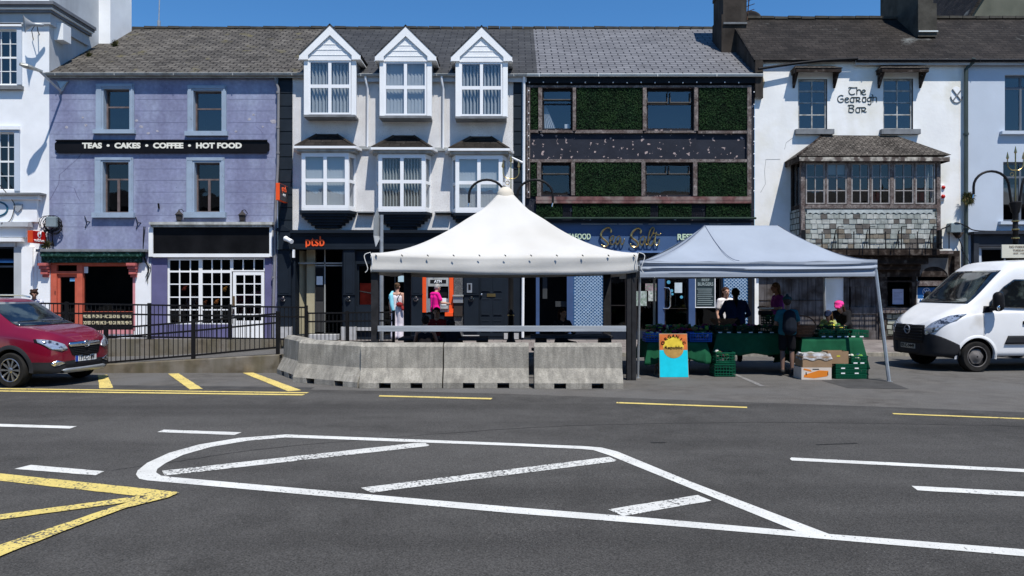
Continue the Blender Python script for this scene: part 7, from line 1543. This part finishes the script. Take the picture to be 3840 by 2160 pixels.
m_ = MB(); m_.m(chrome); m_.smooth = True; m_.tube([(2.115, .062*cos(2*pi*k/18), .772+.062*sin(2*pi*k/18)) for k in range(18)], .011, 6, closed=True); m_.tube([(2.118, .08, .775), (2.118, .01, .765), (2.118, -.01, .78), (2.118, -.08, .77)], .009, 5); m_.build('emblem', CAR, local=True)
decal(CAR, bv, [(-.45, .43), (-.50, .30), (.50, .30), (.45, .43)], 'yz', black, 'lower_intake', off=.004); decal(CAR, bv, [(-.55, .31), (-.48, .27), (.48, .27), (.55, .31), (.46, .335), (-.46, .335)], 'yz', galv, 'skid_plate', off=.02)
m_ = MB(); m_.m(white).box(2.085, 2.10, -.26, .26, .445, .555); m_.m(pm('plate_blue', (.02, .07, .4), .5)).box(2.084, 2.104, -.26, -.205, .446, .554); pl = m_.build('number_plate', CAR, local=True)
me = text_mesh('171-C-1891', .115, black, depth=.004, bold=.002); me.transform(Matrix.Scale(.40/ (max(v.co.x for v in me.vertices)-min(v.co.x for v in me.vertices)), 4, (1, 0, 0))); me.transform(Matrix.Translation((2.106, .025, .5)) @ Matrix.Rotation(radians(90), 4, 'Z') @ Matrix.Rotation(radians(90), 4, 'X')); o = bpy.data.objects.new('lettering', me); COL.objects.link(o); o.parent = pl; ORG[o.name] = Vector()
for s in (-1, 1):
    m_ = MB(); m_.m(paint); m_.smooth = True; m_.ball((.62, s*1.0, 1.12), (.09, .12, .085), 14, 10); m_.m(black).tube([(.66, s*.88, 1.05), (.64, s*.97, 1.08)], .03, 6); m_.build('wing_mirror', CAR, local=True)
    m_ = MB(); m_.m(chrome); m_.smooth = True; m_.tube([(-1.2, s*.56, 1.66), (-.9, s*.585, 1.70), (.0, s*.595, 1.70), (.25, s*.57, 1.66)], .018, 6); m_.build('roof_rail', CAR, local=True)
    m_ = MB(); m_.m(pm('panel_gap', (.02, .0, .005), .6))
    for gx in (-.28, .88):
        P = []
        for k in range(10):
            z = .42+(1.02-.42)*k/9; h = bv.ray_cast(Vector((gx+(.05 if gx > 0 else 0)*sin(k*.35), s*3, z)), Vector((0, -s, 0)))
            if h[0]: P.append(h[0])
        m_.tube(P, .005, 4)
    m_.split_build('door_gap', CAR, local=True)
m_ = MB(); m_.m(pm('paper_disc', (.45, .55, .50), .6)); h = bv.ray_cast(Vector((4, -.45, 1.20)), Vector((-1, 0, 0)))
if h[0]: p = h[0]; m_.mesh([(p.x+.012, -.53, 1.17), (p.x+.012, -.36, 1.17), (p.x-.05, -.36, 1.23), (p.x-.05, -.53, 1.23)], [(0, 1, 2, 3)]); m_.build('windscreen_disc', CAR, local=True)
# ---- the white van
A_ = Vector(G(3652, 1394)); hd_ = radians(185); CL = Vector((cos(hd_), sin(hd_), 0)); CN = Vector((-sin(hd_), cos(hd_), 0)); hwv = 1.0
org = A_-CN*(hwv-.13)
VAN = thing('delivery_van', 'white high roofed delivery van with black bumper and dusty wheels in front of the bar', 'van', tuple(org), hd_)
vp = pm('white_van_paint', (.80, .81, .82), .3, .05, 2, coat=.6, col2=(.45, .42, .37), c2s=.9, c2t=.74, c2w=.1)
st = [(-4.5, .9, .4, 1.35, 2.3, .85), (-4.3, .97, .36, 1.37, 2.42, .88), (-3.0, .99, .33, 1.38, 2.48, .89), (-1.9, 1.0, .33, 1.38, 2.50, .89), (-1.12, 1.0, .33, 1.37, 2.47, .88), (-.86, 1.0, .33, 1.37, 2.38, .87), (-.60, 1.0, .33, 1.36, 2.18, .86), (-.28, 1.0, .33, 1.34, 1.88, .855), (.0, .995, .33, 1.30, 1.62, .85), (.18, .985, .33, 1.27, 1.49, .84), (.36, .97, .33, 1.20, 1.40, .80), (.58, .93, .32, 1.10, 1.28, .70), (.76, .84, .32, 1.01, 1.17, .58), (.87, .70, .33, .94, 1.08, .45), (.93, .50, .34, .89, 1.03, .30), (.955, .22, .35, .86, 1.01, .12), (.96, 0, .36, .85, 1.0, 0)]
def vlow(c): return (c.x > .40 and c.z < .56) or c.z < .36
vb, bw_ = veh_hull(st, [(0, .34), (-3.3, .34)], .43, 'body', vp, VAN, nu=20, ns=7, lower=(clad, vlow))
for wx in (0, -3.3):
    for s in (-1, 1): wheel(VAN, wx, s*(hwv-.13), .34, .34, .215, s, pm('dusty_steel', (.16, .15, .145), .6, .3, 9, metal=.3), steel=True); arch(VAN, bw_, wx, .34, .43, s, vp, .05, hw=hwv)
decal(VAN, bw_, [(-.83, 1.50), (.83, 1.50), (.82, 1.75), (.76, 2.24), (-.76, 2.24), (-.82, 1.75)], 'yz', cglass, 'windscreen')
for s in (-1, 1):
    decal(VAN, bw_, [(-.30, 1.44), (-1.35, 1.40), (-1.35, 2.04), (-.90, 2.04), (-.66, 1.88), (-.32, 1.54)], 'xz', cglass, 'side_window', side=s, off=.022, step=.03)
    hp = [(-.50, .84), (-.60, .79), (-.82, .90), (-.965, 1.14), (-.965, 1.28), (-.85, 1.24), (-.64, 1.05)]; hp = hp if s < 0 else mirror_y(hp)
    decal(VAN, bw_, [(y*.965, z) for y, z in hp], 'yz', black, 'headlight_surround', off=.004, step=.03); decal(VAN, bw_, [(y*.965, z*.97+.03) for y, z in hp], 'yz', lamp_m, 'headlight', off=.010, step=.03)
    m_ = MB(); m_.m(black); m_.smooth = True; m_.cap((-.34, s*1.17, 1.46), (-.34, s*1.17, 1.66), .12, .11, 12); m_.tube([(-.30, s*.98, 1.38), (-.32, s*1.13, 1.42)], .05, 8); m_.m(chrome).ball((-.28, s*1.25, 1.42), (.03, .03, .06)); m_.build('wing_mirror', VAN, local=True)
    decal(VAN, bw_, [(-.18, 1.45), (-.14, 1.30), (-.36, 1.32), (-.38, 1.45)], 'xz', black, 'mirror_foot', side=s, off=.01)
    m_ = MB(); m_.m(pm('van_gap', (.12, .12, .12), .7))
    for gx, z0, z1 in ((-.14, .80, 1.32), (-1.42, .5, 2.1), (-2.6, .5, 2.2)):
        P = []
        for k in range(14):
            z = z0+(z1-z0)*k/13; h = bw_.ray_cast(Vector((gx, s*3, z)), Vector((0, -s, 0)))
            if h[0]: P.append(h[0])
        m_.tube(P, .006, 4)
    m_.split_build('door_gap', VAN, local=True)
    decal(VAN, bw_, [(-.62, .62), (-2.85, .62), (-2.85, .80), (-.70, .80)], 'xz', clad, 'side_moulding', side=s, off=.02)
    m_ = MB(); m_.m(black).box(-1.25, -1.05, s*1.0, s*1.03, 1.05, 1.12); m_.build('door_handle', VAN, local=True)
decal(VAN, bw_, [(-.50, 1.01), (-.56, .86), (-.50, .62), (.50, .62), (.56, .86), (.50, 1.01)], 'yz', black, 'grille', off=.011)
for s in (-1, 1): decal(VAN, bw_, [(.36, .34), (.40, .60), (.60, .70), (.78, .79), (.90, .84), (.94, .84), (.94, .34)][::1], 'xz', clad, 'bumper_corner', side=s, off=.008, step=.04)
decal(VAN, bw_, [(-.60, .36), (-.60, .86), (-.50, .88), (.50, .88), (.60, .86), (.60, .36)], 'yz', clad, 'bumper', off=.004, step=.04)
for k in range(5): decal(VAN, bw_, [(-.48, .95-.062*k), (.48, .95-.062*k), (.48, .932-.062*k), (-.48, .932-.062*k)], 'yz', clad, 'grille_slat', off=.016)
m_ = MB(); m_.m(pm('badge_grey', (.35, .36, .38), .35, metal=.6)); m_.smooth = True; m_.tube([(.985, .095*cos(2*pi*k/18), .90+.095*sin(2*pi*k/18)) for k in range(18)], .014, 6, closed=True); m_.tube([(.99, .12, .905), (.99, .01, .89), (.99, -.01, .91), (.99, -.12, .895)], .011, 5); m_.build('emblem', VAN, local=True)
m_ = MB(); m_.m(pm('dirty_plate', (.45, .43, .36), .6, .2)).box(.955, .972, -.26, .26, .47, .58); pl = m_.build('number_plate', VAN, local=True)
me = text_mesh('07-C-9449', .11, black, depth=.004, bold=.002); me.transform(Matrix.Translation((.976, .0, .525)) @ Matrix.Rotation(radians(90), 4, 'Z') @ Matrix.Rotation(radians(90), 4, 'X')); o = bpy.data.objects.new('lettering', me); COL.objects.link(o); o.parent = pl; ORG[o.name] = Vector()
for s in (-1, 1): decal(VAN, bw_, [(s*.58, .52), (s*.80, .54), (s*.80, .64), (s*.58, .62)][::s], 'yz', black, 'fog_recess', off=.006)
m_ = MB(); m_.m(black).tube([(-.35, .3, 2.40), (-.1, .32, 2.75)], .008, 5); m_.build('aerial', VAN, local=True)
# ------------------------------------------------------------------ people
def remesh(o, v, sm=4):
    r = o.modifiers.new('remesh', 'REMESH'); r.mode = 'VOXEL'; r.voxel_size = v; r.use_smooth_shade = True
    if sm: s = o.modifiers.new('smooth', 'SMOOTH'); s.factor = .5; s.iterations = sm
skin_l = pm('skin', (.55, .32, .24), .55, .08, 6); skin_d = pm('skin_tan', (.36, .20, .14), .55, .08, 6)
def hand(m_, w_, d, palm):
    """w_ wrist, d direction of the fingers, palm normal: palm + five separate curled fingers"""
    d = Vector(d).normalized(); n = Vector(palm).normalized(); s = d.cross(n).normalized(); w_ = Vector(w_)
    m_.cap(w_, w_+d*.07, .026, .034, 10); m_.cap(w_+d*.03-s*.012, w_+d*.085-s*.022, .022, .018, 8); m_.cap(w_+d*.03+s*.012, w_+d*.085+s*.022, .022, .018, 8)
    for i, (o, L_) in enumerate(((-.032, .058), (-.011, .07), (.011, .066), (.031, .052))):
        a = w_+d*.085+s*o; b = a+d*L_*.55-n*L_*.12; c = b+d*L_*.32-n*L_*.38; m_.cap(a, b, .0095, .009, 8); m_.cap(b, c, .009, .008, 8)
    a = w_+d*.03-s*.03; b = a+d*.03-s*.022-n*.01; c = b+d*.03-s*.004-n*.015; m_.cap(a, b, .012, .011, 8); m_.cap(b, c, .011, .009, 8)
def person(label, loc, rz, J, hair, top, bottom, skin=None, sleeves='short', hairstyle='short', shoes=(.03, .03, .03), scale=1.0, legs='trousers', look=(0, -1, 0), top_bare=False, handdir=None, bw=1.0, extra=None, voxel=.0085):
    skin = skin or skin_l
    D = dict(head=(0, -.01, 1.60), neck=(0, .01, 1.44), chest=(0, 0, 1.28), waist=(0, 0, 1.06), pelvis=(0, 0, .94), sl=(-.17, .01, 1.38), sr=(.17, .01, 1.38), el=(-.22, .03, 1.10), er=(.22, .03, 1.10), wl=(-.22, -.06, .87), wr=(.22, -.06, .87),
             hl=(-.09, 0, .90), hr=(.09, 0, .90), kl=(-.10, -.02, .50), kr=(.10, -.02, .50), al=(-.10, .03, .09), ar=(.10, .03, .09), tl=(-.12, -.14, .035), tr=(.12, -.14, .035))
    D.update(J); D = {k: Vector(v)*scale for k, v in D.items()}; s_ = scale
    t = thing('person', label, 'person', loc, rz)
    L = Vector(look).normalized(); side = L.cross(Vector((0, 0, 1))).normalized(); up = side.cross(L); h = D['head']
    m_ = MB(); m_.m(skin)
    m_.ball(h+up*.02*s_+(-L)*.01*s_, (.078*s_, .092*s_, .098*s_)); m_.cap(h+L*.03*s_-up*.02*s_, h+L*.045*s_-up*.075*s_, .062*s_, .040*s_); m_.cap(h-up*.05*s_-L*.01*s_, D['neck'], .052*s_, .056*s_); m_.cap(D['neck'], D['neck'].lerp(D['chest'], .5), .056*s_, .07*s_)
    m_.cap(h+L*.085*s_+up*.015*s_, h+L*.105*s_-up*.018*s_, .010*s_, .015*s_); m_.cap(h+L*.082*s_-up*.045*s_-side*.018*s_, h+L*.082*s_-up*.045*s_+side*.018*s_, .010*s_, .010*s_)
    for k in (-1, 1): m_.ball(h+side*k*.078*s_-L*.005*s_, (.014*s_, .018*s_, .028*s_)); m_.cap(h+L*.078*s_+up*.035*s_+side*k*.015*s_, h+L*.072*s_+up*.036*s_+side*k*.05*s_, .010*s_, .008*s_)
    for a, b in (('sl', 'sr'),): m_.cap(D[a]*.8+D[b]*.2, D[b]*.8+D[a]*.2, .065*s_, .065*s_)
    for y in (-1, 1):
        o = Vector((y*.07*bw*s_, 0, 0)); m_.cap(D['chest']+o, D['waist']+o*.75, .09*s_*bw, .078*s_*bw); m_.cap(D['waist']+o*.75, D['pelvis']+o*.9, .078*s_*bw, .095*s_*bw); m_.cap(D['chest']+o, D['neck']+o*.9-Vector((0, 0, .09*s_)), .09*s_*bw, .05*s_)
    for k in 'lr':
        m_.cap(D['s'+k], D['e'+k], .050*s_, .040*s_); m_.cap(D['e'+k], D['w'+k], .040*s_, .026*s_); hd2 = (handdir or {}).get(k) or (D['w'+k]-D['e'+k]).normalized(); sx_ = -1 if k == 'l' else 1
        hand(m_, D['w'+k], hd2, (-sx_*.6, 0, .8) if abs(Vector(hd2).z) < .6 else (-sx_*.8, -.6, 0))
        m_.cap(D['h'+k], D['k'+k], .085*s_, .055*s_); m_.cap(D['k'+k], D['k'+k].lerp(D['a'+k], .35), .055*s_, .056*s_); m_.cap(D['k'+k].lerp(D['a'+k], .35), D['a'+k], .056*s_, .036*s_); m_.cap(D['a'+k], D['t'+k], .04*s_, .03*s_)
    b = m_.build('body', t, local=True, uv=False); remesh(b, voxel)
    m_ = MB(); m_.m(black)
    for k in (-1, 1): m_.ball(h+L*.083*s_+up*.018*s_+side*k*.032*s_, .0095*s_, 8, 6)
    m_.build('eyes', t, local=True, uv=False)
    if hair is not None:
        m_ = MB(); m_.m(pm('hair_%d' % (hash(hair) % 9999), hair, .7, .4, 30, .6, 60)); m_.ball(h+up*.045*s_-L*.022*s_, (.090*s_, .098*s_, .088*s_)); m_.ball(h+up*.02*s_-L*.045*s_, (.085*s_, .075*s_, .09*s_))
        if hairstyle in ('long', 'bob'):
            for k in (-1, 0, 1): m_.cap(h+up*.03*s_-L*.04*s_+side*k*.06*s_, h-up*(.13 if hairstyle == 'bob' else .30)*s_-L*.06*s_+side*k*.065*s_, .05*s_, .032*s_)
        if hairstyle == 'vlong':
            for k in (-1, 0, 1): m_.cap(h+up*.03*s_-L*.04*s_+side*k*.05*s_, h-up*.45*s_-L*.10*s_+side*k*.05*s_, .05*s_, .03*s_)
        if hairstyle == 'plait': m_.cap(h-L*.08*s_, h-up*.40*s_-L*.09*s_, .05*s_, .025*s_); m_.ball(h+up*.02*s_-L*.06*s_, .095*s_)
        if hairstyle == 'bun': m_.ball(h+up*.07*s_-L*.11*s_, .045*s_)
        if hairstyle == 'curly':
            rr = random.Random(1)
            for k in range(26): m_.ball(h+up*(.06+rr.uniform(-.06, .06))*s_-L*rr.uniform(-.05, .1)*s_+side*rr.uniform(-.09, .09)*s_, rr.uniform(.025, .04)*s_, 8, 6)
        o = m_.build('hair', t, local=True, uv=False); remesh(o, .012, 1)
    if top is not None:
        m_ = MB(); m_.m(top); g = .014*s_
        m_.cap(D['sl']*.85+D['sr']*.15, D['sr']*.85+D['sl']*.15, .068*s_+g*.4, .068*s_+g*.4) if not top_bare else None
        for y in (-1, 1):
            o = Vector((y*.07*bw*s_, 0, 0)); m_.cap(D['chest']+o, D['waist']+o*.75, .09*s_*bw+g, .078*s_*bw+g*1.6); m_.cap(D['waist']+o*.75, D['pelvis']+o*.9, .078*s_*bw+g*1.6, .095*s_*bw+g); 
            if not top_bare: m_.cap(D['chest']+o, D['neck']+o-Vector((0, 0, .09*s_)), .09*s_*bw+g, .05*s_+g)
        if not top_bare:
            for k in 'lr':
                e = D['e'+k]; 
                if sleeves == 'short': m_.cap(D['s'+k], D['s'+k].lerp(e, .62), .055*s_+g*.6, .052*s_+g)
                else: m_.cap(D['s'+k], e, .055*s_+g*.6, .046*s_+g*.7); m_.cap(e, D['w'+k].lerp(e, .08), .046*s_+g*.7, .034*s_+g*.4)
        o = m_.build('shirt' if not top_bare else 'vest', t, local=True, uv=False); remesh(o, .012, 3)
    if bottom is not None:
        m_ = MB(); m_.m(bottom); g = .016*s_; o_ = Vector((.06*s_, 0, 0)); m_.cap(D['pelvis']-o_, D['pelvis']+o_, .105*s_*bw, .105*s_*bw); m_.cap(D['waist'].lerp(D['pelvis'], .5)-o_, D['waist'].lerp(D['pelvis'], .5)+o_, .09*s_*bw, .09*s_*bw)
        for k in 'lr':
            if legs == 'wide': m_.cap(D['h'+k], D['k'+k], .10*s_, .095*s_); m_.cap(D['k'+k], D['a'+k]+Vector((0, 0, .02)), .095*s_, .10*s_)
            elif legs == 'shorts': m_.cap(D['h'+k], D['h'+k].lerp(D['k'+k], .8), .085*s_+g, .075*s_+g)
            elif legs == 'skirt': m_.cap(D['h'+k], D['k'+k].lerp(D['a'+k], .5), .11*s_, .14*s_)
            else: m_.cap(D['h'+k], D['k'+k], .085*s_+g, .058*s_+g); m_.cap(D['k'+k], D['a'+k], .06*s_+g, .045*s_+g)
        o = m_.build('trousers' if legs in ('wide', 'trousers') else legs, t, local=True, uv=False); remesh(o, .012, 3)
    if shoes:
        for k in 'lr':
            m_ = MB(); m_.m(pm('shoe_%d' % int(shoes[0]*1000), shoes, .6)); m_.cap(D['a'+k]+Vector((0, .02, -.04*s_)), D['t'+k], .047*s_, .038*s_); o = m_.build('shoe', t, local=True, uv=False); remesh(o, .012, 2)
    if extra: extra(t, D, s_, L, side, up)
    return t
def cloth(n, c, **k): return pm('cloth_'+n, c, .9, .12, 8, .3, 30, **k)
# sitting joints (seat height about .45)
def sit(lean=0.0, **k):
    d = dict(pelvis=(0, 0, .52), waist=(0, -lean*.3, .64), chest=(0, -lean*.8, .88), neck=(0, -lean*1.2, 1.05), head=(0, -lean*1.35-.01, 1.21), sl=(-.17, -lean, .99), sr=(.17, -lean, .99), el=(-.24, -.12-lean, .76), er=(.24, -.12-lean, .76), wl=(-.12, -.36-lean, .80), wr=(.12, -.36-lean, .80),
             hl=(-.09, -.02, .50), hr=(.09, -.02, .50), kl=(-.12, -.44, .50), kr=(.12, -.44, .50), al=(-.12, -.40, .09), ar=(.12, -.40, .09), tl=(-.13, -.56, .035), tr=(.13, -.56, .035)); d.update(k); return d
def at(px, pyfoot, Y): return (X(px, Y), Y, Z(pyfoot, Y))
# 1 woman in white trousers (seen from behind)
def xcard(t, D, s_, L, side, up):
    m_ = MB(); m_.m(cloth('lightblue', (.25, .62, .75))); m_.cap(D['sr']+Vector((-.02, -.02, .04)), D['sr']+Vector((.02, .03, -.10)), .06, .07); m_.cap(D['sr']+Vector((0, .07, -.04)), D['waist']+Vector((.12, .12, -.02)), .065, .055); m_.cap(D['waist']+Vector((.12, .12, -.02)), D['pelvis']+Vector((.05, .13, -.16)), .055, .03); o = m_.build('cardigan', t, local=True, uv=False); remesh(o, .014, 3)
    m_ = MB(); m_.m(cloth('redbag', (.28, .03, .03))); m_.ball(D['pelvis']+Vector((-.10, .13, .13)), (.10, .05, .07)); m_.cap(D['pelvis']+Vector((-.15, .12, .12)), D['pelvis']+Vector((-.20, .12, 0)), .03, .045); m_.m(black); m_.tube([D['sl']+Vector((.04, .04, .05)), D['chest']+Vector((-.03, .12, -.05)), D['pelvis']+Vector((-.1, .15, .17))], .012, 5); o = m_.build('red_bag', t, local=True, uv=False)
whitep = cloth('white', (.72, .68, .76))
sc_w = (1275-1064)*21.0/FP/1.70; gz = Z(1275, 21.0)
person('standing person seen from behind in wide white trousers, pale blue cardigan over one shoulder', (X(1490, 21), 21, gz), radians(172), {}, (.10, .06, .035), cloth('white2', (.7, .66, .7)), whitep, hairstyle='bun', legs='wide', look=(-.2, -1, -.1), top_bare=True, scale=sc_w, shoes=(.6, .6, .62), extra=xcard)
# 2 person in pink at the cash machine
pinks = cloth('pink', (.85, .015, .28)); g2 = Z(1275, 21.9); s2 = (1275-1064)*21.9/FP/1.70
person('grey haired person in a bright pink shirt using the orange cash machine', (X(1632, 21.9), 21.9, g2), radians(128), {'head': (0, -.08, 1.57), 'neck': (0, -.03, 1.42), 'er': (.24, -.12, 1.14), 'wr': (.12, -.36, 1.12), 'el': (-.24, -.08, 1.12), 'wl': (-.14, -.33, 1.10)}, (.38, .36, .34), pinks, cloth('darktrouser', (.015, .015, .018)), look=(0, -1, -.3), scale=s2, bw=1.15)
# 3-5 seated group
person('seated person in a dark red football shirt facing out from under the white canopy', (X(1636, 17.4), 17.55, .06), 0, sit(.05, wl=(-.2, -.34, .82), wr=(.2, -.34, .82)), (.02, .015, .012), cloth('darkred', (.16, .012, .015)), cloth('darktrouser', (.015, .015, .018)), skin=skin_d, scale=1.0, bw=1.1)
person('seated person with bare shoulders and dark bun, beside the dark red football shirt', (X(1592, 15.4), 15.45, 0), pi, sit(.1), (.02, .014, .012), cloth('blacktop', (.015, .013, .015)), cloth('darktrouser', (.015, .015, .018)), skin=skin_d, hairstyle='bun', top_bare=True, scale=.95)
person('dark dressed person with long black hair seated right of the red football shirt', (X(1688, 15.6), 15.6, 0), pi, sit(.12), (.012, .01, .01), cloth('black2', (.012, .012, .014)), cloth('darktrouser', (.015, .015, .018)), skin=skin_d, hairstyle='long', sleeves='long', scale=.90)
# 6 seated woman on the right
person('person in dark clothes with shoulder length hair, seated alone at a picnic table', (X(2106, 17.3), 17.5, .04), radians(25), sit(.05), (.03, .012, .008), cloth('charcoal', (.018, .018, .022)), cloth('darktrouser', (.015, .015, .018)), skin=skin_d, hairstyle='bob', sleeves='long', look=(.35, -1, 0), scale=1.0)
# 7 woman in white top behind the stall, 8 navy jumper seen from the back
s7_ = 1.0; y7 = 18.6; g7 = Z(1083, y7)-1.68
person('person with brown hair and a white short sleeved top facing out behind the stall', (X(2722, y7), y7, g7), radians(10), {'er': (.22, -.12, 1.14), 'wr': (.05, -.3, 1.12)}, (.06, .03, .02), cloth('whitetop', (.75, .72, .74)), cloth('darktrouser', (.015, .015, .018)), hairstyle='bob')
y8 = 17.2; g8 = Z(1084, y8)-1.70
person('person seen from behind with a long black plait and wide navy jumper', (X(2757, y8), y8, g8), pi, {'sl': (-.21, .01, 1.38), 'sr': (.21, .01, 1.38), 'el': (-.33, -.03, 1.12), 'er': (.33, -.03, 1.12), 'wl': (-.22, -.26, 1.0), 'wr': (.22, -.26, 1.0)}, (.008, .007, .008), cloth('navyj', (.012, .025, .085)), cloth('darktrouser', (.015, .015, .018)), skin=skin_d, hairstyle='plait', sleeves='long', bw=1.45, look=(0, -1, 0))
# 9 seller in purple
y9 = 17.1; g9 = Z(1064, y9)-1.70
person('person in a purple T shirt with chin length hair, standing sideways', (X(2915, y9), y9, g9), radians(-85), {'head': (0, -.05, 1.60), 'el': (-.20, -.02, 1.12), 'er': (.20, -.02, 1.12), 'wl': (-.10, -.30, 1.15), 'wr': (.10, -.30, 1.15)}, (.13, .08, .05), cloth('purple', (.20, .035, .22)), cloth('darktrouser', (.015, .015, .018)), skin=skin_d, hairstyle='bob', look=(0, -1, -.15), bw=1.15)
# 10 customer with backpack
def xpack(t, D, s_, L, side, up):
    m_ = MB(); m_.m(cloth('pack', (.010, .014, .022))); m_.cap(D['chest']+Vector((-.03, .17, .02)), D['pelvis']+Vector((-.03, .19, .08)), .13, .15); o = m_.build('backpack', t, local=True, uv=False); remesh(o, .015, 3)
    m_ = MB(); m_.m(cloth('hat', (.02, .06, .07))); h = D['head']; m_.ball(h+Vector((0, .0, .07)), (.10, .105, .07)); m_.ball(h+Vector((0, 0, .155)), .03); o = m_.build('bobble_hat', t, local=True, uv=False); remesh(o, .012, 2)
y10 = 15.55; s10 = 1.585/1.70
person('customer in a teal top and bobble hat with a dark backpack at the stall', (X(2952, y10), y10, Z(1400, y10)), radians(165), {'el': (-.25, -.03, 1.12), 'wl': (-.12, -.25, 1.05), 'er': (.25, -.03, 1.12), 'wr': (.12, -.25, 1.05)}, (.05, .035, .03), cloth('teal', (.02, .10, .13)), cloth('blacks', (.010, .010, .012)), skin=pm('skin_in_shade', (.19, .12, .095), .55, .08, 6), legs='shorts', hairstyle='short', scale=s10, bw=1.2, extra=xpack)  # pale skin and teal top darkened, gazebo shade put into their colours
# 11 stooping shopper with pink cap, 12 child with navy cap
def xcap(colr, nm='cap'):
    def f(t, D, s_, L, side, up):
        m_ = MB(); m_.m(colr); h = D['head']; c = h+up*.05*s_-L*.005; m_.ball(c, (.108*s_, .112*s_, .082*s_)); a = c+L*.09*s_-up*.01; m_.cap(a-side*.04*s_, a+side*.04*s_+L*.001, .045*s_, .045*s_); m_.cap(a+L*.05*s_-side*.03*s_-up*.012, a+L*.05*s_+side*.03*s_-up*.012, .03*s_, .03*s_); o = m_.build(nm, t, local=True, uv=False); remesh(o, .011, 2)
    return f
y11 = 17.2; g11 = .02
person('stooping person in a bright pink cap and black top, long brown hair hanging down', (X(3160, y11), y11+.1, g11), radians(-15), {'pelvis': (.12, .10, .92), 'waist': (.08, .05, 1.02), 'chest': (.0, -.10, 1.20), 'neck': (-.04, -.22, 1.31), 'head': (-.08, -.31, 1.42), 'sl': (-.18, -.15, 1.24), 'sr': (.14, -.17, 1.26), 'el': (-.26, -.38, 1.04), 'er': (.10, -.42, 1.02), 'wl': (-.28, -.62, .98), 'wr': (-.02, -.66, .97), 'hl': (.03, .1, .88), 'hr': (.2, .1, .88), 'kl': (.02, .02, .48), 'kr': (.2, .02, .48), 'al': (.02, .12, .09), 'ar': (.2, .12, .09), 'tl': (.0, -.05, .035), 'tr': (.22, -.05, .035)}, (.09, .045, .025), cloth('blk', (.012, .012, .013)), cloth('darktrouser', (.015, .015, .018)), hairstyle='vlong', sleeves='long', look=(-.4, -.8, -.5), extra=xcap(cloth('pinkcap', (.85, .06, .32))))
y12 = 17.1
person('child in a navy cap and yellow green top bending over the produce', (X(3107, y12), y12, 0), radians(-25), {'pelvis': (.1, .1, 1.0), 'waist': (.07, .05, 1.10), 'chest': (0, -.1, 1.30), 'neck': (0, -.2, 1.42), 'head': (0, -.28, 1.55), 'sl': (-.15, -.12, 1.34), 'sr': (.15, -.12, 1.34), 'el': (-.2, -.35, 1.16), 'er': (.2, -.35, 1.16), 'wl': (-.12, -.58, 1.12), 'wr': (.05, -.6, 1.12), 'hl': (.0, .1, .95), 'hr': (.18, .1, .95)}, (.12, .07, .03), cloth('limetop', (.30, .32, .10)), cloth('darktrouser', (.015, .015, .018)), hairstyle='long', sleeves='short', look=(-.3, -.9, -.4), scale=.80, extra=xcap(cloth('navycap', (.012, .02, .05))))
# 13 boy at the left behind the car
y13 = 19.3; g13 = Z(1088, y13)-1.70*.93
person('curly haired person in a patterned white shirt looking down behind the red car', (X(127, y13), y13, g13), radians(20), {'head': (.02, -.05, 1.58), 'er': (.22, -.08, 1.12), 'wr': (.12, -.28, 1.10)}, (.035, .018, .012), cloth('patterned', (.62, .62, .66), col2=(.10, .12, .22), c2s=22, c2t=.52, c2w=.04), cloth('darktrouser', (.015, .015, .018)), skin=skin_d, hairstyle='curly', look=(.2, -1, -.4), scale=.93)
# scale on the stall
sc = thing('weighing_scale', 'dark weighing scale with a white pan beside the purple shirted seller', 'scale', (X(2872, 16.4), 16.4, tz2+.17)); m_ = MB(); m_.m(black).box(X(2872, 16.4)-.13, X(2872, 16.4)+.13, 16.3, 16.55, tz2+.37, tz2+.47); m_.build('body', sc, bevel=.02)
m_ = MB(); m_.m(white); m_.lathe((X(2872, 16.4), 16.42, tz2+.48), [(.05, 0), (.17, .04), (.18, .055)], 20); m_.build('pan', sc)
